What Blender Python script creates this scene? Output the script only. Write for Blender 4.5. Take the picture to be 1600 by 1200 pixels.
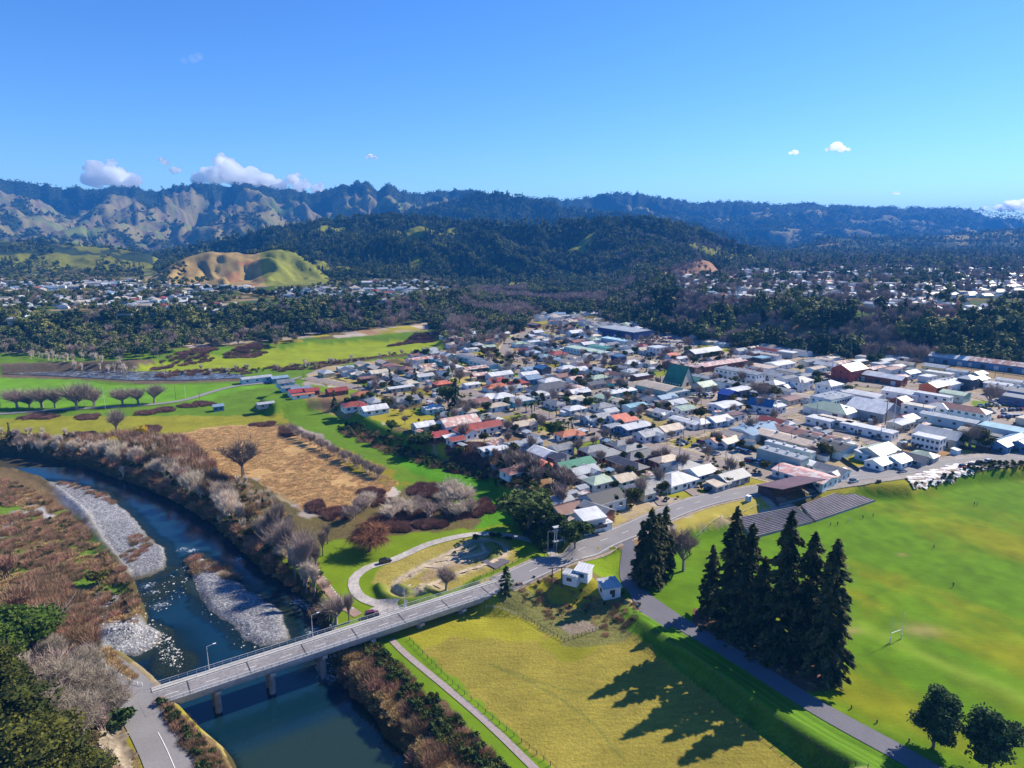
import bpy, bmesh, math, random
import numpy as np
from mathutils import Vector, Matrix, Euler
R = math.radians
random.seed(7); rng = np.random.default_rng(11)
for o in list(bpy.data.objects): bpy.data.objects.remove(o)
scn = bpy.context.scene; COL = scn.collection

# ------------------------------------------------------------ camera
PITCH, FPX, CAMH = 12.5, 1067.0, 110.0
cam_d = bpy.data.cameras.new('camera'); cam = bpy.data.objects.new('camera', cam_d); COL.objects.link(cam)
cam.location = (0, 0, CAMH); cam.rotation_euler = (R(90-PITCH), 0, 0)
cam_d.sensor_width = 36; cam_d.lens = FPX/1600*36; cam_d.clip_start = 1; cam_d.clip_end = 60000
scn.camera = cam
# ------------------------------------------------------------ light
SUN_EL, SUN_AZ = 38.0, 58.0            # azimuth clockwise from +Y
sd_ = Vector((math.sin(R(SUN_AZ))*math.cos(R(SUN_EL)), math.cos(R(SUN_AZ))*math.cos(R(SUN_EL)), math.sin(R(SUN_EL))))
world = bpy.data.worlds.new('World'); scn.world = world; world.use_nodes = True
wn = world.node_tree; bg = wn.nodes['Background']
sky = wn.nodes.new('ShaderNodeTexSky'); sky.sky_type = 'NISHITA'; sky.sun_disc = False
sky.sun_elevation = R(SUN_EL); sky.sun_rotation = R(SUN_AZ); sky.altitude = 200
sky.air_density = 1.0; sky.dust_density = 0.15; sky.ozone_density = 3.0
hs = wn.nodes.new('ShaderNodeHueSaturation'); hs.inputs['Saturation'].default_value = 1.2; hs.inputs['Hue'].default_value = 0.502
wn.links.new(sky.outputs[0], hs.inputs['Color']); mxs = wn.nodes.new('ShaderNodeMix'); mxs.data_type = 'RGBA'; mxs.blend_type = 'MULTIPLY'; mxs.inputs[0].default_value = 1; mxs.inputs[7].default_value = (.58, .80, 1.13, 1); wn.links.new(hs.outputs[0], mxs.inputs[6]); wn.links.new(mxs.outputs[2], bg.inputs['Color'])
bg.inputs['Strength'].default_value = 0.102
sun_d = bpy.data.lights.new('sun', 'SUN'); sun_d.energy = 5.0; sun_d.angle = R(0.5); sun_d.color = (1, .91, .76)
sun = bpy.data.objects.new('sun', sun_d); COL.objects.link(sun); sun.rotation_euler = sd_.to_track_quat('Z', 'Y').to_euler()
HAZE_COL = (.06,.36,1,1); HAZE_D = 9e-5
vs = scn.view_settings; vs.view_transform = 'Standard'; vs.look = 'None'; vs.exposure = 0.70; vs.gamma = 1; vs.use_curve_mapping = False
scn.cycles.volume_bounces = 40; scn.cycles.max_bounces = 40; scn.cycles.glossy_bounces = 2; scn.cycles.transmission_bounces = 4; scn.cycles.diffuse_bounces = 2; scn.cycles.transparent_max_bounces = 6
scn.cycles.use_denoising = True

# ------------------------------------------------------------ photograph pixel -> world
cp_, sp_ = math.cos(R(PITCH)), math.sin(R(PITCH))
def ray(px, py):
    u = (np.asarray(px, float)-800)/FPX; v = (600-np.asarray(py, float))/FPX
    return u, cp_+v*sp_, -sp_+v*cp_
def W(px, py, z=0.0):
    X, Y, Z = ray(px, py); k = (CAMH-z)/-Z
    return (float(X*k), float(Y*k))
def WP(pts, z): return np.array([W(a, b, z) for a, b in pts])

# ------------------------------------------------------------ noise
def _h(ix, iy, s):
    n = (ix.astype(np.int64)*374761393 + iy.astype(np.int64)*668265263 + s*1274126177) & 0xffffffff
    n = ((n ^ (n >> 13))*1274126177) & 0xffffffff
    return ((n ^ (n >> 16)) & 0xffffff)/float(0xffffff)
def vnoise(x, y, s=0):
    x = np.asarray(x, float); y = np.asarray(y, float)
    fx = np.floor(x); fy = np.floor(y); tx = x-fx; ty = y-fy
    tx = tx*tx*(3-2*tx); ty = ty*ty*(3-2*ty)
    a = _h(fx, fy, s); b = _h(fx+1, fy, s); c = _h(fx, fy+1, s); d = _h(fx+1, fy+1, s)
    return (a*(1-tx)+b*tx)*(1-ty)+(c*(1-tx)+d*tx)*ty
def fbm(x, y, o=4, s=0):
    r = 0; a = .5; t = 0
    for i in range(o):
        r = r+a*vnoise(x*2**i+i*17.3, y*2**i-i*9.1, s+i); t += a; a *= .5
    return r/t
def ridged(x, y, o=4, s=0):
    r = 0; a = .5; t = 0
    for i in range(o):
        r = r+a*(1-np.abs(2*vnoise(x*2**i+i*7.7, y*2**i+i*3.1, s+i)-1)); t += a; a *= .5
    return r/t
def sstep(a): a = np.clip(a, 0, 1); return a*a*(3-2*a)

def sdist(poly, x, y):
    """signed distance to a polygon, positive inside"""
    n = len(poly); d = np.full(x.shape, 1e18); ins = np.zeros(x.shape, bool)
    for i in range(n):
        ax, ay = poly[i]; bx, by = poly[(i+1) % n]
        ex, ey = bx-ax, by-ay; L = ex*ex+ey*ey+1e-12
        t = np.clip(((x-ax)*ex+(y-ay)*ey)/L, 0, 1)
        d = np.minimum(d, (x-ax-t*ex)**2+(y-ay-t*ey)**2)
        c = ((ay > y) != (by > y)) & (x < (bx-ax)*(y-ay)/((by-ay) if by != ay else 1e-9)+ax)
        ins ^= c
    d = np.sqrt(d); return np.where(ins, d, -d)
def boxed(poly, x, y, pad):
    lo = poly.min(0)-pad; hi = poly.max(0)+pad
    return (x > lo[0]) & (x < hi[0]) & (y > lo[1]) & (y < hi[1])
def pdist(pl, x, y, zs=None):
    """distance to a polyline (and interpolated z)"""
    d = np.full(x.shape, 1e18); zz = np.zeros(x.shape)
    for i in range(len(pl)-1):
        ax, ay = pl[i]; bx, by = pl[i+1]; ex, ey = bx-ax, by-ay; L = ex*ex+ey*ey+1e-12
        t = np.clip(((x-ax)*ex+(y-ay)*ey)/L, 0, 1); q = (x-ax-t*ex)**2+(y-ay-t*ey)**2
        m = q < d; d = np.where(m, q, d)
        if zs is not None: zz = np.where(m, zs[i]+(zs[i+1]-zs[i])*t, zz)
    return np.sqrt(d), zz
def smooth_line(pts, step=3.0):
    """Catmull-Rom resample of a world polyline (n,k)"""
    P = np.array(pts, float); Q = np.vstack([2*P[0]-P[1], P, 2*P[-1]-P[-2]]); out = []
    for i in range(1, len(Q)-2):
        n = max(1, int(np.linalg.norm(Q[i+1][:2]-Q[i][:2])/step))
        for k in range(n):
            t = k/n; a, b, c, d = Q[i-1], Q[i], Q[i+1], Q[i+2]
            out.append(.5*((2*b)+(c-a)*t+(2*a-5*b+4*c-d)*t*t+(3*b-a-3*c+d)*t**3))
    out.append(P[-1]); return np.array(out)

# ------------------------------------------------------------ terrain levels
WZ = -6.5                                                      # river surface
river = WP([(-500,640),(-200,672),(0,701),(60,708),(120,722),(170,742),(230,762),(290,790),(330,815),(370,850),(400,880),(440,905),(470,925),
            (490,945),(500,965),(512,985),(510,1007),(525,1045),(552,1080),(592,1125),(602,1150),(640,1178),(650,1215),(720,1330),
            (450,1330),(372,1215),(360,1187),(325,1157),(282,1125),(252,1100),(228,1075),(215,1065),(175,1042),(172,1018),
            (215,1000),(228,965),(212,925),(203,895),(170,855),(140,805),(105,775),(70,752),(30,738),(0,735),(-300,705),(-600,690)], WZ)
gravbar = WP([(70,751),(100,754),(125,759),(150,767),(175,776),(192,794),(217,817),(233,840),(257,855),(263,875),(259,890),(235,900),(210,906),
              (190,890),(160,850),(130,810),(95,778)], WZ)
gravlow = WP([(160,985),(205,975),(232,978),(250,988),(248,1005),(235,1015),(212,1024),(175,1020),(150,1010)], WZ)
island = WP([(292,872),(310,868),(330,878),(352,888),(372,905),(392,922),(414,936),(432,950),(443,964),(450,980),(450,1000),(430,1010),(405,1012),
             (385,1003),(365,980),(340,965),(315,945),(305,920),(298,895)], WZ)
flats = WP([(-900,575),(0,583),(150,578),(240,580),(330,572),(400,572),(470,560),(640,548),(700,545),(700,556),(600,566),(500,585),(470,598),(440,615),
            (400,640),(430,650),(480,640),(530,642),(545,655),(560,668),(600,690),(660,708),(700,718),(760,735),(790,765),(800,800),(835,830),
            (842,855),(850,880),(795,908),(780,930),(815,925),(870,932),(930,936),(985,938),(1000,1010),(1300,1230),(700,1400),(-900,1400)], -1.5)
upfield = WP([(200,582),(240,574),(330,562),(420,550),(480,545),(560,538),(640,533),(690,533),(688,545),(640,552),(500,566),(430,575),(330,580)], -1.5)
paddock = WP([(625,1000),(700,958),(780,945),(855,985),(985,982),(1070,1050),(1320,1230),(1000,1400),(640,1400),(660,1215),(610,1140),(570,1075),(540,1020)], -3)
sports = WP([(960,905),(985,872),(1040,862),(1075,842),(1150,828),(1200,822),(1262,803),(1345,775),(1385,778),(1425,780),(1470,764),(1540,748),(1620,748),
             (2600,760),(2600,1500),(1440,1500),(1440,1205),(1260,1098),(1100,1000),(1000,945)], 0)
leftbank = WP([(-700,680),(-200,702),(0,733),(35,738),(72,754),(105,785),(130,815),(165,865),(195,900),(205,930),(215,965),(205,985),(160,995),
               (168,1020),(170,1040),(120,1100),(0,1150),(-700,1100)], -5.5)
lefthill = WP([(-900,905),(0,1000),(60,1010),(120,1040),(150,1080),(160,1120),(185,1220),(200,1400),(-900,1400)], 6)
platL = WP([(-1500,500),(-400,500),(-100,500),(0,500),(100,496),(200,492),(300,490),(420,486),(500,480),(600,472),(680,464),(722,464),(738,458),(725,449),(700,443),
            (690,437),(640,425),(560,405),(-1500,380)], 28)
platL = np.vstack([platL[:-4], [W(700,441,28), W(640,430,28)], [[-150, 2600], [-3500, 3000]]])
platR = np.vstack([WP([(1004,466),(1060,472),(1120,482),(1200,491),(1300,497),(1400,502),(1500,507),(1620,512),(2300,540)], 32), [[3500, 2600], [500, 3200], [250, 1600]],
                   WP([(1010,448)], 32)])
LEVELS = [(platL, 28, 74), (platR, 32, 70), (flats, -1.5, 9), (upfield, -1.5, 14), (sports, 0, 7.5), (WP([(1120,812),(1160,790),(1185,770),(1240,748),(1300,748),(1345,765),(1262,795),(1160,822)], 2.5), 2.5, 5), (paddock, -1.9, 7), (lefthill, 9, 26),
          (leftbank, -4.6, 8), (river, -9, 4.5)]
# corridors: roads that set the ground level:  pixel points with z, half width, blend
def cz(pts): return np.array([[*W(a, b, z), z] for a, b, z in pts])
main_road = smooth_line(cz([(786,912,1.98),(820,897,2.5),(875,873,3.4),(935,848,4.2),(1000,822,4.8),(1060,796,5),(1120,778,5),(1200,764,5),(1280,751,5),(1360,741,5),(1440,731,5),(1520,722,5),(1620,714,5),(1900,695,5)]))
left_road = smooth_line(cz([(150,1035,2.4),(196,1072,2.1),(222,1108,2.0),(252,1160,2.0),(276,1215,2),(310,1300,2)]))
ring_road = smooth_line(cz([(868,872,1.8),(850,852,-1),(800,838,-1.3),(742,835,-1.4),(675,849,-1.4),(617,874,-1.4),(575,887,-1.4),(553,905,-1.4),(556,925,-1.4),(572,938,-1.4),(600,946,-1.4),(635,950,-1.4)]))
access = smooth_line(cz([(975,845,4.3),(985,858,3.2),(982,885,1.2),(985,910,.3),(1010,938,.1),(1070,978,.1),(1150,1026,.1),(1262,1097,.1),(1330,1136,.1),(1395,1171,.1),(1450,1203,.1),(1560,1265,.1)]))
CORR = [(main_road, 7.5, 7), (left_road, 5.5, 4), (ring_road, 3.0, 4), (access, 3.6, 15)]
bmx_c = np.array(W(690, 890, -1.5))
# far relief: skyline profiles (pixel x, pixel y, distance Y of the crest, Y of the foot)
def layer(rows):
    t = []; z = []; yr = []; yf = []
    for px, py, D, F in rows:
        X, Y, Z = ray(px, py); t.append(X/Y); z.append(CAMH+D*Z/Y); yr.append(D); yf.append(F)
    return np.array(t, float), np.array(z, float), np.array(yr, float), np.array(yf, float)
L1 = layer([(-700,300,4700,2500),(-300,270,4600,2500),(0,277,4500,2500),(60,283,4500,2500),(130,290,4500,2500),(200,290,4500,2500),(250,293,4500,2500),(300,282,4600,2500),(370,283,4600,2500),
            (440,290,4600,2500),(500,299,4700,2600),(530,288,4700,2600),(560,280,4700,2700),(575,283,4700,2700),(590,294,4700,2700),(610,284,4700,2700),(635,297,4800,2700),(670,299,4900,2700),
            (700,294,5000,2800),(735,291,5000,2800),(760,301,5100,3000),(800,306,5300,3200),(850,304,5500,3300),(900,309,5600,3400),(950,298,5700,3400),(1000,298,5800,3400),(1050,308,6000,3500),
            (1100,313,6100,3600),(1150,311,6200,3700),(1200,315,6300,3800),(1300,316,6400,4000),(1350,320,6500,4200),(1450,321,6600,4400),(1500,322,6700,4500),(1600,330,6800,4600),(1900,335,6800,4600),(2500,330,6800,4600)])
L2 = layer([(480,372,3300,2500),(560,350,3500,2550),(640,335,3600,2600),(690,324,3650,2600),(715,316,3650,2600),(740,306,3700,2600),(765,303,3700,2600),(790,306,3700,2600),(815,311,3700,2650),(840,318,3750,2650),(865,322,3750,2650),(880,328,3750,2700),(910,331,3800,2700),(940,336,3800,2700),(1010,342,3800,2700),
            (1080,353,3800,2700),(1150,372,3800,2800),(1230,388,3800,2900)])
L3 = layer([(240,402,1900,1500),(300,388,1950,1450),(330,380,2000,1400),(390,368,2000,1350),(450,357,2050,1350),(520,346,2050,1300),(575,337,2050,1280),(625,339,2050,1280),(690,346,2050,1250),(730,352,1950,1250),(780,350,1900,1250),
            (840,350,1900,1300),(890,348,1950,1350),(950,345,1950,1400),(1000,344,1950,1420),(1040,350,1950,1420),(1080,361,1950,1450),(1120,375,1900,1500),(1160,389,1900,1550),(1200,404,1900,1600)])
L4 = layer([(225,440,1250,1150),(250,424,1270,1130),(290,402,1300,1100),(330,392,1320,1090),(370,394,1330,1080),(395,398,1330,1080),(430,387,1350,1080),(460,393,1340,1090),(490,412,1300,1120),(515,432,1280,1150)])
L5 = layer([(-500,380,1900,1500),(0,376,1900,1450),(60,380,1900,1450),(120,384,1850,1450),(180,388,1850,1450),(230,396,1800,1500),(260,410,1800,1550)])
L6 = layer([(1028,432,1380,1290),(1060,418,1390,1280),(1090,404,1400,1270),(1110,408,1400,1280),(1130,432,1400,1310)])
L7 = layer([(1240,386,3300,2700),(1300,372,3300,2700),(1400,374,3500,2800),(1500,366,3600,2800),(1600,358,3700,2800),(1700,352,3800,2800),(2300,350,3800,2800)])
def relief(x, y, h):
    t = x/np.maximum(y, 1); far = y > 1000
    for (tt, zz, yr, yf), amp, sc, pw, sd, back in ((L1, 150, 260, 1.0, 3, 900), (L2, 150, 330, .85, 5, 1100), (L3, 75, 250, .8, 8, 700), (L4, 24, 75, .75, 12, 260), (L5, 16, 140, .8, 15, 700), (L6, 8, 60, .8, 19, 120), (L7, 20, 300, .8, 23, 900)):
        zr = np.interp(t, tt, zz)+{3: -14, 5: 10, 8: 4}.get(sd, 0)+({3: 46, 5: 24, 8: 12}.get(sd, 0))*(ridged(t*70, t*0+sd, 4, sd)-.6); Yr = np.interp(t, tt, yr); Yf = np.interp(t, tt, yf)
        Yf = Yf+(fbm(x/sc, y/sc*.3+4, 2, sd)-.5)*(Yr-Yf)*.5
        s = (y-Yf)/(Yr-Yf); m = far & (s > 0) & (s < 1+back/(Yr-Yf)) & (t >= tt[0]) & (t <= tt[-1])
        if not m.any(): continue
        xs, ys, ss = x[m], y[m], s[m]
        wx = xs+ (fbm(xs/sc/1.5, ys/sc/1.5, 3, sd+1)-.5)*sc*1.3
        wy = ys+ (fbm(xs/sc/1.5+9, ys/sc/1.5+5, 3, sd+2)-.5)*sc*1.3
        rg = ridged((wx+.45*wy)/sc, (wy-.3*wx)/(sc*2.6), 5, sd)            # spurs that run down the face
        big = fbm(wx/sc/3, wy/sc/3, 3, sd+7)
        base = h[m]; up = np.where(ss < 1, np.clip(ss, 0, 1)**pw, np.clip(1-(ss-1)*(Yr-Yf)[m]/back, 0, 1))
        gate = np.clip(np.minimum(ss*5, 1), 0, 1)*np.clip((1-np.minimum(ss, 2-ss))*9, 0.0, 1)
        hh = base+(zr[m]-base)*up - amp*gate*(1-rg)**1.3*2.1*(.5+big) + amp*.55*gate*(big-.35)
        hh = np.maximum(hh, base); h = h.copy(); h[m] = np.maximum(h[m], hh)
    return h
def hfun(x, y):
    x = np.asarray(x, float); y = np.asarray(y, float); shp = x.shape; x = x.ravel(); y = y.ravel()
    h = np.full(x.shape, 5.0)
    for poly, z, w in LEVELS:
        m = boxed(poly, x, y, w)
        if m.any():
            a = sstep((sdist(poly, x[m], y[m])+w/2)/w); h[m] = h[m]*(1-a)+z*a
    h = h+np.where(y > 620, (fbm(x/60, y/60, 3, 40)-.5)*5*sstep((y-620)/300)*(h > 8), 0)
    # rough bank, gravel bars and the island
    for poly, top, w in ((gravbar, -5.7, 6), (gravlow, -6.0, 4), (island, -5.4, 7)):
        m = boxed(poly, x, y, w)
        if m.any():
            d = sdist(poly, x[m]+(fbm(x[m]/4, y[m]/4, 3, 21)-.5)*3, y[m]+(fbm(x[m]/4+7, y[m]/4, 3, 22)-.5)*3)
            nz = (fbm(x[m]/9, y[m]/3, 3, 31)-.5)*.5
            h[m] = np.maximum(h[m], np.where(d > -4, -6.75+(top+6.75+nz)*sstep((d+1)/w*1.6)+.2*np.clip(d, -4, 0), -99))
    # shallow riffle between bar and island
    for (rx, ry, rr) in ((235,935,10),(270,905,8),(262,1035,8),(255,1000,8),(280,1040,6),(500,1040,7),(545,1052,5),(475,950,4),(492,1008,6)):
        c = W(rx, ry, WZ); d2 = ((x-c[0])**2+(y-c[1])**2)/rr**2; m = d2 < 6
        if m.any(): h[m] = np.where(h[m] < -6.6, np.minimum(-6.55, h[m]+2.3*np.exp(-d2[m])), h[m])
    for pl, hw, bl in CORR:
        lo = pl.min(0)[:2]-hw-bl; hi = pl.max(0)[:2]+hw+bl
        m = (x > lo[0]) & (x < hi[0]) & (y > lo[1]) & (y < hi[1])
        if m.any():
            d, zz = pdist(pl[:, :2][::2] if len(pl) > 60 else pl[:, :2], x[m], y[m], (pl[:, 2][::2] if len(pl) > 60 else pl[:, 2]))
            a = 1-sstep((d-hw)/bl); keep = (h[m] > -3.4)
            h[m] = np.where(keep, h[m]*(1-a)+zz*a, h[m])
    h = h+bmx_bumps(x, y)
    m = (y > 1000)
    if m.any():
        q = relief(x[m], y[m], h[m]); h[m] = q
    return h.reshape(shp)
BMX_T = [smooth_line(WP(l, -1), 2.0) for l in (
    [(735,846),(760,843),(783,850),(790,862),(780,873),(755,882),(728,890),(706,898),(690,905),(672,915),(650,926),(632,928),(618,921),(620,908),(640,895),(668,880),(700,864),(735,846)],
    [(668,879),(700,872),(715,874),(730,876)], [(640,898),(662,884),(690,884),(706,875),(735,868),(758,862),(752,855),(730,860),(700,875)],
    [(655,925),(676,912),(690,916)])]
bmx_wall = [smooth_line(WP(l, 0), 2.0) for l in ([(592,912),(598,925),(618,936),(650,936),(672,928)], [(748,852),(768,848),(778,856),(770,866)], [(624,914),(640,921),(665,914)])]
def bmx_bumps(x, y):
    o = np.zeros(x.shape); m = (np.abs(x-bmx_c[0]) < 60) & (np.abs(y-bmx_c[1]) < 50)
    if m.any():
        v = np.zeros(m.sum())
        for l in bmx_wall:
            d, _ = pdist(l[::2], x[m], y[m]); v = np.maximum(v, 1.9*np.exp(-(d/1.7)**2))
        d, _ = pdist(BMX_T[0][::2], x[m], y[m]); v = v+.35*np.exp(-(d/1.6)**2)*(.4+np.sin((x[m]+y[m])*.9))
        o[m] = v
    return o
def hz(x, y): return float(hfun(np.array([x]), np.array([y]))[0])
_ts = np.exp(np.linspace(math.log(95), math.log(9000), 420))
def at(px, py):
    """ground point seen at a pixel of the photograph"""
    X, Y, Z = (float(v) for v in ray(px, py)); xs = X/Y*_ts; ys = _ts; zs = CAMH+Z/Y*_ts
    g = hfun(xs, ys)-zs; i = np.argmax(g > 0)
    if g[i] <= 0: i = len(_ts)-1
    if i == 0: k = _ts[0]
    else: k = _ts[i-1]+(_ts[i]-_ts[i-1])*g[i-1]/(g[i-1]-g[i])
    return Vector((X/Y*k, k, float(hfun(np.array([X/Y*k]), np.array([k]))[0])))
def to_px(x, y, z):
    dy = y*cp_-(z-CAMH)*sp_; u = x/dy; v = (y*sp_+(z-CAMH)*cp_)/dy
    return 800+u*FPX, 600-v*FPX

# ------------------------------------------------------------ objects
def tag(o, label=None, cat=None, group=None, kind=None):
    if label: o['label'] = label
    if cat: o['category'] = cat
    if group: o['group'] = group
    if kind: o['kind'] = kind
    return o
def link(o, parent=None):
    COL.objects.link(o)
    if parent is not None: o.parent = parent
    return o
def mesh_np(name, v, f, mats=(), midx=None, smooth=False):
    me = bpy.data.meshes.new(name); v = np.asarray(v, np.float32)
    if isinstance(f, np.ndarray) and f.ndim == 2:
        k = f.shape[1]; me.vertices.add(len(v)); me.vertices.foreach_set('co', v.ravel())
        me.loops.add(f.size); me.loops.foreach_set('vertex_index', f.ravel().astype(np.int32))
        me.polygons.add(len(f)); me.polygons.foreach_set('loop_start', np.arange(0, f.size, k, dtype=np.int32)); me.polygons.foreach_set('loop_total', np.full(len(f), k, np.int32))
        me.update(calc_edges=True)
    else: me.from_pydata([tuple(map(float, a)) for a in v], [], [tuple(int(i) for i in q) for q in f]); me.update()
    for m in mats: me.materials.append(m)
    if midx is not None: me.polygons.foreach_set('material_index', np.asarray(midx, np.int32))
    if smooth: me.polygons.foreach_set('use_smooth', np.ones(len(me.polygons), bool))
    return me
def obj(name, me, parent=None, loc=(0, 0, 0), rz=0, sc=1):
    o = bpy.data.objects.new(name, me); o.location = loc; o.rotation_euler = (0, 0, rz)
    o.scale = (sc, sc, sc) if not hasattr(sc, '__len__') else sc
    return link(o, parent)
def empty(name, loc, rz=0, sc=1):
    o = bpy.data.objects.new(name, None); o.empty_display_size = .5; o.location = loc; o.rotation_euler = (0, 0, rz); o.scale = (sc,)*3
    return link(o)
class MB:
    """mesh builder"""
    def __init__(s): s.v = []; s.f = []; s.m = []
    def add(s, v, f, m=0):
        n = len(s.v); s.v += [tuple(a) for a in v]; s.f += [tuple(i+n for i in q) for q in f]; s.m += [m]*len(f)
    def box(s, c, d, m=0, rz=0):
        x, y, z = c; a, b, e = d[0]/2, d[1]/2, d[2]/2; ca, sa = math.cos(rz), math.sin(rz)
        v = [(x+i*a*ca-j*b*sa, y+i*a*sa+j*b*ca, z+k*e) for k in (-1, 1) for i, j in ((-1,-1),(1,-1),(1,1),(-1,1))]
        s.add(v, [(3,2,1,0),(4,5,6,7),(0,1,5,4),(1,2,6,5),(2,3,7,6),(3,0,4,7)], m)
    def tube(s, p, q, r0, r1=None, n=5, m=0, cap=True):
        r1 = r0 if r1 is None else r1; p = Vector(p); q = Vector(q); d = (q-p)
        if d.length < 1e-6: return
        a = d.normalized().orthogonal().normalized(); b = d.normalized().cross(a)
        v = [p+(a*math.cos(2*math.pi*i/n)+b*math.sin(2*math.pi*i/n))*r0 for i in range(n)]+[q+(a*math.cos(2*math.pi*i/n)+b*math.sin(2*math.pi*i/n))*r1 for i in range(n)]
        f = [(i, (i+1) % n, n+(i+1) % n, n+i) for i in range(n)]
        if cap: f += [tuple(range(n-1, -1, -1)), tuple(range(n, 2*n))]
        s.add(v, f, m)
    def mesh(s, name, mats, smooth=False): return mesh_np(name, s.v, s.f, mats, s.m, smooth)
    def build(s, name, mats, parent=None, loc=(0, 0, 0), rz=0, sc=1, smooth=False):
        return obj(name, s.mesh(name, mats if isinstance(mats, (list, tuple)) else [mats], smooth), parent, loc, rz, sc)

# ------------------------------------------------------------ materials
def newmat(name):
    m = bpy.data.materials.new(name); m.use_nodes = True; nt = m.node_tree
    return m, nt, nt.nodes['Principled BSDF']
def N(nt, t, **kw):
    n = nt.nodes.new(t)
    for k, v in kw.items():
        if k in n.inputs: n.inputs[k].default_value = v
        else: setattr(n, k, v)
    return n
def mixc(nt, fac, a, b, bt='MIX'):
    n = nt.nodes.new('ShaderNodeMix'); n.data_type = 'RGBA'; n.blend_type = bt
    for s, v in ((n.inputs[0], fac), (n.inputs[6], a), (n.inputs[7], b)):
        if hasattr(v, 'links') or isinstance(v, bpy.types.NodeSocket): nt.links.new(v, s)
        else: s.default_value = v if not isinstance(v, tuple) else (*v[:3], 1)
    return n.outputs[2]
def mapr(nt, v, a, b, c, d):
    n = nt.nodes.new('ShaderNodeMapRange'); nt.links.new(v, n.inputs[0])
    for i, q in enumerate((a, b, c, d)): n.inputs[i+1].default_value = q
    return n.outputs[0]
def gcoord(nt):
    return nt.nodes.new('ShaderNodeNewGeometry').outputs['Position']
def noise(nt, co, scale, detail=3, rough=.55):
    n = N(nt, 'ShaderNodeTexNoise', Scale=scale, Detail=detail, Roughness=rough); nt.links.new(co, n.inputs['Vector']); return n.outputs['Fac']
def vary(name, col, rough=.8, scale=1.5, amt=.35, scale2=None, obvar=0.0, metal=0, bump=0, spec=.3):
    m, nt, p = newmat(name); co = gcoord(nt)
    f = mapr(nt, noise(nt, co, scale), .3, .7, 1-amt, 1+amt*.6)
    c = mixc(nt, 1.0, tuple(col), f, 'MULTIPLY')
    if scale2: c = mixc(nt, 1.0, c, mapr(nt, noise(nt, co, scale2, 2), .3, .7, 1-amt*.7, 1+amt*.5), 'MULTIPLY')
    if obvar:
        oi = nt.nodes.new('ShaderNodeObjectInfo'); h = nt.nodes.new('ShaderNodeHueSaturation'); nt.links.new(c, h.inputs['Color'])
        nt.links.new(mapr(nt, oi.outputs['Random'], 0, 1, 1-obvar, 1+obvar), h.inputs['Value'])
        nt.links.new(mapr(nt, oi.outputs['Random'], 0, 1, .5+obvar*.06, .5-obvar*.06), h.inputs['Hue']); c = h.outputs[0]
    nt.links.new(c, p.inputs['Base Color']); p.inputs['Roughness'].default_value = rough; p.inputs['Metallic'].default_value = metal
    p.inputs['Specular IOR Level'].default_value = spec
    if bump:
        b = N(nt, 'ShaderNodeBump', Strength=bump, Distance=.3); nt.links.new(noise(nt, co, scale*2), b.inputs['Height']); nt.links.new(b.outputs[0], p.inputs['Normal'])
    return m
def leafmat(name, c1, c2, obvar=.25, trans=.25, scale=.5):
    m, nt, p = newmat(name); co = gcoord(nt)
    c = mixc(nt, mapr(nt, noise(nt, co, scale, 3), .35, .65, 0, 1), tuple(c1), tuple(c2))
    oi = nt.nodes.new('ShaderNodeObjectInfo'); h = nt.nodes.new('ShaderNodeHueSaturation'); nt.links.new(c, h.inputs['Color'])
    nt.links.new(mapr(nt, oi.outputs['Random'], 0, 1, 1-obvar, 1+obvar), h.inputs['Value'])
    nt.links.new(mapr(nt, oi.outputs['Random'], 0, 1, .5+obvar*.07, .5-obvar*.07), h.inputs['Hue'])
    nt.links.new(h.outputs[0], p.inputs['Base Color']); p.inputs['Roughness'].default_value = .7; p.inputs['Specular IOR Level'].default_value = .15
    if trans:
        tr = nt.nodes.new('ShaderNodeBsdfTranslucent'); nt.links.new(h.outputs[0], tr.inputs[0]); mx = nt.nodes.new('ShaderNodeMixShader'); mx.inputs[0].default_value = trans
        nt.links.new(p.outputs[0], mx.inputs[1]); nt.links.new(tr.outputs[0], mx.inputs[2]); nt.links.new(mx.outputs[0], nt.nodes['Material Output'].inputs[0])
    return m
# ============================================================ GROUND
def polar_grid(r0, r1, dr, a0, a1, da, fine=True):
    nr = int(math.log(r1/r0)/dr)+1; rr = r0*np.exp(np.linspace(0, math.log(r1/r0), nr))
    na = int((a1-a0)/da)+1; aa = np.linspace(a0, a1, na)
    RR, AA = np.meshgrid(rr, aa, indexing='ij'); return RR, AA, nr, na
def grid_faces(nr, na):
    i = np.arange(nr*na).reshape(nr, na)
    return np.stack([i[:-1, :-1], i[:-1, 1:], i[1:, 1:], i[1:, :-1]], -1).reshape(-1, 4)[:, ::-1]
C = lambda *a: np.array(a, float)
G_BRIGHT = C(.105,.19,.012); G_FIELD = C(.15,.225,.008); G_YEL = C(.27,.225,.022); G_DRY = C(.31,.225,.055); TAN = C(.36,.28,.16)
BROWN = C(.46,.29,.12); DARKSCRUB = C(.045,.028,.022); SCRUB = C(.075,.06,.022); GRAVEL = C(.33,.33,.345); EARTH = C(.20,.12,.06)
FOREST = C(.018,.028,.012); REDSCRUB = C(.085,.036,.028); GREY = C(.27,.225,.185)
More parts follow.
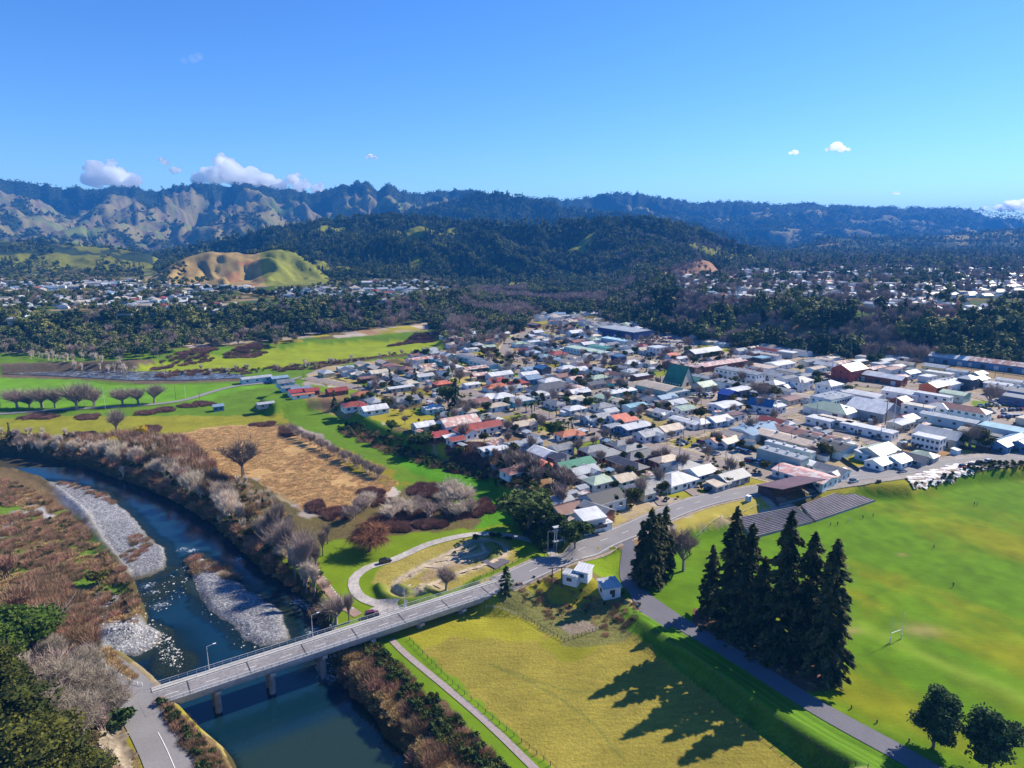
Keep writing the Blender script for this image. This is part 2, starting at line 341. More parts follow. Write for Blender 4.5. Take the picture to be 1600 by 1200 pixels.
MAR = [[(640,765),(655,757),(700,758),(735,770),(720,778),(690,782),(660,775),(640,775)], [(570,775),(600,772),(606,785),(580,792),(560,788)], [(690,800),(760,780),(780,795),(760,805),(700,812)], [(560,770),(580,765),(600,770),(590,780)],
           [(580,812),(640,795),(680,800),(640,815),(590,820)], [(700,725),(720,715),(770,722),(780,735),(740,742),(700,738)], [(690,716),(740,712),(790,722),(800,735),(770,733),(720,725)], [(600,820),(690,815),(700,822),(640,830),(600,830)], [(500,800),(540,795),(550,808),(520,815)], [(482,790),(498,784),(502,795),(490,800)]]
zones = [  # polygon in world, colour, gravel mask, rough mask, edge noise
  (WP([(-900,560),(250,560),(430,545),(700,520),(740,500),(700,560),(480,585),(470,598),(440,615),(400,640),(0,665),(-900,650)], 0), G_BRIGHT*.95, 0, .3, 3),
  (WP([(-600,632),(0,648),(150,642),(330,625),(400,600),(470,580),(480,640),(560,660),(640,700),(700,722),(800,765),(800,800),(770,835),(640,790),(600,740),(460,660),(330,668),(0,680),(-600,665)], -1.5), G_BRIGHT, 0, .55, 4),
  (WP([(-600,592),(0,585),(110,592),(180,602),(380,600),(430,602),(370,612),(330,625),(220,632),(90,640),(0,640),(-600,625)], -1.5), C(.12,.26,.012), 0, .15, 2),
  (WP([(170,576),(250,572),(380,586),(370,596),(230,600),(150,594),(0,590),(0,580)], -1.5), C(.15,.11,.07), .3, 1, 3),
  (upfield, C(.22,.27,.012), 0, .2, 4),
  (WP([(480,566),(600,556),(690,553),(690,562),(600,572),(500,585)], -1.5), SCRUB*1.3, 0, .8, 4),
  (WP([(0,655),(90,650),(240,650),(440,650),(450,662),(340,668),(250,680),(150,680),(0,680),(-200,670)], -1.5), G_YEL*.75+G_BRIGHT*.3, 0, .7, 3),
  (WP([(0,682),(60,690),(150,690),(260,680),(310,700),(410,755),(470,800),(480,850),(560,850),(520,900),(500,960),(430,910),(370,860),(300,790),(170,745),(0,705),(-500,650),(-500,620)], -1.5), SCRUB*1.5, 0, 1, 3),
  (WP([(265,682),(330,667),(400,664),(440,665),(500,688),(560,722),(620,752),(600,775),(560,800),(520,815),(480,800),(440,775),(400,748),(330,738),(290,706)], -1.5), BROWN, 0, 1, 3),
  (WP([(500,690),(560,710),(640,755),(600,760),(540,725)], -1.5), G_YEL*.8, 0, .5, 5),
  (WP([(400,800),(480,805),(560,795),(640,760),(720,790),(760,800),(780,830),(700,840),(560,850),(500,860),(440,850)], -1.5), SCRUB*1.7, 0, 1, 4),
  (WP([(640,705),(690,722),(760,745),(800,790),(830,835),(740,825),(770,795),(700,760),(640,735),(600,705)], -1.5), C(.075,.22,.008), 0, .8, 3),
  (WP([(430,870),(520,845),(600,836),(700,830),(800,818),(862,850),(868,880),(800,905),(640,965),(560,985),(505,975),(495,945),(470,920),(440,900)], -1.5), G_FIELD*.95, 0, .25, 2),
  (WP([(585,905),(600,885),(640,862),(700,846),(760,838),(800,845),(815,862),(800,880),(720,915),(650,940),(605,938)], -1.5), G_YEL*.8+TAN*.25, 0, .7, 2.5),
  (WP([(650,905),(670,885),(720,862),(760,850),(780,858),(770,868),(730,882),(680,905),(665,912)], -1.5), C(.33,.24,.12), 0, .9, 2),
  (leftbank, C(.17,.105,.045), .25, 1, 4),
  (WP([(0,780),(30,790),(60,805),(45,850),(0,860),(-200,850),(-200,790)], -5), C(.13,.22,.02), 0, .8, 3),
  (WP([(75,850),(130,840),(200,860),(150,900),(120,950),(60,900)], -5), C(.12,.20,.02), .1, 1, 8),
  (WP([(120,870),(190,880),(200,930),(150,930),(110,910)], -5), C(.12,.20,.02), .1, 1, 6), (WP([(90,800),(130,820),(165,860),(130,850),(95,825)], -5), C(.16,.19,.03), .1, 1, 5), (WP([(0,850),(60,860),(80,900),(20,900)], -5), C(.11,.16,.02), .1, 1, 6),
  (WP([(-50,746),(0,752),(35,775),(75,800),(85,815),(70,812),(40,790),(0,768),(-60,765)], -5), GRAVEL*1.1+C(.08,.06,.03), .8, .3, 2),
  (WP([(0,812),(20,800),(45,800),(10,830),(0,850)], -5), GRAVEL, .8, .3, 2),
  (WP([(100,935),(138,930),(132,950),(112,950)], -5), GRAVEL*.8, .8, .3, 2),
  (WP([(150,930),(180,935),(172,962),(150,950)], -5), GRAVEL*.8, .8, .3, 2),
  (lefthill, C(.11,.085,.03), .1, 1, 4), (WP([(236,1098),(262,1103),(330,1150),(380,1200),(400,1300),(300,1300),(268,1165)], 0), C(.20,.14,.06), .1, 1, 3), (WP([(140,1020),(185,1045),(215,1085),(205,1120),(240,1230),(200,1230),(160,1130)], 2), C(.20,.15,.06), .1, 1, 3), (WP([(-300,690),(0,730),(40,737),(90,765),(60,775),(0,752),(-300,740)], -5), C(.19,.13,.06), 0, 1, 3),
  (paddock, G_DRY*.52+G_YEL*.3+G_BRIGHT*.16, 0, .75, 2),
  (WP([(625,1000),(700,958),(790,945),(860,985),(860,1020),(700,985),(640,1030)], -3), G_YEL*.9+G_BRIGHT*.25, 0, .5, 9),
  (WP([(850,1010),(890,1030),(950,1020),(990,1000),(960,985),(880,1000)], -3), G_YEL*.7+G_BRIGHT*.3, 0, .5, 6),
  (WP([(585,1005),(625,1000),(645,1003),(850,1200),(900,1300),(760,1300),(700,1180),(620,1080)], -3), C(.13,.22,.01), 0, .2, 1.5),
  (WP([(510,1010),(560,1005),(590,1010),(625,1045),(700,1120),(790,1215),(850,1320),(700,1320),(640,1190),(590,1140),(540,1080)], -3), C(.13,.085,.045), .15, 1, 3),
  (WP([(800,925),(850,905),(960,930),(1000,960),(985,985),(940,1000),(880,1003),(860,985),(780,945)], 0), C(.17,.165,.05), 0, 1, 3),
  (WP([(878,985),(925,975),(940,985),(890,1000)], -2.5), C(.24,.19,.14), 0, .8, 2),
  (sports, G_FIELD, 0, .12, .5),
  (WP([(960,945),(1100,1010),(1270,1115),(1460,1230),(1300,1230),(1080,1060),(985,985)], -1), C(.10,.24,.006), 0, .35, 1),
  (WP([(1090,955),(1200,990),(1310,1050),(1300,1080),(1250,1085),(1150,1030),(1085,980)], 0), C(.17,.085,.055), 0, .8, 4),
  (WP([(880,905),(930,880),(980,868),(970,900),(930,905)], 1), G_FIELD*1.1, 0, .4, 2),
  (WP([(815,905),(880,885),(900,905),(960,925),(900,935),(830,925)], 1), G_YEL*.9+G_BRIGHT*.15, 0, .4, 2),
  (WP([(1060,812),(1180,770),(1200,790),(1130,808),(1075,835),(1040,850)], 4), G_YEL+TAN*.2, 0, .3, 3),
  (WP([(905,838),(985,812),(1030,792),(1100,770),(1180,752),(1180,762),(1060,795),(990,822),(920,848)], 5), G_YEL*1.0, 0, .4, 1.5),
  (WP([(1280,780),(1400,750),(1500,727),(1540,725),(1620,722),(1620,748),(1540,750),(1440,782),(1360,785)], 3), G_YEL*.8+G_BRIGHT*.3, 0, .6, 2),
]+[(WP(q, -1.5), C(.12,.065,.05), 0, 1, 3.5) for q in MAR]
town_poly = WP([(700,520),(850,490),(1010,490),(1200,520),(1420,540),(1620,560),(2300,600),(2300,680),(1620,706),(1440,722),(1290,742),(1180,758),(1060,788),(990,815),(920,845),
                (850,850),(820,800),(800,765),(760,735),(660,705),(560,665),(480,640),(400,600),(470,585),(600,565)], 5)
railyard = WP([(1100,528),(1240,533),(1420,548),(1620,575),(2200,640),(2200,660),(1600,598),(1500,585),(1400,570),(1200,545),(1090,536)], 5)
greens = [WP(p, 5) for p in ([(868,696),(940,684),(962,687),(930,694),(898,704)], [(572,655),(600,640),(640,640),(690,655),(688,668),(640,670)], [(835,650),(880,662),(870,672),(815,675),(800,665)],
          [(1015,583),(1045,575),(1055,590),(1030,592)], [(1090,538),(1160,545),(1150,552),(1090,546)], [(1300,708),(1330,706),(1378,735),(1340,740)], [(1518,625),(1555,628),(1545,637),(1520,635)],
          [(905,845),(985,815),(945,850),(915,850)], [(1015,770),(1090,785),(1180,758),(1090,765)], [(480,600),(520,605),(600,612),(560,620),(500,612)], [(790,655),(830,640),(870,650),(850,668)], [(700,632),(770,640),(760,650),(700,645)])]
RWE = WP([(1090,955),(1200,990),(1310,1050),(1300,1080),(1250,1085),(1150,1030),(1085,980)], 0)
STOP = [WP([(960,948),(1100,1010),(1270,1115),(1460,1230),(1300,1230),(1080,1060),(988,985)], -1)]
def ground_colors(x, y, h):
    n = x.size; col = np.zeros((n, 3)); gr = np.zeros(n); ro = np.full(n, .5)
    n1 = fbm(x/14, y/14, 4, 60); n2 = fbm(x/45, y/45, 3, 61); n3 = vnoise(x/3, y/3, 62)
    # town: patchwork of lots
    a = x*.829+y*.559; b = -x*.559+y*.829; ia = np.floor(a/17); ib = np.floor(b/23)
    k = _h(ia, ib, 5); k2 = _h(ia, ib, 6)
    lots = np.stack([G_YEL*.8+G_BRIGHT*.1, G_BRIGHT*.8, TAN*.75, GREY*.9, EARTH*1.2, G_YEL*.5+TAN*.4, GREY*1.2, SCRUB*1.5])
    tw = lots[(k*7.99).astype(int)]*(.9+.5*k2)[:, None]
    px_, py_ = to_px(x, y, 5.0*np.ones(n)); comm = sstep((x-60)/80)*sstep((y-330)/60)
    tw = tw*(1-.75*comm[:, None])+ (GREY*1.15+TAN*.12)*(.75*comm)[:, None]
    col[:] = tw
    # hills and suburbs outside the valley floor
    pl = h > 12
    sub = np.stack([G_YEL*.5, G_BRIGHT*.5, TAN*.7, FOREST*3, SCRUB*1.2, FOREST*2.5])
    col = np.where(pl[:, None], sub[(_h(np.floor(a/22), np.floor(b/25), 9)*5.99).astype(int)], col)
    slope = (h > 7) & (y < 1150)
    dL = sdist(platL, x, y); dR = sdist(platR, x, y)
    esc = ((dL < 30) & (dL > -45)) | ((dR < 25) & (dR > -45))
    col = np.where((esc & (y < 1300))[:, None], FOREST*1.5+SCRUB*.3, col)
    # valley beyond the town
    v = (y > 850) & (h < 12); col = np.where(v[:, None], np.where((n2 > .5)[:, None], G_YEL*.5, SCRUB*1.5), col)
    # far relief
    t = x/np.maximum(y, 1); far = y > 1080
    def frac(L):
        tt, zz, yr, yf = L; return (y-np.interp(t, tt, yf))/(np.interp(t, tt, yr)-np.interp(t, tt, yf)), (t >= tt[0]) & (t <= tt[-1])
    nf = fbm(x/180, y/180, 5, 70); nf2 = fbm(x/60, y/60, 4, 71)
    s7, m7 = frac(L7); col = np.where((far & m7 & (s7 > -.3) & (y > 1700))[:, None], np.where((nf > .55)[:, None], G_YEL*.45+TAN*.2, FOREST*1.6), col)
    s1, m1 = frac(L1); past = .8*np.where((nf2 > .5)[:, None], C(.235,.20,.085), C(.16,.125,.085))
    past = np.where((nf2 < .36)[:, None], C(.14,.17,.05), past)
    right = sstep((t-.0)/.25)
    dark1 = (s1 > .88+.2*(nf-.5)) | (nf > .66-.27*right) | ((s1 < .3) & (nf2 > .52)) | (s1 > 1.0)
    c1 = np.where(dark1[:, None], FOREST*1.1, past)
    col = np.where((far & m1 & (s1 > -.1))[:, None], c1, col)
    s5, m5 = frac(L5); col = np.where((far & m5 & (s5 > 0) & (s5 < 1.3))[:, None], np.where((nf > .58)[:, None], FOREST*1.5, G_YEL*.45+G_BRIGHT*.25), col)
    s2, m2 = frac(L2); c2 = np.where(((nf > .66) & (s2 < .6))[:, None], C(.16,.16,.06), FOREST)
    col = np.where((far & m2 & (s2 > -.02) & (s2 < 1.35))[:, None], c2, col)
    s3, m3 = frac(L3); col = np.where((far & m3 & (s3 > -.02) & (s3 < 1.35))[:, None], np.where(((nf > .64) & (s3 < .93))[:, None], G_YEL*.5+G_BRIGHT*.35, FOREST), col)
    s4, m4 = frac(L4); c4 = np.where((t > -.37+.02*nf)[:, None], C(.17,.18,.03), C(.30,.21,.08))
    c4 = np.where(((nf2 > .62) & (np.abs(t+.385) < .03))[:, None], C(.32,.16,.07), c4)
    col = np.where((far & m4 & (s4 > 0) & (s4 < 1.02))[:, None], c4*(.55+.9*fbm(x/22, y/22, 4, 77))[:, None], col)
    s6, m6 = frac(L6); col = np.where((far & m6 & (s6 > 0) & (s6 < 1.05))[:, None], C(.30,.17,.10), col)
    c = W(1060, 428, 8); d = np.hypot((x-c[0])/110, (y-c[1])/60); col = np.where(((d < 1) & (y > 1000) & (h < 34))[:, None], G_YEL*.7+G_BRIGHT*.3, col)
    ro = np.where(far, .3, ro)
    for g in greens:
        m = sdist(g, x, y) > 0; k = .5+.5*math.sin(g[0, 0]*1.7)
        col[m] = (G_YEL*k+G_BRIGHT*(1.1-k)); ro[m] = .25
    m = (sdist(railyard, x, y)+(n1-.5)*8) > 0; col[m] = (TAN*.62+EARTH*.45)[None]*(.8+.4*n1[m])[:, None]; gr[m] = .5
    for poly, c, g, r, en in zones:
        m = boxed(poly, x, y, 12)
        if not m.any(): continue
        d = sdist(poly, x[m], y[m])+(fbm(x[m]/en/2.5, y[m]/en/2.5, 3, int(en*10))-.5)*en*2.4
        a = sstep((d+.4)/.8); k = np.flatnonzero(m)
        col[k] = col[k]*(1-a)[:, None]+np.asarray(c)*a[:, None]; gr[k] = gr[k]*(1-a)+g*a; ro[k] = ro[k]*(1-a)+r*a
    # field: broad worn and lush bands
    m = sdist(sports, x, y) > 0
    w = fbm((x*.8+y*.5)/16, (-x*.5+y*.8)/55, 4, 80); w2 = fbm(x/40, y/40, 3, 81)
    k = sstep((w*.6+w2*.5-.51)/.24); dd = np.hypot(x-105, y-175); k = np.maximum(k, .0)
    fc = C(.105,.215,.004)*(1-k)[:, None]+C(.235,.235,.006)*k[:, None]
    dl_, _ = pdist(WP([(1320,965),(1400,1005),(1500,1050),(1600,1092),(1750,1150)], 0), x, y); lw = np.exp(-(dl_/3.2)**2)*.5*(.6+.8*n1); k = np.clip(k+(fbm(x/3, y/5, 3, 83)-.5)*.9*k*(1-k)*3, 0, 1); fc = C(.095,.188,.006)*(1-k)[:, None]+C(.185,.20,.008)*k[:, None]; fc = fc*(1-lw[:, None])+C(.22,.30,.03)*lw[:, None]
    for wx, wy, wr in ((1410,867,2.0),(1310,872,2.5),(1165,905,2.2),(1440,985,6),(1330,985,3)):
        c0 = W(wx, wy, 0); q = np.exp(-(((x-c0[0])/wr)**2+((y-c0[1])/wr*1.6)**2)*1.2)*.6; fc = fc*(1-q[:, None])+C(.36,.26,.11)*q[:, None]
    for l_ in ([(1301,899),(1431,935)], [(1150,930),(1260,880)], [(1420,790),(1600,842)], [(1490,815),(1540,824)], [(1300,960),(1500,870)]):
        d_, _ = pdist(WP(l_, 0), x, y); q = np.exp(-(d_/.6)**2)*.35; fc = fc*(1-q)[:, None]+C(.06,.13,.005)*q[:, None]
    col[m] = fc[m]*(.84+.32*n3[m])[:, None]; ro[m] = .3
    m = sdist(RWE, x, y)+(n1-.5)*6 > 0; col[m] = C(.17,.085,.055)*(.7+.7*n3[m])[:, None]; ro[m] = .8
    m = sdist(STOP[0], x, y) > 0; d, _ = pdist(access[:, :2], x[m], y[m]); bnd = .5+.5*np.sin(d*2.1+n1[m]*5); lowb = sstep((d-11)/5)
    col[m] = (C(.10,.205,.012)*(.75+.4*bnd)[:, None])*(1-lowb)[:, None]+(C(.07,.15,.015)*(.6+.8*n3[m])[:, None])*lowb[:, None]; ro[m] = .3+.6*lowb
    # river banks and bed, bars
    shore = (sdist(river, x, y) > -2.5) & (h < -2.2); col[shore] = SCRUB*1.1; ro[shore] = 1
    for poly in (gravbar, gravlow, island):
        d = sdist(poly, x, y)+(n1-.5)*7; m = (d > -4) & (h > -8.5) & (y < 330); k = sstep((d+3)/5)[m]
        base = GRAVEL*(.75+.5*fbm(x[m]/6, y[m]/2.5, 4, 90))[:, None]*np.where(h[m] < -6.3, .55, 1)[:, None]
        col[m] = col[m]*(1-k)[:, None]+base*k[:, None]; gr[m] = gr[m]*(1-k)+k; ro[m] = .3
    bed = h < -6.6; col[bed] = C(.07,.06,.035); gr[bed] = .5
    # mounds of the dirt track
    m = (np.abs(x-bmx_c[0]) < 60) & (np.abs(y-bmx_c[1]) < 50); k = np.flatnonzero(m)
    for l in BMX_T:
        d, _ = pdist(l, x[m], y[m]); a = np.exp(-(d/1.8)**4)*.6; col[k] = col[k]*(1-a)[:, None]+C(.52,.43,.31)*a[:, None]
    for l in bmx_wall:
        d, _ = pdist(l, x[m], y[m]); a = np.exp(-(d/2.4)**4)*.8; col[k] = col[k]*(1-a)[:, None]+C(.10,.15,.015)*a[:, None]
    for l, wd in (([(740,958),(790,968),(880,995),(925,1030),(960,1080),(990,1180)], 1.0),):
        pass
    for l in ([(758,1042),(800,1055),(850,1075),(900,1088),(935,1087)], [(770,1046),(820,1068),(880,1100),(930,1140),(970,1190)]):
        q = WP(l, -3); m = boxed(q, x, y, 4)
        if m.any():
            d, _ = pdist(q, x[m], y[m]); a = np.exp(-(np.abs(d-.0)/.5)**2)*.5; k = np.flatnonzero(m); col[k] = col[k]*(1-a)[:, None]+C(.12,.14,.03)*a[:, None]
    # broad tone variation
    col = col*(.86+.28*n1)[:, None]
    return np.clip(col, 0, 1), gr, ro
gm, nt, p = newmat('ground_cover'); co = gcoord(nt)
at_c = N(nt, 'ShaderNodeAttribute', attribute_name='Col'); at_m = N(nt, 'ShaderNodeAttribute', attribute_name='Mask'); sx = nt.nodes.new('ShaderNodeSeparateColor'); nt.links.new(at_m.outputs['Color'], sx.inputs[0])
st = N(nt, 'ShaderNodeMapping'); st.inputs['Scale'].default_value = (.35, 1.6, 1); st.inputs['Rotation'].default_value = (0, 0, R(25)); nt.links.new(co, st.inputs['Vector'])
fine = mapr(nt, noise(nt, co, 1.6, 4, .7), .3, .7, .45, 1.5)
reed = mapr(nt, noise(nt, st.outputs[0], .8, 5, .75), .32, .68, .4, 1.55)
f2 = mixc(nt, .5, fine, reed)
amt = mixc(nt, sx.outputs[1], (1, 1, 1), f2)
c = mixc(nt, 1.0, at_c.outputs['Color'], amt, 'MULTIPLY')
c = mixc(nt, 1.0, c, mapr(nt, noise(nt, co, .09, 3), .3, .7, .86, 1.14), 'MULTIPLY')
vo = N(nt, 'ShaderNodeTexVoronoi', Scale=2.0); nt.links.new(co, vo.inputs['Vector'])
sv = nt.nodes.new('ShaderNodeSeparateColor'); nt.links.new(vo.outputs['Color'], sv.inputs[0])
stones = mixc(nt, 1.0, c, mixc(nt, 1, mapr(nt, sv.outputs[0], 0, 1, .45, 1.5), mapr(nt, vo.outputs['Distance'], 0, .6, 1.15, .55), 'MULTIPLY'), 'MULTIPLY')
c = mixc(nt, sx.outputs[0], c, stones)
nt.links.new(c, p.inputs['Base Color']); p.inputs['Roughness'].default_value = .95; p.inputs['Specular IOR Level'].default_value = .08
bp = N(nt, 'ShaderNodeBump', Distance=.5); nt.links.new(sx.outputs[1], bp.inputs['Strength']); nt.links.new(noise(nt, co, 1.2, 4, .7), bp.inputs['Height']); nt.links.new(bp.outputs[0], p.inputs['Normal'])
def make_ground(name, r0, r1, dr, a0, a1, da, label=None):
    RR, AA, nr, na = polar_grid(r0, r1, dr, a0, a1, da)
    x = (RR*np.sin(AA)).ravel(); y = (RR*np.cos(AA)).ravel(); h = hfun(x, y)
    me = mesh_np(name, np.stack([x, y, h], 1), grid_faces(nr, na), [gm], smooth=True)
    col, g, r = ground_colors(x, y, h)
    ca = me.color_attributes.new('Col', 'FLOAT_COLOR', 'POINT'); ca.data.foreach_set('color', np.concatenate([col, np.ones((len(col), 1))], 1).astype(np.float32).ravel())
    cm = me.color_attributes.new('Mask', 'FLOAT_COLOR', 'POINT'); cm.data.foreach_set('color', np.stack([g, r, 0*g, 1+0*g], 1).astype(np.float32).ravel())
    return tag(obj(name, me), kind='structure')
DA = .0030
make_ground('ground', 95, 1080, .0062, -.86, .86, DA)
make_ground('hills', 1080, 8000, .0072, -.86, .86, DA)
make_ground('terrain', 20, 95, .05, -.86, .86, .03)
def cap():   # surroundings out of view
    aa = np.concatenate([np.linspace(.86, 2*math.pi-.86, 60)]); rr = np.array([0.5, 60, 120, 250, 500, 1000, 1350.])
    RR, AA = np.meshgrid(rr, aa, indexing='ij'); x = (RR*np.sin(AA)).ravel(); y = (RR*np.cos(AA)).ravel(); h = np.full(x.shape, -1.5)
    me = mesh_np('countryside', np.stack([x, y, h], 1), grid_faces(len(rr), len(aa)), [vary('pasture', (.14,.2,.03), .9, .05, .4)])
    tag(obj('countryside', me), kind='structure')
cap()

# ------------------------------------------------------------ water
wm, nt, p = newmat('river_water'); co = gcoord(nt)
da = N(nt, 'ShaderNodeAttribute', attribute_name='Depth'); sdp = nt.nodes.new('ShaderNodeSeparateColor'); nt.links.new(da.outputs['Color'], sdp.inputs[0])
wc = mixc(nt, mapr(nt, noise(nt, co, .035, 2), .35, .65, 0, 1), (.003,.020,.038), (.006,.027,.036))
wc = mixc(nt, sdp.outputs[2], wc, (.016,.032,.018))
foam_n = mapr(nt, noise(nt, co, 1.1, 4, .7), .48, .56, 0, 1)
fm = N(nt, 'ShaderNodeMath', operation='MULTIPLY'); nt.links.new(foam_n, fm.inputs[0]); nt.links.new(sdp.outputs[1], fm.inputs[1])
wc = mixc(nt, fm.outputs[0], wc, (.75,.8,.82)); nt.links.new(wc, p.inputs['Base Color'])
p.inputs['Roughness'].default_value = .12; p.inputs['Specular IOR Level'].default_value = .5
mp = N(nt, 'ShaderNodeMapping'); mp.inputs['Rotation'].default_value = (0, 0, R(-40)); mp.inputs['Scale'].default_value = (1, .35, 1); nt.links.new(co, mp.inputs['Vector'])
bp = N(nt, 'ShaderNodeBump', Strength=.22, Distance=.25); nt.links.new(noise(nt, mp.outputs[0], .9, 3), bp.inputs['Height']); nt.links.new(bp.outputs[0], p.inputs['Normal'])
tb = nt.nodes.new('ShaderNodeBsdfTransparent'); tb.inputs[0].default_value = (.55,.68,.62,1); mx = nt.nodes.new('ShaderNodeMixShader')
al = mixc(nt, fm.outputs[0], mapr(nt, sdp.outputs[0], 0, 1, .25, 1), (1, 1, 1)); nt.links.new(al, mx.inputs[0])
nt.links.new(tb.outputs[0], mx.inputs[1]); nt.links.new(p.outputs[0], mx.inputs[2]); nt.links.new(mx.outputs[0], nt.nodes['Material Output'].inputs[0])
def make_water():
    xs = np.arange(-330, 40, 1.25); ys = np.arange(96, 330, 1.25); X, Y = np.meshgrid(xs, ys, indexing='ij'); x = X.ravel(); y = Y.ravel()
    sd = sdist(river, x, y); keep = (sd > -4).reshape(X.shape)
    h = hfun(x, y); dep = np.clip((WZ-h)/2.2, 0, 1)
    foam = np.zeros(x.shape)
    for fx, fy, fr in ((478,946,2.2),(487,950,1.6),(466,940,1.5),(497,1000,3),(500,1010,2.2),(490,985,1.5),(505,1055,1.6),(520,1058,1.5),(517,1048,1.5),(240,925,1.2),(232,915,1.5),(250,945,1.5),(300,860,1.2),(372,873,1.5),(285,858,1.2)):
        c = W(fx, fy, WZ); foam = np.maximum(foam, np.exp(-(((x-c[0])/fr)**2+((y-c[1])/fr)**2)))
    under = sstep((W(0, 1090, 0)[1]+20-y)/30)*0+sstep((-.62*(x+45)*-1*0+ (150+.62*(x+45))-y)/8)    # greener water below the bridge
    me_f = grid_faces(len(ys), len(xs)); i = np.arange(len(xs)*len(ys)).reshape(len(xs), len(ys))
    f = np.stack([i[:-1, :-1], i[1:, :-1], i[1:, 1:], i[:-1, 1:]], -1).reshape(-1, 4); kq = keep[:-1, :-1].ravel() | keep[1:, 1:].ravel(); f = f[kq]
    used = np.unique(f); rm = np.full(len(x), -1); rm[used] = np.arange(len(used)); f = rm[f]
    me = mesh_np('river', np.stack([x, y, np.full(x.shape, WZ)], 1)[used], f, [wm], smooth=True)
    ca = me.color_attributes.new('Depth', 'FLOAT_COLOR', 'POINT'); ca.data.foreach_set('color', np.stack([dep, foam, under, 1+0*dep], 1)[used].astype(np.float32).ravel())
    tag(obj('river', me), kind='structure')
make_water()
def sheet_poly(name, poly, z, mat, label=None, kind='structure'):
    me = mesh_np(name, [(a, b, z) for a, b in poly], [tuple(range(len(poly)))], [mat])
    if me.polygons[0].normal.z < 0: me.flip_normals()
    return tag(obj(name, me), kind=kind)
sheet_poly('upper_river', WP([(-300,575),(0,578),(110,580),(190,579),(300,582),(375,585),(385,590),(300,594),(200,594),(100,588),(0,584),(-300,584)], -1.2), -1.1,
           vary('rapid_water', (.13,.145,.17), .3, .5, 1.2, .15))

# ------------------------------------------------------------ roads
def ribbon(name, line, hw, mat, off=.06, across=4, kind='structure', hwr=None, drape=True, parent=None, z=None):
    P = np.array(line, float)[:, :2]; T = np.gradient(P, axis=0); T /= np.linalg.norm(T, axis=1)[:, None]+1e-9; Nn = np.stack([-T[:, 1], T[:, 0]], 1)
    s = np.linspace(-1, 1, across+1); hwr = hw if hwr is None else hwr
    off_ = np.where(s < 0, s*hwr, s*hw)
    X = P[:, None, 0]+Nn[:, None, 0]*off_[None]; Y = P[:, None, 1]+Nn[:, None, 1]*off_[None]
    if z is not None: Z = np.asarray(z)[:, None]+0*X
    elif drape: Z = hfun(X.ravel(), Y.ravel()).reshape(X.shape)+off+np.hypot(X, Y)*.00035
    v = np.stack([X, Y, Z], -1).reshape(-1, 3); me = mesh_np(name, v, grid_faces(len(P), across+1)[:, ::-1], [mat], smooth=True)
    if len(me.polygons) and me.polygons[0].normal.z < 0: me.flip_normals()
    o = obj(name, me, parent)
    if parent is None: tag(o, kind=kind)
    return o
def asph(name, col, warm=0):
    m = vary(name, col, .85, 2.5, .12, .12, bump=0)
    return m
M_road = asph('asphalt_main', (.235,.22,.215)); M_road2 = asph('asphalt_street', (.25,.205,.18)); M_acc = asph('asphalt_access', (.145,.14,.16))
M_track = vary('compacted_gravel', (.42,.38,.34), .9, 1.2, .3, .15); M_path = vary('path_surface', (.33,.22,.17), .9, 2, .3, .2); M_conc = vary('concrete', (.42,.4,.37), .85, 1.2, .2, .1)
M_paint = vary('road_paint', (.75,.75,.72), .7, 3, .25); M_verge = vary('gravel_shoulder', (.34,.27,.2), .95, 1, .35, .2)
ribbon('road_shoulder', main_road, 6.2, M_verge, .03, 8); ribbon('road', main_road, 5.0, M_road, .20, 6); ribbon('sealed_shoulder', main_road[[i for i in range(len(main_road)) if main_road[i][0] > 118]], 9.5, vary('worn_seal', (.30,.265,.235), .9, 1, .25, .12), .12, 8)
ribbon('road', left_road, 4.6, M_road, .09, hwr=4.6)
ribbon('track', ring_road, 1.75, M_track, .09)
ribbon('road', access, 2.9, M_acc, .08)
def off_line(line, d):
    P = np.array(line, float); T = np.gradient(P[:, :2], axis=0); T /= np.linalg.norm(T, axis=1)[:, None]; Q = P.copy(); Q[:, 0] -= T[:, 1]*d; Q[:, 1] += T[:, 0]*d; return Q
def dashes(line, d, dash, gap, w, mat, name='road_marking', off=.26):
    P = smooth_line(off_line(line, d)[::4][:, :2], .5); s = np.concatenate([[0], np.cumsum(np.linalg.norm(np.diff(P[:, :2], axis=0), axis=1))]); v = []; f = []
    p0 = 0
    while p0 < s[-1]-dash:
        q = np.array([[np.interp(a, s, P[:, 0]), np.interp(a, s, P[:, 1])] for a in np.linspace(p0, p0+dash, max(2, int(dash/2)+1))])
        t = q[-1]-q[0]; t /= np.linalg.norm(t); nn = np.array([-t[1], t[0]])*w/2; k = len(v)
        zz = hfun(q[:, 0], q[:, 1])+off+np.hypot(q[:, 0], q[:, 1])*.00035
        for a, z_ in zip(q, zz): v += [(*(a-nn), z_), (*(a+nn), z_)]
        f += [(k+2*i, k+2*i+2, k+2*i+3, k+2*i+1) for i in range(len(q)-1)]; p0 += dash+gap
    me = mesh_np(name, v, f, [mat])
    if me.polygons[0].normal.z < 0: me.flip_normals()
    return tag(obj(name, me), kind='structure')
dashes(main_road[:130], 0, 3.5, 7, .17, M_paint)
for s_ in (-4.4, 4.4): ribbon('road_marking', off_line(main_road, s_), .07, M_paint, .25, 1)
ribbon('road_marking', off_line(left_road, .3)[11:], .08, M_paint, .16, 1)
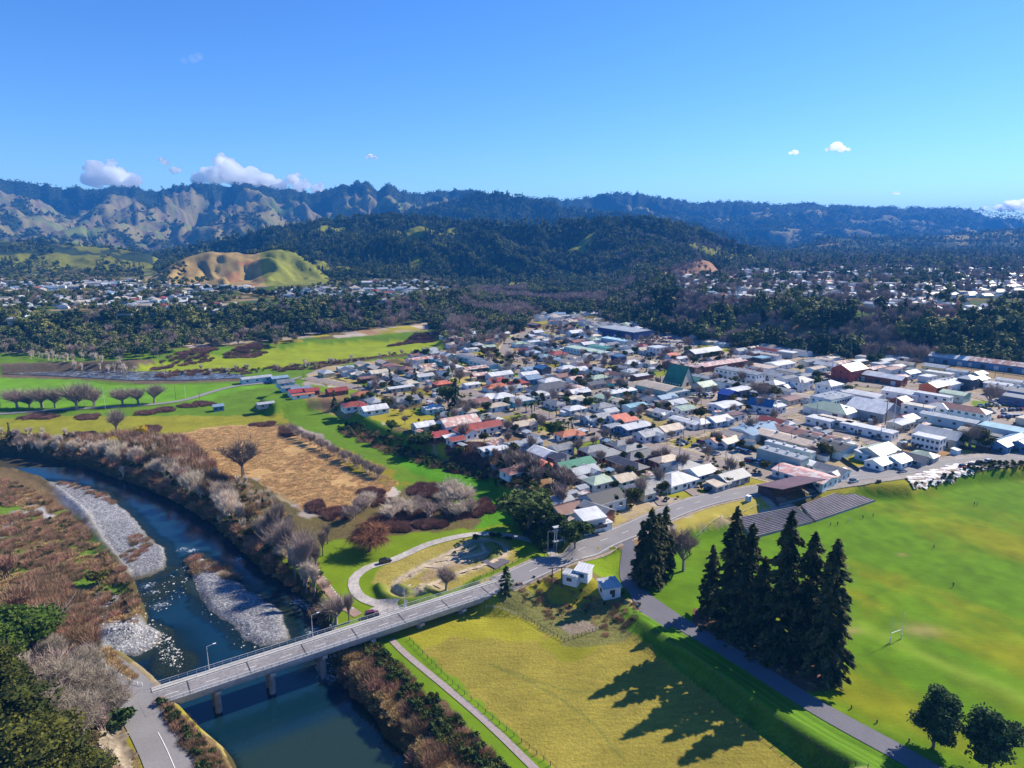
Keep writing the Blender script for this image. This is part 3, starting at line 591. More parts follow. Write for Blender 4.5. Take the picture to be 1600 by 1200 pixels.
STREETS = [ # pixel polylines at town level, half width
 ([(690,600),(760,620),(837,646),(950,677),(1020,697),(1100,718),(1200,743),(1245,756)], 5.2), ([(1003,687),(1060,679),(1130,664),(1200,650),(1270,637),(1345,621),(1430,606)], 4.6),
 ([(806,641),(860,630),(925,616),(990,602),(1052,590),(1110,579),(1160,566)], 4.8), ([(690,545),(780,566),(870,582),(930,592),(990,602),(1050,617),(1112,632),(1200,651),(1290,672),(1345,684),(1380,700),(1400,722)], 4.8),
 ([(870,582),(930,571),(990,561),(1060,548)], 4.2), ([(480,590),(520,598),(570,608),(640,620),(700,628)], 3.6), ([(700,628),(760,620)], 3.6),
 ([(830,515),(812,525),(800,532),(790,545),(800,556),(870,582)], 4), ([(1000,562),(1060,575),(1110,585),(1210,606),(1290,625)], 4.5), ([(1285,600),(1380,620),(1480,640),(1600,668)], 4.5),
 ([(1160,566),(1240,582),(1350,602),(1440,600),(1520,617),(1610,640)], 4.5), ([(1230,570),(1320,552),(1380,545)], 3.5), ([(810,690),(880,676),(945,664)], 0), ([(858,700),(900,690),(958,680)], 3),
 ([(975,810),(955,790),(945,775)], 0), ([(1037,790),(1018,770),(1012,760)], 1.6), ([(1090,775),(1065,758)], 1.6), ([(990,530),(1040,540),(1110,552),(1180,562)], 4)]
STREETS = [(smooth_line(WP(l, 5), 6), w) for l, w in STREETS if w]
for l, w in STREETS:
    if w > 3: ribbon('pavement', l, w+3.2, M_verge if False else vary('berm', (.36,.29,.17), .95, .4, .5, .1), .03)
for i, (l, w) in enumerate(STREETS): ribbon('street', l, w+.6, M_road2, .10+i*.006)
for l, w in STREETS[:3]: dashes(l, 0, 3, 7, .18, M_paint, off=.25)
for l in BMX_T: ribbon('dirt_track', l, .8, vary('pale_clay', (.46,.36,.25), .95, .9, .3, .2), .12, 2)
# smaller ways
LW = lambda l, z=-1.5: smooth_line(WP(l, z), 2)
ribbon('path', LW([(612,1006),(640,1033),(700,1083),(760,1135),(832,1205),(900,1275)], -3), .9, vary('walkway', (.33,.27,.25), .9, 2, .2), .08)
ribbon('path', LW([(466,880),(490,893),(506,915),(520,930),(535,945),(560,962)]), 1.5, M_path, .07)
ribbon('road', smooth_line(WP([(-80,652),(0,647),(100,640),(180,636),(240,632),(290,625),(330,613),(365,604),(400,600),(440,596),(478,588)], -1.5), 4), 2.4, M_road, .12)
ribbon('track', LW([(645,665),(700,682),(735,690),(790,682),(830,672)], 5), 2.2, vary('dirt_track', (.40,.33,.25), .95, 1, .3), .1)
ribbon('road', smooth_line(np.array([W(a, b, z) for a, b, z in [(668,520,6),(700,510,10),(735,497,16),(750,492,18)]]), 8), 4, M_track, .5)
ribbon('road', smooth_line(np.array([W(a, b, z) for a, b, z in [(240,511,14),(300,511,14),(400,511,14),(500,510,14)]]), 10), 4, M_road, 1.6)
for pts in ([(985,930),(1010,925),(1068,965),(1040,985),(1010,975)],): sheet_poly('car_park', WP(pts, .3), hz(*W(1020, 950, 0))+.25, M_acc)
def lot(pts, z=5.12, m=None): sheet_poly('car_park', WP(pts, 5), z, m or M_lot)
M_lot = vary('yard_surface', (.36,.31,.26), .92, .5, .3, .08)
lot([(1068,707),(1088,690),(1180,703),(1212,722),(1258,740),(1205,738),(1150,722)]); lot([(745,678),(790,668),(828,676),(770,690)], 5.15)
lot([(965,527),(1060,523),(1100,534),(1090,542),(1010,540)], 5.1); lot([(1060,615),(1110,600),(1140,612),(1110,628)], 5.14); lot([(1520,640),(1600,635),(1640,655),(1600,662),(1555,656)], 5.13)
lot([(1290,690),(1345,668),(1440,650),(1400,700),(1350,705)], 5.11); lot([(1105,592),(1128,585),(1150,590),(1128,598)], 5.13)
sheet_poly('parking_bay', WP([(752,878),(775,870),(798,877),(775,890)], -1.4), -1.2, asph('dark_seal', (.12,.11,.13)))
sheet_poly('parking_bay', WP([(574,955),(600,940),(628,952),(600,966)], -1.4), -1.2, M_track)
# rails in the yard
M_rail = vary('rail_bed', (.13,.09,.07), .9, .6, .3)
for k, (a, b) in enumerate((((1060,522),(1100,531)),)): pass
for a, b, c_ in (((1180,541),(1420,560),(1640,588)), ((1240,540),(1440,553),(1640,576)), ((1000,515),(1090,528),(1200,540)), ((1400,562),(1500,574),(1640,594))):
    ribbon('railway_track', smooth_line(WP([a, b, c_], 5), 12), 1.0, M_rail, .12)
# ============================================================ VEGETATION MODELS
M_bark = vary('bark', (.17,.13,.10), .9, 2, .3, obvar=.15); M_barkg = vary('grey_bark', (.30,.25,.21), .9, 2, .3, obvar=.2)
M_twig = vary('twigs', (.34,.26,.21), .9, 1, .2, obvar=.2); M_pale = vary('pale_twigs', (.70,.58,.43), .9, .5, .25, obvar=.15)
M_redtw = vary('red_twigs', (.36,.23,.13), .9, .5, .35, obvar=.5); M_will = vary('willow_twigs', (.26,.12,.055), .9, .5, .25, obvar=.1)
M_maroon = vary('maroon_twigs', (.25,.135,.10), .9, .3, .35, obvar=.2); M_ochre = vary('dry_stems', (.52,.36,.16), .9, .5, .3, obvar=.25)
M_seq = leafmat('sequoia_needles', (.018,.040,.012), (.15,.135,.05), .12, .2, .3)
M_pine = leafmat('pine_needles', (.018,.048,.018), (.08,.125,.045), .15, .15, .5)
M_broad = leafmat('broad_leaves', (.022,.05,.012), (.09,.13,.03), .35, .2, .4)
M_olive = leafmat('olive_leaves', (.03,.04,.008), (.115,.12,.018), .2, .2, .35)
M_bright = leafmat('bright_leaves', (.035,.085,.01), (.12,.175,.02), .2, .3, .5)
M_yellow = leafmat('yellow_blossom', (.45,.32,.01), (.6,.48,.03), .2, .3, .5)
M_far = leafmat('far_forest_leaves', (.030,.062,.020), (.18,.205,.055), .55, .1, .02)
def quads(P, size, rg, flat=0.0, out=None, asp=.6):
    n = len(P); a = rg.normal(size=(n, 3)); a[:, 2] *= (1-flat)
    if out is not None: a = a*.7+np.cross(out, rg.normal(size=(n, 3)))
    a /= np.linalg.norm(a, axis=1)[:, None]+1e-9; b = np.cross(a, rg.normal(size=(n, 3))); b /= np.linalg.norm(b, axis=1)[:, None]+1e-9
    s = (size*rg.uniform(.6, 1.3, n))[:, None] if not hasattr(size, '__len__') else np.asarray(size)[:, None]
    A = a*s; B = b*s*asp
    v = np.stack([P-A-B*.2, P+B, P+A-B*.2, P-B], 1).reshape(-1, 3); return v, np.arange(4*n).reshape(n, 4)
def conifer_mesh(seed, h, r, nb, ns, drop=.25, gap=.08, size=.75, power=1.0, ragged=.5):
    rg = np.random.default_rng(seed); z = h*(gap+(1-gap)*(np.arange(nb)+.5)/nb); k = (z/h-gap)/(1-gap)
    ln = r*np.clip((1-k)**power, 0, 1)*(1-.5*np.exp(-k*14))*rg.uniform(1-ragged, 1.1, nb)*(.8+.4*vnoise(z*.35, z*0+seed, seed))+.35
    az = rg.uniform(0, 2*math.pi, nb); d = np.stack([np.cos(az), np.sin(az)], 1)
    cnt = np.maximum(3, (ns*ln/r*1.6).astype(int)); bi = np.repeat(np.arange(nb), cnt); u = rg.uniform(.12, 1, len(bi))**.75
    L = ln[bi]; P = np.zeros((len(bi), 3)); wv = L*.20*(1.15-u)
    P[:, 0] = d[bi, 0]*u*L+rg.normal(size=len(bi))*wv*.6; P[:, 1] = d[bi, 1]*u*L+rg.normal(size=len(bi))*wv*.6
    P[:, 2] = z[bi]-drop*L*u**1.6+.12*L*u*(k[bi]-.3)+rg.normal(size=len(bi))*.18 - np.abs(rg.normal(size=len(bi)))*.45*u
    out = np.stack([d[bi, 0], d[bi, 1], -.45+0*u], 1)
    v, f = quads(P, size*rg.uniform(.6, 1.3, len(P)), rg, .2, asp=.5)
    # orient along the branch
    n = len(P); A = out+rg.normal(size=(n, 3))*.35; A /= np.linalg.norm(A, axis=1)[:, None]; B = np.cross(A, rg.normal(size=(n, 3))*.6+[0, 0, 1]); B /= np.linalg.norm(B, axis=1)[:, None]+1e-9
    s = (size*rg.uniform(.6, 1.35, n))[:, None]; v = np.stack([P-A*s, P+B*s*.42, P+A*s, P-B*s*.42], 1).reshape(-1, 3)
    crown = mesh_np('crown', v, f, []); t = MB(); t.tube((0, 0, -.6), (0, 0, h*.5), h*.021, h*.012, 8); t.tube((0, 0, h*.5), (0, 0, h*.985), h*.012, .06, 6)
    for i in range(0, nb, 2):
        t.tube((0, 0, z[i]+.1), (d[i, 0]*ln[i]*.85, d[i, 1]*ln[i]*.85, z[i]-drop*ln[i]*.7), .09, .03, 3, cap=False)
    return t.mesh('trunk', [M_bark]), crown
def blob_mesh(seed, h, r, nl, nq, size=.6, trunk=.25, flat=.75, irr=.5):
    rg = np.random.default_rng(seed); cz_ = h*(trunk+(1-trunk)/2); rz_ = h*(1-trunk)/2
    lob = []; 
    for i in range(nl):
        v = rg.normal(size=3); v /= np.linalg.norm(v); q = rg.uniform(.25, .75)
        lob.append((v[0]*r*q, v[1]*r*q, cz_+v[2]*rz_*q*flat+ (0.1*rz_), rg.uniform(.28, .5)*min(r, rz_*1.3)))
    lob.append((0, 0, cz_, .55*min(r, rz_))); lob = np.array(lob)
    li = rg.integers(0, len(lob), nq); v = rg.normal(size=(nq, 3)); v /= np.linalg.norm(v, axis=1)[:, None]; v[:, 2] = np.where(v[:, 2] < -.3, -v[:, 2]*.6, v[:, 2])
    P = lob[li, :3]+v*(lob[li, 3]*rg.uniform(.72, 1.12, nq))[:, None]; qv, qf = quads(P, size, rg, .2)
    c = MB(); 
    for x, y, z, s in lob:
        c_v = []; k = s*.74
        for a, b in ((0, 1), (5, .7), (5, -.35), (0, -.9)):
            if a == 0: c_v.append((x, y, z+k*b))
            else:
                for j in range(a):
                    t = 2*math.pi*j/a+b*3; w = math.sqrt(max(0, 1-b*b)); c_v.append((x+k*w*math.cos(t)*rg.uniform(.8, 1.2), y+k*w*math.sin(t)*rg.uniform(.8, 1.2), z+k*b))
        f = [(0, 1+j, 1+(j+1) % 5) for j in range(5)]+[(1+j, 6+j, 6+(j+1) % 5, 1+(j+1) % 5) for j in range(5)]+[(11, 6+(j+1) % 5, 6+j) for j in range(5)]
        c.add(c_v, f)
    n = len(qv); vv = np.vstack([qv, np.array(c.v)]); ff = [tuple(q) for q in qf]+[tuple(i+n for i in q) for q in c.f]
    crown = mesh_np('crown', vv, ff, []); t = MB(); t.tube((0, 0, -.5), (0, 0, cz_*.9), max(.12, h*.028), max(.06, h*.012), 6)
    for x, y, z, s in lob[:5]: t.tube((0, 0, h*trunk*.8), (x*.8, y*.8, z), max(.06, h*.012), .04, 4, cap=False)
    return t.mesh('trunk', [M_bark]), crown
def bare_mesh(seed, h, spread=.55, n1=6, depth=3, ntw=1200, tw=.035, tl=.8, up=.35, stem=.28, droop=0, multi=1, lean=.05, twup=.5):
    rg = random.Random(seed); t = MB(); tips = []
    def grow(p, d, L, r, lv):
        q = p+d*L; t.tube(p, q, r, r*.62, 4 if lv < 2 else 3, cap=False)
        if lv >= depth:
            tips.append((p, q, L)); return
        n = n1 if lv == 0 else rg.randint(3, 4)
        for i in range(n):
            a = rg.uniform(0, 2*math.pi); side = Vector((math.cos(a), math.sin(a), 0)); s0 = rg.uniform(.35, 1) if lv else rg.uniform(.7, 1)
            nd = (d*.8+side*rg.uniform(.5, 1)*spread*1.6+Vector((0, 0, up))).normalized(); nd = (nd+Vector((0, 0, -droop*lv*.3))).normalized()
            grow(p+d*L*s0, nd, L*rg.uniform(.55, .85), r*.55, lv+1)
        if lv: tips.append((p, q, L))
    for m in range(multi):
        a = rg.uniform(0, 6.28); off = Vector((math.cos(a), math.sin(a), 0))*(0 if multi == 1 else h*.1*rg.random())
        d0 = Vector((rg.uniform(-1, 1)*(lean if multi == 1 else spread*.55), rg.uniform(-1, 1)*(lean if multi == 1 else spread*.55), 1)).normalized()
        grow(off+Vector((0, 0, -.3)), d0, h*stem*rg.uniform(.8, 1.1), h*.022/(1 if multi == 1 else 1.6), 0)
    r2 = np.random.default_rng(seed); k = r2.integers(0, len(tips), ntw); A = np.array([tuple(a[0]) for a in tips])[k]; B = np.array([tuple(a[1]) for a in tips])[k]; L = np.array([a[2] for a in tips])[k]
    u = r2.uniform(.1, 1, ntw)[:, None]; P = A+(B-A)*u; dr = (B-A)/L[:, None]*.6+r2.normal(size=(ntw, 3))*.55; dr[:, 2] += twup-droop*1.6; dr /= np.linalg.norm(dr, axis=1)[:, None]
    ln = (tl*h/12*r2.uniform(.5, 1.4, ntw))[:, None]; sd_w = np.cross(dr, r2.normal(size=(ntw, 3))); sd_w /= np.linalg.norm(sd_w, axis=1)[:, None]+1e-9; w = tw*h/12
    v = np.stack([P-sd_w*w, P+sd_w*w, P+dr*ln], 1).reshape(-1, 3)
    tr = t.mesh('trunk', []); sc = h/max(np.percentile(v[:, 2], 99), 1)
    for vv in tr.vertices: vv.co *= sc
    return tr, mesh_np('crown', v*sc, np.arange(3*ntw).reshape(-1, 3), [])
def brush_mesh(seed, h, r, n, w=.05, mats=(), lean=.5):
    g = np.random.default_rng(seed); a = g.uniform(0, 6.283, n); q = np.sqrt(g.uniform(0, 1, n))*r; P = np.stack([q*np.cos(a), q*np.sin(a), -.1+0*q], 1)
    d = np.stack([np.cos(a)*q/r*lean, np.sin(a)*q/r*lean, 1+0*a], 1)+g.normal(size=(n, 3))*.25; d /= np.linalg.norm(d, axis=1)[:, None]
    L = (h*g.uniform(.5, 1.05, n)*(1-.4*(q/r)**2))[:, None]; s = np.cross(d, g.normal(size=(n, 3))); s /= np.linalg.norm(s, axis=1)[:, None]
    b0 = g.uniform(0, .5, n)[:, None]
    return mesh_np('brush', np.stack([P+d*L*b0-s*w, P+d*L*b0+s*w, P+d*L], 1).reshape(-1, 3), np.arange(3*n).reshape(-1, 3), list(mats))
def palm_mesh(seed, h, n=26, fl=2.6):
    rg = random.Random(seed); t = MB(); t.tube((0, 0, -.3), (0, 0, h*.85), .28, .2, 7); c = MB()
    for i in range(n):
        a = rg.uniform(0, 6.28); e = rg.uniform(-.4, 1.2); p = Vector((0, 0, h*.85)); d = Vector((math.cos(a)*math.cos(e), math.sin(a)*math.cos(e), math.sin(e)))
        side = Vector((-math.sin(a), math.cos(a), 0)); pr = [p-side*.1, p+side*.1]
        for k in range(1, 5):
            q = p+d*fl*k/4+Vector((0, 0, -fl*.55*(k/4)**2)); w = (.38, .45, .33, .05)[k-1]; nw = [q-side*w, q+side*w]; c.add(pr+nw, [(0, 1, 3, 2)]); pr = nw
    return t.mesh('trunk', [M_bark]), c.mesh('crown', [])
def withmat(me, m, name=None):
    c = me.copy(); c.materials.clear(); c.materials.append(m)
    if name: c.name = name
    return c
def joined(tr, cr, m0, m1, name):
    a = len(tr.vertices); v = np.zeros((a+len(cr.vertices))*3, np.float32); tr.vertices.foreach_get('co', v[:a*3]); w = np.zeros(len(cr.vertices)*3, np.float32); cr.vertices.foreach_get('co', w); v[a*3:] = w
    f = [tuple(p.vertices) for p in tr.polygons]+[tuple(i+a for i in p.vertices) for p in cr.polygons]
    return mesh_np(name, v.reshape(-1, 3), f, [m0, m1], [0]*len(tr.polygons)+[1]*len(cr.polygons))

PROTO = {}
def proto(k, pair, m0, m1): PROTO[k] = (withmat(pair[0], m0), withmat(pair[1], m1), joined(pair[0], pair[1], m0, m1, k))
for i in range(3): proto('seq%d' % i, conifer_mesh(100+i, 38, 7.6, 240, 50, size=.85, gap=.05, power=.72, ragged=.6), M_bark, M_seq)
proto('seqw0', conifer_mesh(120, 25, 4.4, 130, 40, size=.75, gap=.03, power=.7), M_bark, M_seq)
proto('pinebig', blob_mesh(130, 13.5, 5.6, 30, 9000, .34, .06, 1.3), M_bark, M_pine)
proto('pinebig2', blob_mesh(131, 13.5, 5.6, 30, 9000, .34, .06, 1.3), M_bark, M_pine)
proto('conifer0', conifer_mesh(140, 12, 2.9, 46, 20, size=.6, gap=.05), M_bark, M_pine); proto('conifer1', conifer_mesh(141, 13, 2.2, 46, 16, size=.6, gap=.04), M_bark, M_broad)
proto('broad0', blob_mesh(150, 10, 5, 14, 1500, .5, .15), M_bark, M_broad); proto('broad1', blob_mesh(151, 9, 5, 12, 1500, .5, .12), M_bark, M_olive); proto('broad2', blob_mesh(152, 10, 4.2, 12, 1300, .5, .15), M_bark, M_broad)
proto('bright0', blob_mesh(153, 8, 4.5, 12, 2200, .4, .1), M_bark, M_bright)
proto('shrub0', blob_mesh(160, 3, 1.9, 6, 350, .33, .05), M_bark, M_broad); proto('shrub1', blob_mesh(161, 2.6, 1.8, 6, 350, .33, .05), M_bark, M_olive); proto('shrub2', blob_mesh(162, 2.2, 1.6, 5, 300, .3, .05), M_bark, M_bright)
proto('oliveb', blob_mesh(163, 13, 7, 30, 9000, .33, .1, 1.1), M_bark, M_olive); proto('brightb', blob_mesh(164, 9, 6, 22, 6000, .33, .1), M_bark, M_bright)
proto('yellow0', blob_mesh(165, 8, 2.5, 8, 500, .4, .25), M_barkg, M_yellow)
proto('bare0', bare_mesh(170, 13, .8, 8, 3, 1100, .024, 1.5, stem=.16), M_barkg, M_twig); proto('bare1', bare_mesh(171, 13, .65, 8, 3, 1100, .024, 1.5, stem=.16), M_barkg, M_twig)
proto('bareup0', bare_mesh(172, 14, .34, 9, 3, 1800, .024, 1.6, up=.75, stem=.2, twup=1.1), M_barkg, M_twig); proto('bareup1', bare_mesh(173, 14, .3, 9, 3, 1800, .024, 1.6, up=.8, stem=.22, twup=1.2), M_barkg, M_pale)
proto('oak0', bare_mesh(174, 14, .8, 8, 4, 1500, .03, 1.1, up=.35, stem=.22), M_bark, M_bark); proto('oak1', bare_mesh(175, 12, .7, 9, 4, 3200, .03, 1.1, up=.3, stem=.22), M_barkg, M_twig)
proto('willow', bare_mesh(176, 11, .75, 9, 3, 6500, .035, 1.9, up=.25, stem=.3, droop=.75), M_bark, M_will)
proto('thick0', bare_mesh(177, 8, .8, 6, 2, 2000, .04, 1.9, up=.45, stem=.3, multi=12, twup=.7), M_pale, M_pale); proto('thick1', bare_mesh(178, 8, .75, 6, 2, 2000, .04, 1.9, up=.5, stem=.3, multi=10, twup=.8), M_pale, M_twig)
proto('thickr', bare_mesh(179, 7, .6, 5, 2, 1500, .045, 2.0, up=.6, stem=.33, multi=9, twup=1.3), M_redtw, M_redtw)
proto('greyb', bare_mesh(180, 12, .75, 7, 4, 9000, .022, 1.2, up=.3, stem=.22, multi=4), M_barkg, vary('lichen_twigs', (.36,.30,.22), .9, .6, .3, obvar=.1))
proto('fan0', bare_mesh(183, 12, .95, 9, 3, 1500, .022, 1.7, up=.5, stem=.15, twup=.7), M_barkg, M_twig); proto('fan1', bare_mesh(184, 12, .85, 10, 3, 1500, .022, 1.7, up=.6, stem=.15, twup=.8), M_barkg, M_twig)
proto('palm0', palm_mesh(190, 6), M_bark, M_broad)
# small prototypes for scattered masses (kept outside the scene; used only through geometry nodes)
def raw(name, me): return bpy.data.objects.new(name, me)
SC = {'forest': [], 'bushwood': [], 'brushred': [], 'brushpale': [], 'maroon': [], 'green': [], 'stones': [], 'tuft': [], 'conif': [], 'yellowish': [], 'reeds': []}
for i in range(3):
    a = conifer_mesh(200+i, 17, 4.2, 26, 8, size=1.7, gap=.03); SC['forest'].append(raw('src', withmat(a[1], M_far))); SC['conif'].append(SC['forest'][-1])
for i in range(4):
    a = blob_mesh(210+i, 12, 6.5, 8, 170, 1.25, .05); SC['forest'].append(raw('src', withmat(a[1], M_far))); SC['green'].append(SC['forest'][-1])
for i in range(3):
    a = bare_mesh(220+i, 11, .5, 6, 2, 420, .09, 2.2, multi=4, up=.6, stem=.3); SC['bushwood'].append(raw('src', joined(a[0], a[1], M_twig, M_twig, 'src')))
    SC['brushpale'].append(raw('src', withmat(joined(*bare_mesh(230+i, 6, .5, 5, 1, 420, .075, 3.4, multi=8, up=.8, stem=.4, twup=1.6), M_pale, M_pale, 's'), M_pale)))
    SC['brushred'].append(raw('src', brush_mesh(240+i, 2.6, 1.7, 330, .045, [M_redtw], .8))); SC['maroon'].append(raw('src', brush_mesh(250+i, 3.2, 2.6, 420, .10, [M_maroon], .5)))
    SC['tuft'].append(raw('src', brush_mesh(260+i, 1.3, 1.0, 160, .05, [M_ochre], 1.2))); SC['reeds'].append(raw('src', brush_mesh(265+i, .9, 1.6, 130, .06, [vary('reed_stems', (.72,.50,.24), .9, .4, .3, obvar=.2)], .6)))
    a = blob_mesh(270+i, 9, 4.5, 7, 260, .8, .05); SC['yellowish'].append(raw('src', withmat(a[1], M_olive)))
    rg = np.random.default_rng(300+i); m = MB(); v = [(rg.uniform(.7, 1.1)*x*.35, rg.uniform(.7, 1.1)*y*.28, rg.uniform(.7, 1.1)*z*.2) for x, y, z in ((1,0,0),(.4,1,.1),(-.7,.6,0),(-.9,-.5,.1),(.2,-1,0),(0,.1,1),(0,0,-1))]
    m.add(v, [(0,1,5),(1,2,5),(2,3,5),(3,4,5),(4,0,5),(1,0,6),(2,1,6),(3,2,6),(4,3,6),(0,4,6)]); SC['stones'].append(raw('src', m.mesh('stone', [vary('river_stone', (.5,.47,.43), .8, 3, .4, obvar=.3)])))
shr = [joined(*blob_mesh(280+i, 2.4, 1.6, 5, 160, .34, .03), M_bark, M_broad if i < 2 else M_olive, 's') for i in range(3)]
SC['shrubs'] = [raw('src', m) for m in shr]
def scatter(name, P, scale, src, tilt=.0, kind='stuff', zs=1.0):
    P = np.asarray(P, np.float32); me = bpy.data.meshes.new(name); me.vertices.add(len(P)); me.vertices.foreach_set('co', P.ravel())
    a = me.attributes.new('sc', 'FLOAT', 'POINT'); a.data.foreach_set('value', np.asarray(scale, np.float32))
    coll = bpy.data.collections.new(name+'_sources')
    for s in src: coll.objects.link(bpy.data.objects.new("src", s.data))
    ng = bpy.data.node_groups.new(name, 'GeometryNodeTree'); ng.interface.new_socket('Geometry', in_out='INPUT', socket_type='NodeSocketGeometry'); ng.interface.new_socket('Geometry', in_out='OUTPUT', socket_type='NodeSocketGeometry')
    n = ng.nodes; gi = n.new('NodeGroupInput'); go = n.new('NodeGroupOutput'); ip = n.new('GeometryNodeInstanceOnPoints'); ci = n.new('GeometryNodeCollectionInfo'); ci.inputs['Collection'].default_value = coll; ci.inputs['Separate Children'].default_value = True; ci.inputs['Reset Children'].default_value = True
    ip.inputs['Pick Instance'].default_value = True; rv = n.new('FunctionNodeRandomValue'); rv.data_type = 'FLOAT_VECTOR'; rv.inputs[0].default_value = (-tilt, -tilt, 0); rv.inputs[1].default_value = (tilt, tilt, 6.283)
    ri = n.new('FunctionNodeRandomValue'); ri.data_type = 'INT'; ri.inputs['Min'].default_value = 0; ri.inputs[5].default_value = len(src)-1; ri.inputs['Seed'].default_value = 5
    na = n.new('GeometryNodeInputNamedAttribute'); na.data_type = 'FLOAT'; na.inputs['Name'].default_value = 'sc'; L = ng.links
    L.new(gi.outputs[0], ip.inputs['Points']); L.new(ci.outputs[0], ip.inputs['Instance']); L.new(ri.outputs[2], ip.inputs['Instance Index']); L.new(rv.outputs[0], ip.inputs['Rotation']); L.new(na.outputs[0], ip.inputs['Scale']); L.new(ip.outputs[0], go.inputs[0])
    o = obj(name, me); md = o.modifiers.new('scatter', 'NODES'); md.node_group = ng; return tag(o, kind=kind)

# ============================================================ THINGS WITH LABELS
THINGS = []          # (object, description, category, group, where function) -> labels are made unique at the end
def reg(o, desc, cat, group=None, fixed=False):
    o['label'] = desc; o['category'] = cat
    if group: o['group'] = group
    THINGS.append([o, desc, fixed]); return o
def tree(name, key, p, h, desc, group=None, parts=True, rz=None, fixed=False, wide=1.0, h0=None):
    tr, cr, jn = PROTO[key]; H0 = max(v.co.z for v in cr.vertices) if key not in _H else _H[key]; _H[key] = H0
    s = h/H0; rz = random.uniform(0, 6.28) if rz is None else rz
    if parts:
        e = empty(name, p, rz); e.scale = (s*wide, s*wide, s); obj('trunk', tr, e); obj('crown', cr, e)
    else: e = obj(name, jn, None, p, rz, (s*wide, s*wide, s))
    return reg(e, desc, 'palm' if 'palm' in key else ('bush' if 'shrub' in key else 'tree'), group, fixed)
_H = {}
def hgt(bp, ty):
    p = at(*bp); X, Y, Z = (float(v) for v in ray(bp[0], ty)); return p, CAMH+p.y*Z/Y-p.z
# redwoods
RW = 'tall redwoods beside the access road'
for (bx, by, ty, k, d) in ((1108,958,850,0,'shorter dark redwood at the left end of the tall row'),(1138,985,790,1,'tall dark redwood, left peak of the row beside the access road'),
        (1163,1000,814,2,'dark redwood between the left peak and the broadest redwood'),(1185,1010,868,0,'lower redwood with its top hidden behind the tallest redwood'),(1218,1022,795,1,'tallest and broadest redwood, in the middle of the row'),
        (1254,1035,828,2,'slim redwood just right of the broadest redwood'),(1287,1058,840,0,'ragged redwood at the right end of the row, nearest the rugby posts')):
    p, h = hgt((bx, by), ty); tree('redwood_tree', 'seq%d' % k, p, h, d, RW, fixed=True, wide=.98)
for (bx, by, ty, d) in ((1001,912,812,'leftmost redwood of the dark clump beside the white kiosk'),(1014,916,792,'front redwood of the clump, nearest the car park'),(1026,908,800,'redwood in the middle back of the clump by the main road'),(1036,898,789,'pointed redwood at the right back of the clump')):
    p, h = hgt((bx, by), ty); tree('redwood_tree', 'seqw0' if bx != 1014 else 'seq2', p, h, d, 'redwood clump by the car park', fixed=True, wide=1.15)
p, h = hgt((1458,1168), 1069); tree('pine_tree', 'pinebig', p, h*.98, 'bushy dark pine beside the access road, lower right of the field', None, fixed=True, wide=.98)
p, h = hgt((1545,1206), 1112); tree('pine_tree', 'pinebig2', p, h, 'bushy dark pine in the bottom right corner of the picture', None, fixed=True, wide=1.0)
p, h = hgt((791,928), 886); tree('spruce_tree', 'conifer0', p, h*1.05, 'small rounded dark conifer at the right end of the bridge', None, fixed=True, wide=1.5)
p, h = hgt((1068,892), 818); tree('bare_tree', 'oak1', p, h, 'thin bare tree on the grass right of the redwood clump', None, fixed=True)
p, h = hgt((577,862), 804); tree('willow_tree', 'willow', p, h*1.05, 'large brown weeping willow on the lawn above the gravel ring road', None, fixed=True, wide=1.25)
p, h = hgt((380,745), 680); tree('bare_tree', 'oak0', p, h, 'dark bare spreading tree standing in the brown reed field', None, fixed=True)
p, h = hgt((697,922), 876); tree('bare_tree', 'bare0', p, h, 'small bare tree inside the dirt bike track beside the bridge', None, fixed=True)
p, h = hgt((182,675), 633); tree('bare_tree', 'bare1', p, h, 'single bare tree standing above the scrub left of the reed field', None, fixed=True)
p, h = hgt((546,972), 918); tree('bare_tree', 'bareup0', p, h, 'thin bare poplar beside the bridge rail and the stone-edged path', None, fixed=True)
p, h = hgt((525,975), 925); tree('bare_tree', 'bare1', p, h, 'ivy covered bare tree on the river bank next to the bridge', None, fixed=True, wide=1.3)
for x, b, t in ((27,637,600),(46,637,610),(66,637,598),(86,637,600),(120,640,590),(147,635,600),(192,633,600),(216,631,600),(241,630,595)):
    p, h = hgt((x, b), t); tree('bare_tree', random.choice(['fan0','fan1']), p, h*1.05, 'bare winter tree along the paddock lane', 'bare trees along the paddock lane', wide=1.25)
for k, (x, b) in enumerate([(455+i*6.2+random.uniform(-1, 1), 672+i*3.15+random.uniform(-.8, .8)) for i in range(23)]):
    p = at(x, b+6); tree('young_tree', 'thick1' if k % 3 else 'bareup0', p, random.uniform(6.4, 7.8), ('bushy' if k % 3 else 'slim')+' bare young tree', 'young trees lining the reed field', parts=False, wide=.95)
# trees above the footpath by the river
for x, b, t in ((462,905,835),(476,912,825),(484,898,830),(470,885,815),(495,895,840),(505,868,820),(452,880,800),(440,870,805),(512,850,815),(428,850,780),(438,838,775),(480,925,868),(492,930,870)):
    p, h = hgt((x, b), t); tree('bare_tree', random.choice(['bareup0','bareup1','bareup0','bare1']), p, h, 'tall bare poplar', 'bare poplars on the river bank above the bridge', parts=True)
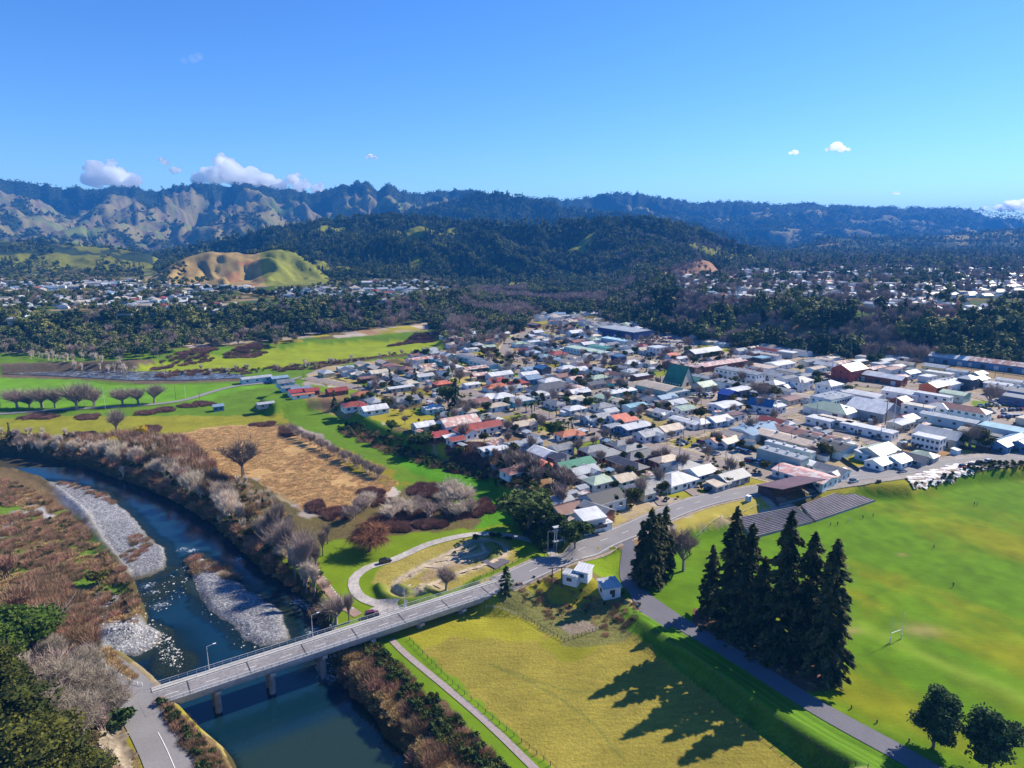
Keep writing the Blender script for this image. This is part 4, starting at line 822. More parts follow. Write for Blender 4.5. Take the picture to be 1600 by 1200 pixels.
# thicket of pale willows on the far bank
for k in range(64):
    t = k/63; x0 = np.interp(t, [0,.2,.4,.6,.8,1], [10,120,215,300,370,470]); y0 = np.interp(t, [0,.2,.4,.6,.8,1], [700,715,738,775,828,900]); dx = random.uniform(0, 34); dy = random.uniform(-16, 2)
    p = at(x0+dx*.8, y0+dy); p.z = max(p.z, WZ+.5)
    key = random.choice(['thick0','thick0','thick1','thick0','thickr','bareup1']) if x0+dx > 60 else 'thick1'
    tree('willow_thicket', key, p, random.uniform(7, 10.5)*(1.15 if .25 < t < .9 else .85), {'thick0': 'pale multi-stemmed willow', 'thick1': 'grey-brown multi-stemmed willow', 'thickr': 'reddish multi-stemmed willow', 'bareup1': 'slim pale poplar'}[key], 'bare willows along the far river bank', parts=False, wide=.85)
for x, y, h_, d in ((178,703,8,'yellow blossoming wattle in the scrub left of the reed field'),(224,688,9,'bright yellow wattle crown above the scrub near the reed field')):
    p = at(x, y); tree('wattle_tree', 'yellow0', p, h_, d, None, fixed=True)
p = at(17, 692); tree('evergreen_tree', 'conifer1', p, 11, 'narrow yellow-green tree on the far bank at the left edge', None, fixed=True)
# dark trees at the town's edge
for x, b, t, k, w_, d in ((826,836,762,'broad0',1.2,'massive dark evergreen above the bright green hollow'),(803,822,785,'broad2',1.1,'dark evergreen leaning on the left side of the massive one'),(868,842,800,'broad2',1.1,'dark leafy tree below the terracotta-roofed house'),
        (898,858,812,'broad0',1.1,'round dark tree between the big power pole and the white modern house'),(850,850,822,'broad2',1.1,'dark evergreen behind the power pole frame'),(663,705,672,'broad0',1.2,'dark bushy tree on the bank below the pink-roofed hall'),
        (650,700,680,'broad1',1.2,'lower dark shrubby tree on the bank left of the pink-roofed hall'),(990,790,760,'broad1',1.0,'round olive tree in front of the grey hipped house'),(962,795,772,'broad2',.9,'clipped round tree right of the white modern house'),
        (865,722,712,'broad1',1,'bushy tree at the corner of the white villa on the terrace edge'),(858,745,718,'conifer0',1.2,'yellow-green conifer at the edge of the terrace houses'),(880,760,738,'broad1',1.3,'spreading dark shrub tree above the massive evergreen'),
        (835,770,752,'broad2',1.2,'dark tree on the slope behind the massive evergreen'),(900,745,728,'broad1',1.1,'olive crown beside the green-roofed house'),(1100,750,738,'broad0',1.1,'dark tree behind the white hipped house by the road'),
        (523,640,608,'conifer1',1.2,'tall dark conifer below the red-roofed cottages'),(543,638,620,'broad2',1,'round dark tree just right of the tall conifer'),(556,634,617,'broad0',.9,'round dark tree, second in the row behind the conifer'),(568,630,614,'broad2',.9,'round dark tree in the middle of the row left of the white villa'),
        (580,626,610,'broad0',.9,'round dark tree at the right end of the row below the street'),(610,600,576,'conifer0',1.1,'dark pointed tree behind the white long motel roof'),(649,602,575,'conifer0',1.2,'dark pointed pair of crowns in the middle of the old houses'),
        (712,640,590,'conifer0',1.3,'tallest dark conifer among the town houses'),(700,637,600,'broad0',.9,'dark crown leaning against the tallest town conifer'),(701,592,573,'conifer0',1.2,'dark conifer behind the tallest one'),(718,598,570,'bare0',1.1,'brown bare tree behind the tallest town conifer'),
        (790,638,622,'broad2',.9,'round dark tree on the street corner'),(1112,535,506,'bare0',1.2,'large round bare tree in the park beside the railway'),(1151,538,507,'bare1',1.2,'big domed bare tree, right of the pair by the railway'),(1130,540,520,'bare0',1,'smaller bare tree between the two domed ones'),
        (1098,537,516,'broad0',1.1,'dark tree at the left end of the railway park'),(1106,538,518,'conifer1',.5,'narrow cypress in the railway park'),(1136,541,520,'conifer1',.5,'narrow dark cypress before the domed bare tree'),(1165,546,530,'broad1',1.3,'rounded evergreen at the right end of the railway park'),
        (1181,546,529,'broad2',1.2,'dark rounded evergreen behind the red long building'),(1242,553,536,'conifer0',1.2,'dark pine behind the long red roof'),(1304,562,538,'palm0',1.3,'tall palm in front of the rail yard'),(1327,560,535,'conifer0',1.2,'dark pine near the brick hall'),
        (1315,562,545,'broad0',1.1,'dark bushy tree left of the palm near the brick hall'),(1365,572,552,'broad0',1.2,'dense dark round tree right of the brick hall'),(1374,566,540,'conifer1',1.1,'tall dark cypress beside the dense round tree'),(1389,561,541,'palm0',1.3,'slim palm beside the rail yard'),
        (1426,575,555,'bare1',1.4,'spreading bare tree before the railway sheds'),(1190,625,592,'oak1',1.5,'big brown bare tree behind the blue-roofed church'),(1205,622,600,'broad1',1.3,'olive evergreen beside the church'),(1545,635,598,'oak1',1.2,'bare dome-shaped tree in the car park'),
        (1515,700,655,'bare0',1.1,'big brown bare tree beside the fenced yard'),(1528,698,665,'broad0',1.0,'dark evergreen behind the big bare tree by the yard'),(1540,702,678,'broad1',1.2,'yellow-green tree in the corner garden by the main road'),(1505,700,676,'broad2',1,'dark lower tree left of the yard trees'),
        (1287,716,690,'broad1',1,'round green tree behind the pink-roofed building'),(1270,712,697,'broad2',1,'bushy green shrub tree beside the black warehouse'),(1062,737,705,'oak1',1,'bare tree beside the grey hipped roof'),(1022,722,700,'oak1',1.1,'spreading bare tree between the brown brick units'),
        (940,724,700,'oak1',1.1,'bare brownish tree behind the brown terrace units'),(1035,735,722,'broad2',1,'small dark tree behind the white hipped house'),(1138,760,744,'broad0',1.2,'dark garden tree beside the grey gabled house')):
    p, h = hgt((x, b), t); tree({'c':'conifer_tree','b':'evergreen_tree','p':'palm_tree','o':'bare_tree'}[k[0]] if not k.startswith('bare') else 'bare_tree', k, p, max(h, 3.5), d, None, fixed=True, wide=w_, parts=(p.y < 420))
# left foreground
for x, b, t, k, w_, d in ((18,1035,958,'brightb',1.35,'bright green bushy tree on the left edge above the grey bare trees'),(45,1030,965,'brightb',1.0,'bright green crown right of the leftmost bushy tree'),(20,1215,1085,'oliveb',1.25,'huge olive-green tree at the bottom left corner'),
        (75,1240,1120,'oliveb',1.2,'wide olive-green crown at the bottom edge beside the corner tree'),(125,1260,1160,'oliveb',1,'lower olive-green crown next to the rock cutting'),(0,1120,1010,'oliveb',.9,'dark olive tree cut by the left edge'),
        (100,1085,1020,'greyb',1.3,'grey lichen covered bare tree, upper one beside the road corner'),(150,1105,1040,'greyb',1.3,'sprawling grey bare tree right beside the road junction'),(70,1140,1070,'greyb',1.1,'purple-grey bare tree in front of the olive trees'),
        (140,1050,1005,'greyb',1.2,'grey twiggy tree at the water end of the bank'),(120,1150,1080,'greyb',1.2,'grey bare tree leaning over the rock cutting'),(175,1120,1065,'greyb',1.2,'bare tree touching the road edge by the bridge'),(45,1070,1010,'bareup1',1,'pale slender bare tree below the bright green bush'),
        (25,1060,1015,'bareup1',1,'small pale bare tree at the left edge below the green bush'),(190,1140,1112,'shrub0',1.4,'dark green rounded shrub at the roadside'),(30,960,905,'thickr',1.4,'brown twiggy thicket on the left edge of the gravel flat'),(60,1000,945,'thick1',1.4,'pale brown thicket behind the bright green bush'),
        (10,905,860,'thickr',1.3,'reddish bare thicket at the left edge beside the white track'),(85,1035,985,'greyb',1,'bare grey tree behind the first lichen covered ones'),(155,915,893,'shrub1',1.3,'single rounded olive shrub among the red scrub of the river flat')):
    p, h = hgt((x, b), t); tree('bare_tree' if k[:4] in ('grey','bare') else ('thicket' if k.startswith('thick') else ('evergreen_shrub' if 'shrub' in k else 'evergreen_tree')), k, p, h, d, None, fixed=True, wide=w_)
for k, (x, b) in enumerate([(705,780),(722,790),(692,790),(655,798),(640,806),(672,806),(700,806),(716,808),(735,803),(560,800),(548,812),(575,792),(620,800),(610,812)]):
    p = at(x, b); tree('bare_tree', random.choice(['thick0','thick1','thick0']), p, 7.5 if k not in (0, 1) else 10.5, 'pale bare willow bush', 'pale willows in the maroon scrub', parts=False, wide=1.3)
for x, y, k in ((745,843,'shrub1'),(770,840,'shrub1'),(779,841,'shrub2'),(793,846,'shrub0')):
    p = at(x, y); tree('garden_shrub', k, p, 2.3, 'rounded shrub by the ring road', 'shrubs along the ring road', parts=False, wide=1.2)
for x, y in ((875,672),(881,668),(888,670),(893,664),(872,668),(869,650),(822,642),(831,645),(835,640),(700,662),(747,660),(760,664)):
    p = at(x, y+3); tree('palm_tree', 'palm0', p, random.uniform(5, 8), 'small palm tree', 'palms on the lawns by the church hall', parts=False)
# ============================================================ MASSES OF VEGETATION
def in_px(poly_px, n, z, extra=0):
    """n random ground points inside a polygon given in photograph pixels"""
    P = WP(poly_px, z); lo, hi = P.min(0), P.max(0); out = []
    while sum(len(o) for o in out) < n:
        x = rng.uniform(lo[0], hi[0], n*2); y = rng.uniform(lo[1], hi[1], n*2); m = sdist(P, x, y) > extra; out.append(np.stack([x[m], y[m]], 1))
        if len(out) > 60: break
    q = np.concatenate(out)[:n]; h = hfun(q[:, 0], q[:, 1]); return np.column_stack([q, h])
def keep_dry(P, lo=WZ+.15): return P[P[:, 2] > lo]
def clump(P, s, thr, seed=0):
    return P[fbm(P[:, 0]/s, P[:, 1]/s, 3, seed) > thr]
def far_pts(n, y0, y1, t0, t1):
    y = np.sqrt(rng.uniform(y0*y0, y1*y1, n)); t = rng.uniform(t0, t1, n); x = t*y; return x, y, hfun(x, y)
def fr(L, x, y):
    t = x/y; tt, zz, yr, yf = L; return np.where((t >= tt[0]) & (t <= tt[-1]), (y-np.interp(t, tt, yf))/(np.interp(t, tt, yr)-np.interp(t, tt, yf)), -9)
# nearer hills: dense bush
x, y, h = far_pts(30000, 1230, 2500, -.6, .36); s = fr(L3, x, y); s4 = fr(L4, x, y)
m = (s > -.05) & (s < 1.25) & ~((s4 > -.05) & (s4 < 1.02)) & ~((fbm(x/180, y/180, 5, 70) > .64) & (s < .93)); q = np.column_stack([x, y, h-1.5])[m]; nn = vnoise(q[:, 0]/30, q[:, 1]/30, 3)
pm = fbm(q[:, 0]/120, q[:, 1]/120, 3, 44) > .56; scatter('hill_forest', q[~pm], (.7+.4*rng.random(len(q))+.2*nn)[~pm], SC['forest']); scatter('hill_broadleaf_forest', q[pm], (.8+.5*rng.random(len(q)))[pm], SC['yellowish']+SC['green'][:2])
x, y, h = far_pts(30000, 2500, 4200, -.35, .46); s = fr(L2, x, y); s3 = fr(L3, x, y); nf = fbm(x/180, y/180, 5, 70)
m = (s > -.05) & (s < 1.2) & ((s3 < 0) | (s3 > 1.1)) & ~((nf > .66) & (s < .6)); q = np.column_stack([x, y, h-2])[m]; scatter('middle_hill_forest', q, 1.0+.6*rng.random(len(q)), SC['forest'])
x, y, h = far_pts(150000, 2400, 7300, -.85, .85); s = fr(L1, x, y); nf = fbm(x/180, y/180, 5, 70); nf2 = fbm(x/60, y/60, 4, 71); right = sstep(x/y/.25)
m = (s > -.1) & (s < 1.12) & ((s > .88+.2*(nf-.5)) | (nf > .66-.27*right) | ((s < .3) & (nf2 > .52)) | ((nf2 > .60) & (vnoise(x/25, y/25, 4) > .62))) & (rng.random(len(x)) < .9)
q = np.column_stack([x, y, h-2])[m][:52000]; scatter('far_range_forest', q, (1.0+.6*rng.random(len(q)))*np.where(s[m][:52000] > .8, .62, 1), SC['forest'][3:]+SC['forest'][:1])
x, y, h = far_pts(9000, 1350, 3900, .25, .95); s7 = fr(L7, x, y); m = (vnoise(x/60, y/60, 8) > .38) & (h > 12) & (y > 1500); q = np.column_stack([x, y, h-1])[m]; scatter('far_plain_trees', q, 1.0+.8*rng.random(len(q)), SC['forest']+SC['bushwood'])
x, y, h = far_pts(3200, 1400, 2500, -.95, -.33); s4 = fr(L4, x, y); m = (vnoise(x/70, y/70, 18) > .55) & (fr(L3, x, y) < 0) & (s4 < 0); q = np.column_stack([x, y, h-1])[m]; scatter('foothill_trees', q, .9+.5*rng.random(len(q)), SC['forest'])
# escarpments
q = in_px([(232,440),(262,425),(300,432),(330,440),(300,446),(240,448)], 60, 30); scatter('hill_foot_trees', q, .5+.4*rng.random(len(q)), SC['green'])
q = np.vstack([in_px([(395,395),(410,398),(404,410),(392,406)], 14, 40), in_px([(450,402),(475,410),(470,418),(452,410)], 14, 40), in_px([(370,402),(392,400),(388,408),(370,410)], 8, 40), in_px([(480,412),(520,428),(500,430)], 8, 35)]); scatter('hill_gully_trees', q, .4+.3*rng.random(len(q)), SC['green'])
def esc_pts(poly, n, y0, y1, t0, t1, lo, hi):
    x, y, h = far_pts(n, y0, y1, t0, t1); d = sdist(poly, x, y); m = (d > lo) & (d < hi); return np.column_stack([x, y, h])[m]
q = esc_pts(platL, 16000, 480, 1250, -.95, .1, -52, 24); road_gap = np.abs(np.array([to_px(*p)[1] for p in q])-511) < 0; u = rng.random(len(q)); nz = vnoise(q[:, 0]/28, q[:, 1]/28, 33)
shade = q[:, :]; a = nz > .50; scatter('escarpment_bush', q[~a]-[0, 0, .5], (.55+.45*rng.random(len(q)))[~a], SC['green']+SC['green'][:1]+SC['yellowish'][:1]); scatter('escarpment_bare_trees', q[a & (u < .8)], (.75+.5*rng.random(len(q)))[a & (u < .8)], SC['bushwood']+SC['green'][:2])
q = esc_pts(platR, 20000, 520, 1700, .08, 1.0, -52, 40); u = rng.random(len(q)); nz = vnoise(q[:, 0]/26, q[:, 1]/26, 35); a = nz > .64
scatter('escarpment_forest', q[~a]-[0, 0, .5], (.8+.6*rng.random(len(q)))[~a], SC['green']+SC['forest'][:2]); scatter('escarpment_grey_trees', q[a], (.8+.5*rng.random(len(q)))[a], SC['bushwood'])
# suburbs on the plateaus, valley beyond the town
x, y, h = far_pts(9000, 600, 1500, -.95, -.02); d = sdist(platL, x, y); m = (d > 22) & (fr(L4, x, y) < -.3) & (vnoise(x/35, y/35, 50) > .46); q = np.column_stack([x, y, h])[m]; scatter('suburb_trees', q, .3+.5*rng.random(len(q)), SC['green']+SC['bushwood'][:2])
x, y, h = far_pts(34000, 590, 2700, .07, 1.0); d = sdist(platR, x, y); v = vnoise(x/45, y/45, 51); m = (d > 38) & ((v > .42) | (y > 1500)) & (rng.random(len(x)) < .34); q = np.column_stack([x, y, h])[m]; a = vnoise(q[:, 0]/40, q[:, 1]/40, 52) > .5
scatter('plateau_trees', q[~a], (.5+.8*rng.random(len(q)))[~a], SC['green']+SC['conif'][:1]); scatter('plateau_bare_trees', q[a], (.7+.7*rng.random(len(q)))[a], SC['bushwood'])
x, y, h = far_pts(9000, 690, 1500, -.12, .22); d1 = sdist(platL, x, y); d2 = sdist(platR, x, y); v = vnoise(x/40, y/40, 54); m = (d1 < 20) & (d2 < 20) & (y > 720+300*sstep((x/y+.02)/.05)*0+np.where(x/y > .02, 160, 0)) & (v > .3) & (fr(L3, x, y) < 0) & (fr(L6, x, y) < 0)
c0 = W(1060, 428, 8); m &= np.hypot((x-c0[0])/110, (y-c0[1])/60) > 1; q = np.column_stack([x, y, h])[m]; a = vnoise(q[:, 0]/50, q[:, 1]/50, 55) > .52
scatter('valley_bare_trees', q[a], (.7+.7*rng.random(len(q)))[a], SC['bushwood']); scatter('valley_bush', q[~a], (.5+.6*rng.random(len(q)))[~a], SC['green']+SC['yellowish'])
q = in_px([(700,420),(760,400),(800,405),(860,420),(850,440),(780,445),(710,440)], 260, 30); scatter('olive_woodland', q, .8+.5*rng.random(len(q)), SC['yellowish'])
q = in_px([(735,495),(760,470),(800,475),(830,470),(850,490),(812,515),(790,535),(740,540),(700,560),(690,530),(720,515)], 420, 6); scatter('stream_side_trees', q, .5+.5*rng.random(len(q)), SC['bushwood']+SC['bushwood']+SC['green'][:1])
# flats on the left
def strip(name, px, n, z, src, s0=.8, s1=.5, thr=None, off=0, tilt=0):
    q = in_px(px, n, z); q = keep_dry(q)
    if thr: q = clump(q, thr[0], thr[1], thr[2] if len(thr) > 2 else 0)
    q[:, 2] += off; return scatter(name, q, s0+s1*rng.random(len(q)), SC[src] if isinstance(src, str) else src, tilt)
strip('foot_slope_trees', [(-40,562),(150,570),(240,570),(300,552),(420,548),(480,540),(420,535),(200,540),(-40,548)], 420, 0, SC['green']+SC['bushwood'], .5, .5)
strip('river_edge_willows', [(20,570),(110,578),(210,585),(230,575),(190,560),(100,562)], 60, 0, 'brushpale', .9, .5)
strip('hedge_row_scrub', [(240,588),(380,582),(520,572),(680,560),(690,548),(640,551),(500,565),(400,573),(250,578)], 420, 0, SC['brushpale'][:1]+SC['maroon']+SC['tuft']+SC['shrubs'], .6, .5)
for i, pp in enumerate(([(225,578),(300,555),(345,550),(330,562),(250,575)], [(345,558),(400,545),(420,548),(400,556)], [(600,540),(640,530),(690,525),(690,531),(640,536)])): strip('bramble_patch', pp, 110, 0, 'maroon', .6, .4)
for pp in ([(30,650),(90,645),(92,653),(60,657),(30,656)], [(118,650),(155,648),(150,656),(120,656)], [(210,645),(245,641),(240,648),(212,649)], [(275,635),(310,627),(340,632),(300,638)], [(245,639),(270,637),(272,643),(250,644)], [(110,678),(150,676),(145,683),(112,684)], [(220,668),(250,666),(248,674),(225,674)], [(388,664),(430,660),(428,666),(390,667)], [(440,668),(470,676),(455,684),(440,680)]):
    strip('bramble_patch', pp, 50, -1.5, 'maroon', .45, .3)
strip('bank_scrub', [(0,676),(70,680),(170,686),(270,688),(330,735),(400,760),(450,800),(480,850),(505,900),(515,950),(505,975),(470,915),(430,880),(380,845),(330,800),(250,755),(150,725),(60,700),(0,697)], 1700, -1.5, SC['shrubs'][:1]+SC['tuft']+SC['brushred'][:2]+SC['tuft']+SC['brushpale'][:1], .5, .5)
strip('bank_bushes', [(140,720),(175,700),(235,690),(270,715),(330,760),(380,800),(420,840),(450,870),(470,910),(430,880),(360,825),(290,770),(210,735)], 240, -1.5, SC['shrubs'], .8, .9)
strip('bank_red_scrub', [(130,690),(215,680),(280,690),(320,730),(330,750),(290,745),(230,700),(150,700)], 160, -1.5, 'brushred', 2.0, 1.0)
strip('water_edge_scrub', [(60,706),(130,718),(210,745),(290,783),(340,812),(390,860),(440,900),(480,940),(508,975),(500,950),(460,908),(410,860),(360,818),(310,785),(230,745),(140,712)], 500, -4, SC['tuft']+SC['brushred'], .9, .7)
strip('reed_bed', [(268,684),(330,668),(400,665),(440,666),(500,689),(560,723),(618,752),(600,775),(560,800),(520,813),(480,800),(440,775),(400,748),(330,738),(292,706)], 5200, -1.5, 'reeds', .45, .5, (11, .36, 4))
for pp in MAR:
    strip('maroon_bramble_thicket', pp, 230, -1.5, 'maroon', .35, .4, (5, .42, 3))
strip('terrace_edge_scrub', [(520,660),(545,655),(600,678),(660,700),(700,715),(770,725),(800,740),(840,765),(820,775),(790,762),(750,738),(690,724),(640,712),(560,680)], 340, 2, SC['shrubs']+SC['shrubs']+SC['brushred'], .6, .7)
strip('terrace_garden_trees', [(780,720),(830,735),(880,755),(900,775),(880,800),(850,790),(820,760),(780,740)], 80, 4, SC['shrubs']+SC['yellowish'][:1]+SC['bushwood'][:1], .5, .4)
strip('hollow_scrub', [(800,800),(840,820),(870,845),(850,860),(820,830)], 90, 1, 'shrubs', .9, .8)
# river flat in the lower left
LBp = [(0,748),(60,770),(100,800),(140,835),(170,870),(195,900),(210,930),(222,965),(210,985),(160,975),(110,965),(60,960),(0,930),(-60,850),(-60,750)]
strip('river_flat_red_scrub', LBp, 1500, -4.6, 'brushred', .35, .7, (9, .50, 2)); strip('river_flat_dry_grass', LBp, 2600, -4.6, 'tuft', .5, .8, (7, .45, 6)); strip('river_flat_green_shrubs', LBp, 600, -4.6, 'shrubs', .25, .5, (12, .48, 9))
strip('driftwood_scrub', [(90,900),(140,960),(150,1010),(110,1000),(60,960),(40,900)], 320, -4, SC['brushred']+SC['tuft'], .8, .7)
strip('gravel_bar_scrub', [(185,870),(200,850),(215,830),(232,845),(240,860),(220,868),(205,880)], 34, -6, 'brushred', .35, .4)
strip('gravel_bar_edge_scrub', [(80,752),(120,757),(170,772),(188,790),(172,786),(120,765)], 40, -6, 'brushred', .4, .4)
strip('island_scrub', [(292,873),(320,869),(355,885),(368,905),(352,908),(330,895),(305,900),(296,890)], 46, -6, SC['brushred']+SC['tuft'], .6, .6)
strip('lower_left_thicket', [(-40,940),(40,950),(120,990),(165,1040),(180,1090),(160,1120),(185,1180),(170,1230),(-60,1230)], 620, 4, SC['bushwood']+SC['brushred']+SC['tuft']+SC['shrubs'], .3, .45)
strip('roadside_scrub', [(245,1105),(262,1110),(300,1150),(345,1190),(360,1230),(320,1230),(282,1160)], 420, 0, SC['tuft']+SC['tuft']+SC['shrubs'][:1]+SC['brushred'], .35, .45)
strip('bank_corner_grass', [(165,1020),(185,1045),(215,1072),(205,1070),(170,1050)], 90, 0, 'tuft', .5, .6)
# right bank below the bridge
RB = [(520,1040),(560,1015),(585,1015),(620,1055),(700,1130),(790,1215),(850,1290),(700,1290),(660,1210),(615,1140),(575,1090),(545,1070)]
strip('right_bank_red_scrub', RB, 420, -3.5, 'brushred', .55, .6, (7, .45, 3)); strip('right_bank_dry_grass', RB, 800, -3.5, 'tuft', .5, .8, (5, .4, 8)); strip('right_bank_shrubs', [(565,1010),(590,1015),(620,1050),(700,1120),(800,1220),(760,1250),(680,1160),(620,1095),(580,1050)], 230, -3.2, 'shrubs', .5, .6)
strip('garden_scrub', [(800,930),(850,912),(905,935),(950,925),(1005,955),(990,985),(945,990),(920,965),(870,975),(820,950)], 200, -1, SC['shrubs'][:1]+SC['tuft']+SC['brushred'][:2]+SC['tuft'], .3, .35)
strip('redwood_undergrowth', [(1095,955),(1200,995),(1300,1055),(1280,1080),(1180,1040),(1090,985)], 170, 0, SC['tuft']+SC['shrubs'], .25, .4)
strip('ditch_scrub', [(1425,775),(1470,765),(1530,750),(1600,745),(1640,742),(1640,735),(1540,740),(1470,760)], 260, 0, SC['shrubs']+SC['tuft'], .4, .5)
strip('town_garden_shrubs', [(560,600),(700,560),(860,510),(1000,520),(1180,560),(1240,700),(1190,745),(1000,800),(900,830),(850,800),(800,740),(700,700),(640,660)], 4000, 5, SC['shrubs']+SC['shrubs']+SC['shrubs']+SC['yellowish'][:1]+SC['bushwood'][:1], .4, .55, (16, .5, 12))
strip('town_yard_shrubs', [(1180,560),(1400,560),(1600,600),(1600,700),(1400,715),(1240,720)], 500, 5, 'shrubs', .4, .6, (16, .5, 13))
# stones
for pp, n in (([(203,900),(250,905),(290,880),(300,900),(280,960),(255,1000),(292,1040),(262,1050),(230,1010),(225,960)], 330), (LBp[:0]+[(240,985),(262,990),(290,1030),(280,1050),(250,1030)], 260), ([(300,900),(360,970),(420,1010),(450,1000),(446,1012),(380,1016),(320,980)], 90), ([(500,985),(530,1000),(525,1060),(505,1060)], 160), ([(170,980),(215,975),(250,990),(245,1010),(215,1022)], 500)):
    q = in_px(pp, n, WZ); q = q[q[:, 2] > -8.2]; q[:, 2] = np.maximum(q[:, 2], WZ-.12); scatter('river_stones', q, .35+1.5*rng.random(len(q))**4, SC['stones'], .4)
q = in_px([(95,928),(185,925),(215,975),(215,1015),(175,1018),(150,965)], 500, -5); scatter('flat_stones', q, .4+1.2*rng.random(len(q))**3, SC['stones'], .4)
# fields: short tufts
# ============================================================ BRIDGE
def fin(): pass
M_bridge = vary('bridge_concrete', (.36,.34,.33), .85, .8, .2, .15); M_pier = vary('weathered_pier', (.30,.28,.26), .9, .7, .35); M_deck = vary('bridge_seal', (.23,.215,.215), .9, 1.2, .25, .12)
M_rail_m = vary('galvanised_steel', (.55,.56,.56), .5, 2, .1, metal=.3); M_dark = vary('dark_steel', (.05,.05,.055), .6, 2, .1); M_wood = vary('weathered_wood', (.16,.12,.09), .9, 3, .3); M_white = vary('white_paint', (.80,.80,.78), .6, 1.5, .06)
M_glass = vary('dark_glass', (.03,.045,.06), .12, 1, .2, spec=.6); M_joint = vary('joint_tar', (.05,.05,.055), .8, 2, .2)
BA = Vector((*W(239, 1089, 2.2), 2.2)); BB = Vector((*W(784, 913, 2.2), 2.2)); bd = (BB-BA); BL = bd.length; bang = math.atan2(bd.y, bd.x)
BW0 = W(700, 949, 2.6); BW1 = W(700, 924, 2.6)
br = empty('road_bridge', BA, bang)
reg(br, 'long two-lane concrete road bridge over the river with side rails and footpath', 'bridge', fixed=True)
m = MB(); m.box((BL/2, 0, -.45), (BL, 8.2, .7)); m.build('deck', M_bridge, br)
m = MB(); m.box((BL/2, -.9, -.055), (BL, 5.6, .09)); m.build('road_surface', M_deck, br)
m = MB(); m.box((BL/2, 3.05, .02), (BL, 1.7, .24)); m.build('footway', M_conc, br)
for s in (-3.95, 2.1):
    m = MB(); m.box((BL/2, s, .06), (BL, .3, .30)); m.build('kerb', M_conc, br)
for y0 in (-1.6, 1.6, -3.2):
    m = MB(); m.box((BL/2, y0, -1.25), (BL-1, .55, 1.1)); m.build('girder', M_bridge, br)
jn = MB()
nj = 7
for k in range(nj):
    x = BL*(k+.55)/nj; mj = MB(); mj.box((x, -.9, -.004), (.35, 5.56, .03), 0); mj.build('expansion_joint', M_joint, br)
for k in range(int(BL/9)):
    md = MB(); md.box((4+k*9, -.9, -.002), (3, .14, .025)); md.build('lane_dash', M_paint, br)
for y0 in (-3.6, 1.75):
    md = MB(); md.box((BL/2, y0, -.002), (BL-.5, .10, .022)); md.build('edge_line', M_paint, br)
for y0, hh, nm in ((3.85, 1.15, 'footway_railing'), (-4.02, .95, 'guard_rail')):
    m = MB(); n = int(BL/2)
    for i in range(n+1): m.box((i*BL/n, y0, hh/2+.1), (.09, .09, hh))
    m.build('railing_posts', M_rail_m, br)
    for zz in (hh+.1, hh*.55+.1): 
        m = MB(); m.box((BL/2, y0, zz), (BL, .09, .10 if zz > hh else .06)); m.build('rail', M_rail_m if y0 > 0 else M_white, br)
m = MB(); m.box((BL/2, 2.3, .62), (BL, .06, .16)); 
for i in range(int(BL/4)): m.box((2+i*4, 2.3, .35), (.1, .1, .6))
m.build('inner_barrier', M_rail_m, br)
for px, py in ((338, 1085), (423, 1057), (503, 1030), (577, 1004), (652, 978), (712, 952)):
    # place along the deck by matching x
    c = W(px, py-10, 0); s = max(3, min(BL-3, (Vector((c[0], c[1], 0))-Vector((BA.x, BA.y, 0))).dot(bd.normalized()))); g = hz(BA.x+bd.x*s/BL, BA.y+bd.y*s/BL)
    zb = min(g, WZ)-2.4-BA.z if g < -5 else g-1-BA.z
    m = MB(); m.box((s, -.3, -2.05), (1.3, 7.6, .75)); m.build('pier_cap', M_bridge, br)
    m = MB(); m.tube((s, -1.6, zb), (s, -1.6, -2.4), .95, .8, 10); m.tube((s, 1.5, zb), (s, 1.5, -2.4), .95, .8, 10); m.box((s, 0, (zb-2.4)/2), (.7, 3.0, -2.4-zb)); m.build('pier', M_pier, br)
    if g < -5: m = MB(); m.box((s, 0, zb+2.0), (2.0, 6.2, 1.6)); m.build('pier_footing', M_pier, br)
m = MB(); m.box((-.7, 0, -1.85), (1.6, 8.2, 3.2)); m.build('abutment', M_pier, br); m = MB(); m.box((BL+.8, 0, -1.9), (1.6, 8.2, 3.2)); m.build('abutment', M_pier, br)
# approach between bridge and roads
a0 = BA+bd*(-3.5/BL); lr = np.array([[a0.x, a0.y], [BA.x, BA.y]])
sheet_poly('road', [W(*q, 2.2) for q in ((212,1092),(236,1079),(246,1098),(250,1112),(228,1120))], 2.18, M_road)
perp = Vector((-bd.y, bd.x, 0)).normalized(); 
a = Vector((main_road[2][0], main_road[2][1], 0)); e1 = BB+perp*2; e2 = BB-perp*3.8
ap = [(e1.x, e1.y), (e2.x, e2.y)]; k = 6; t_ = Vector((main_road[k+1][0]-main_road[k][0], main_road[k+1][1]-main_road[k][1], 0)).normalized(); p_ = Vector((-t_.y, t_.x, 0)); c_ = Vector((main_road[k][0], main_road[k][1], 0))
zend = hz(c_.x, c_.y)+.16
ribbon('road', smooth_line(np.array([[*(BB-bd*(1.5/BL)).xy], [*(BB+bd*(2.5/BL)).xy], list(main_road[4][:2]), list(main_road[9][:2])]), 1.5), 5.0, M_road, .24, 6)
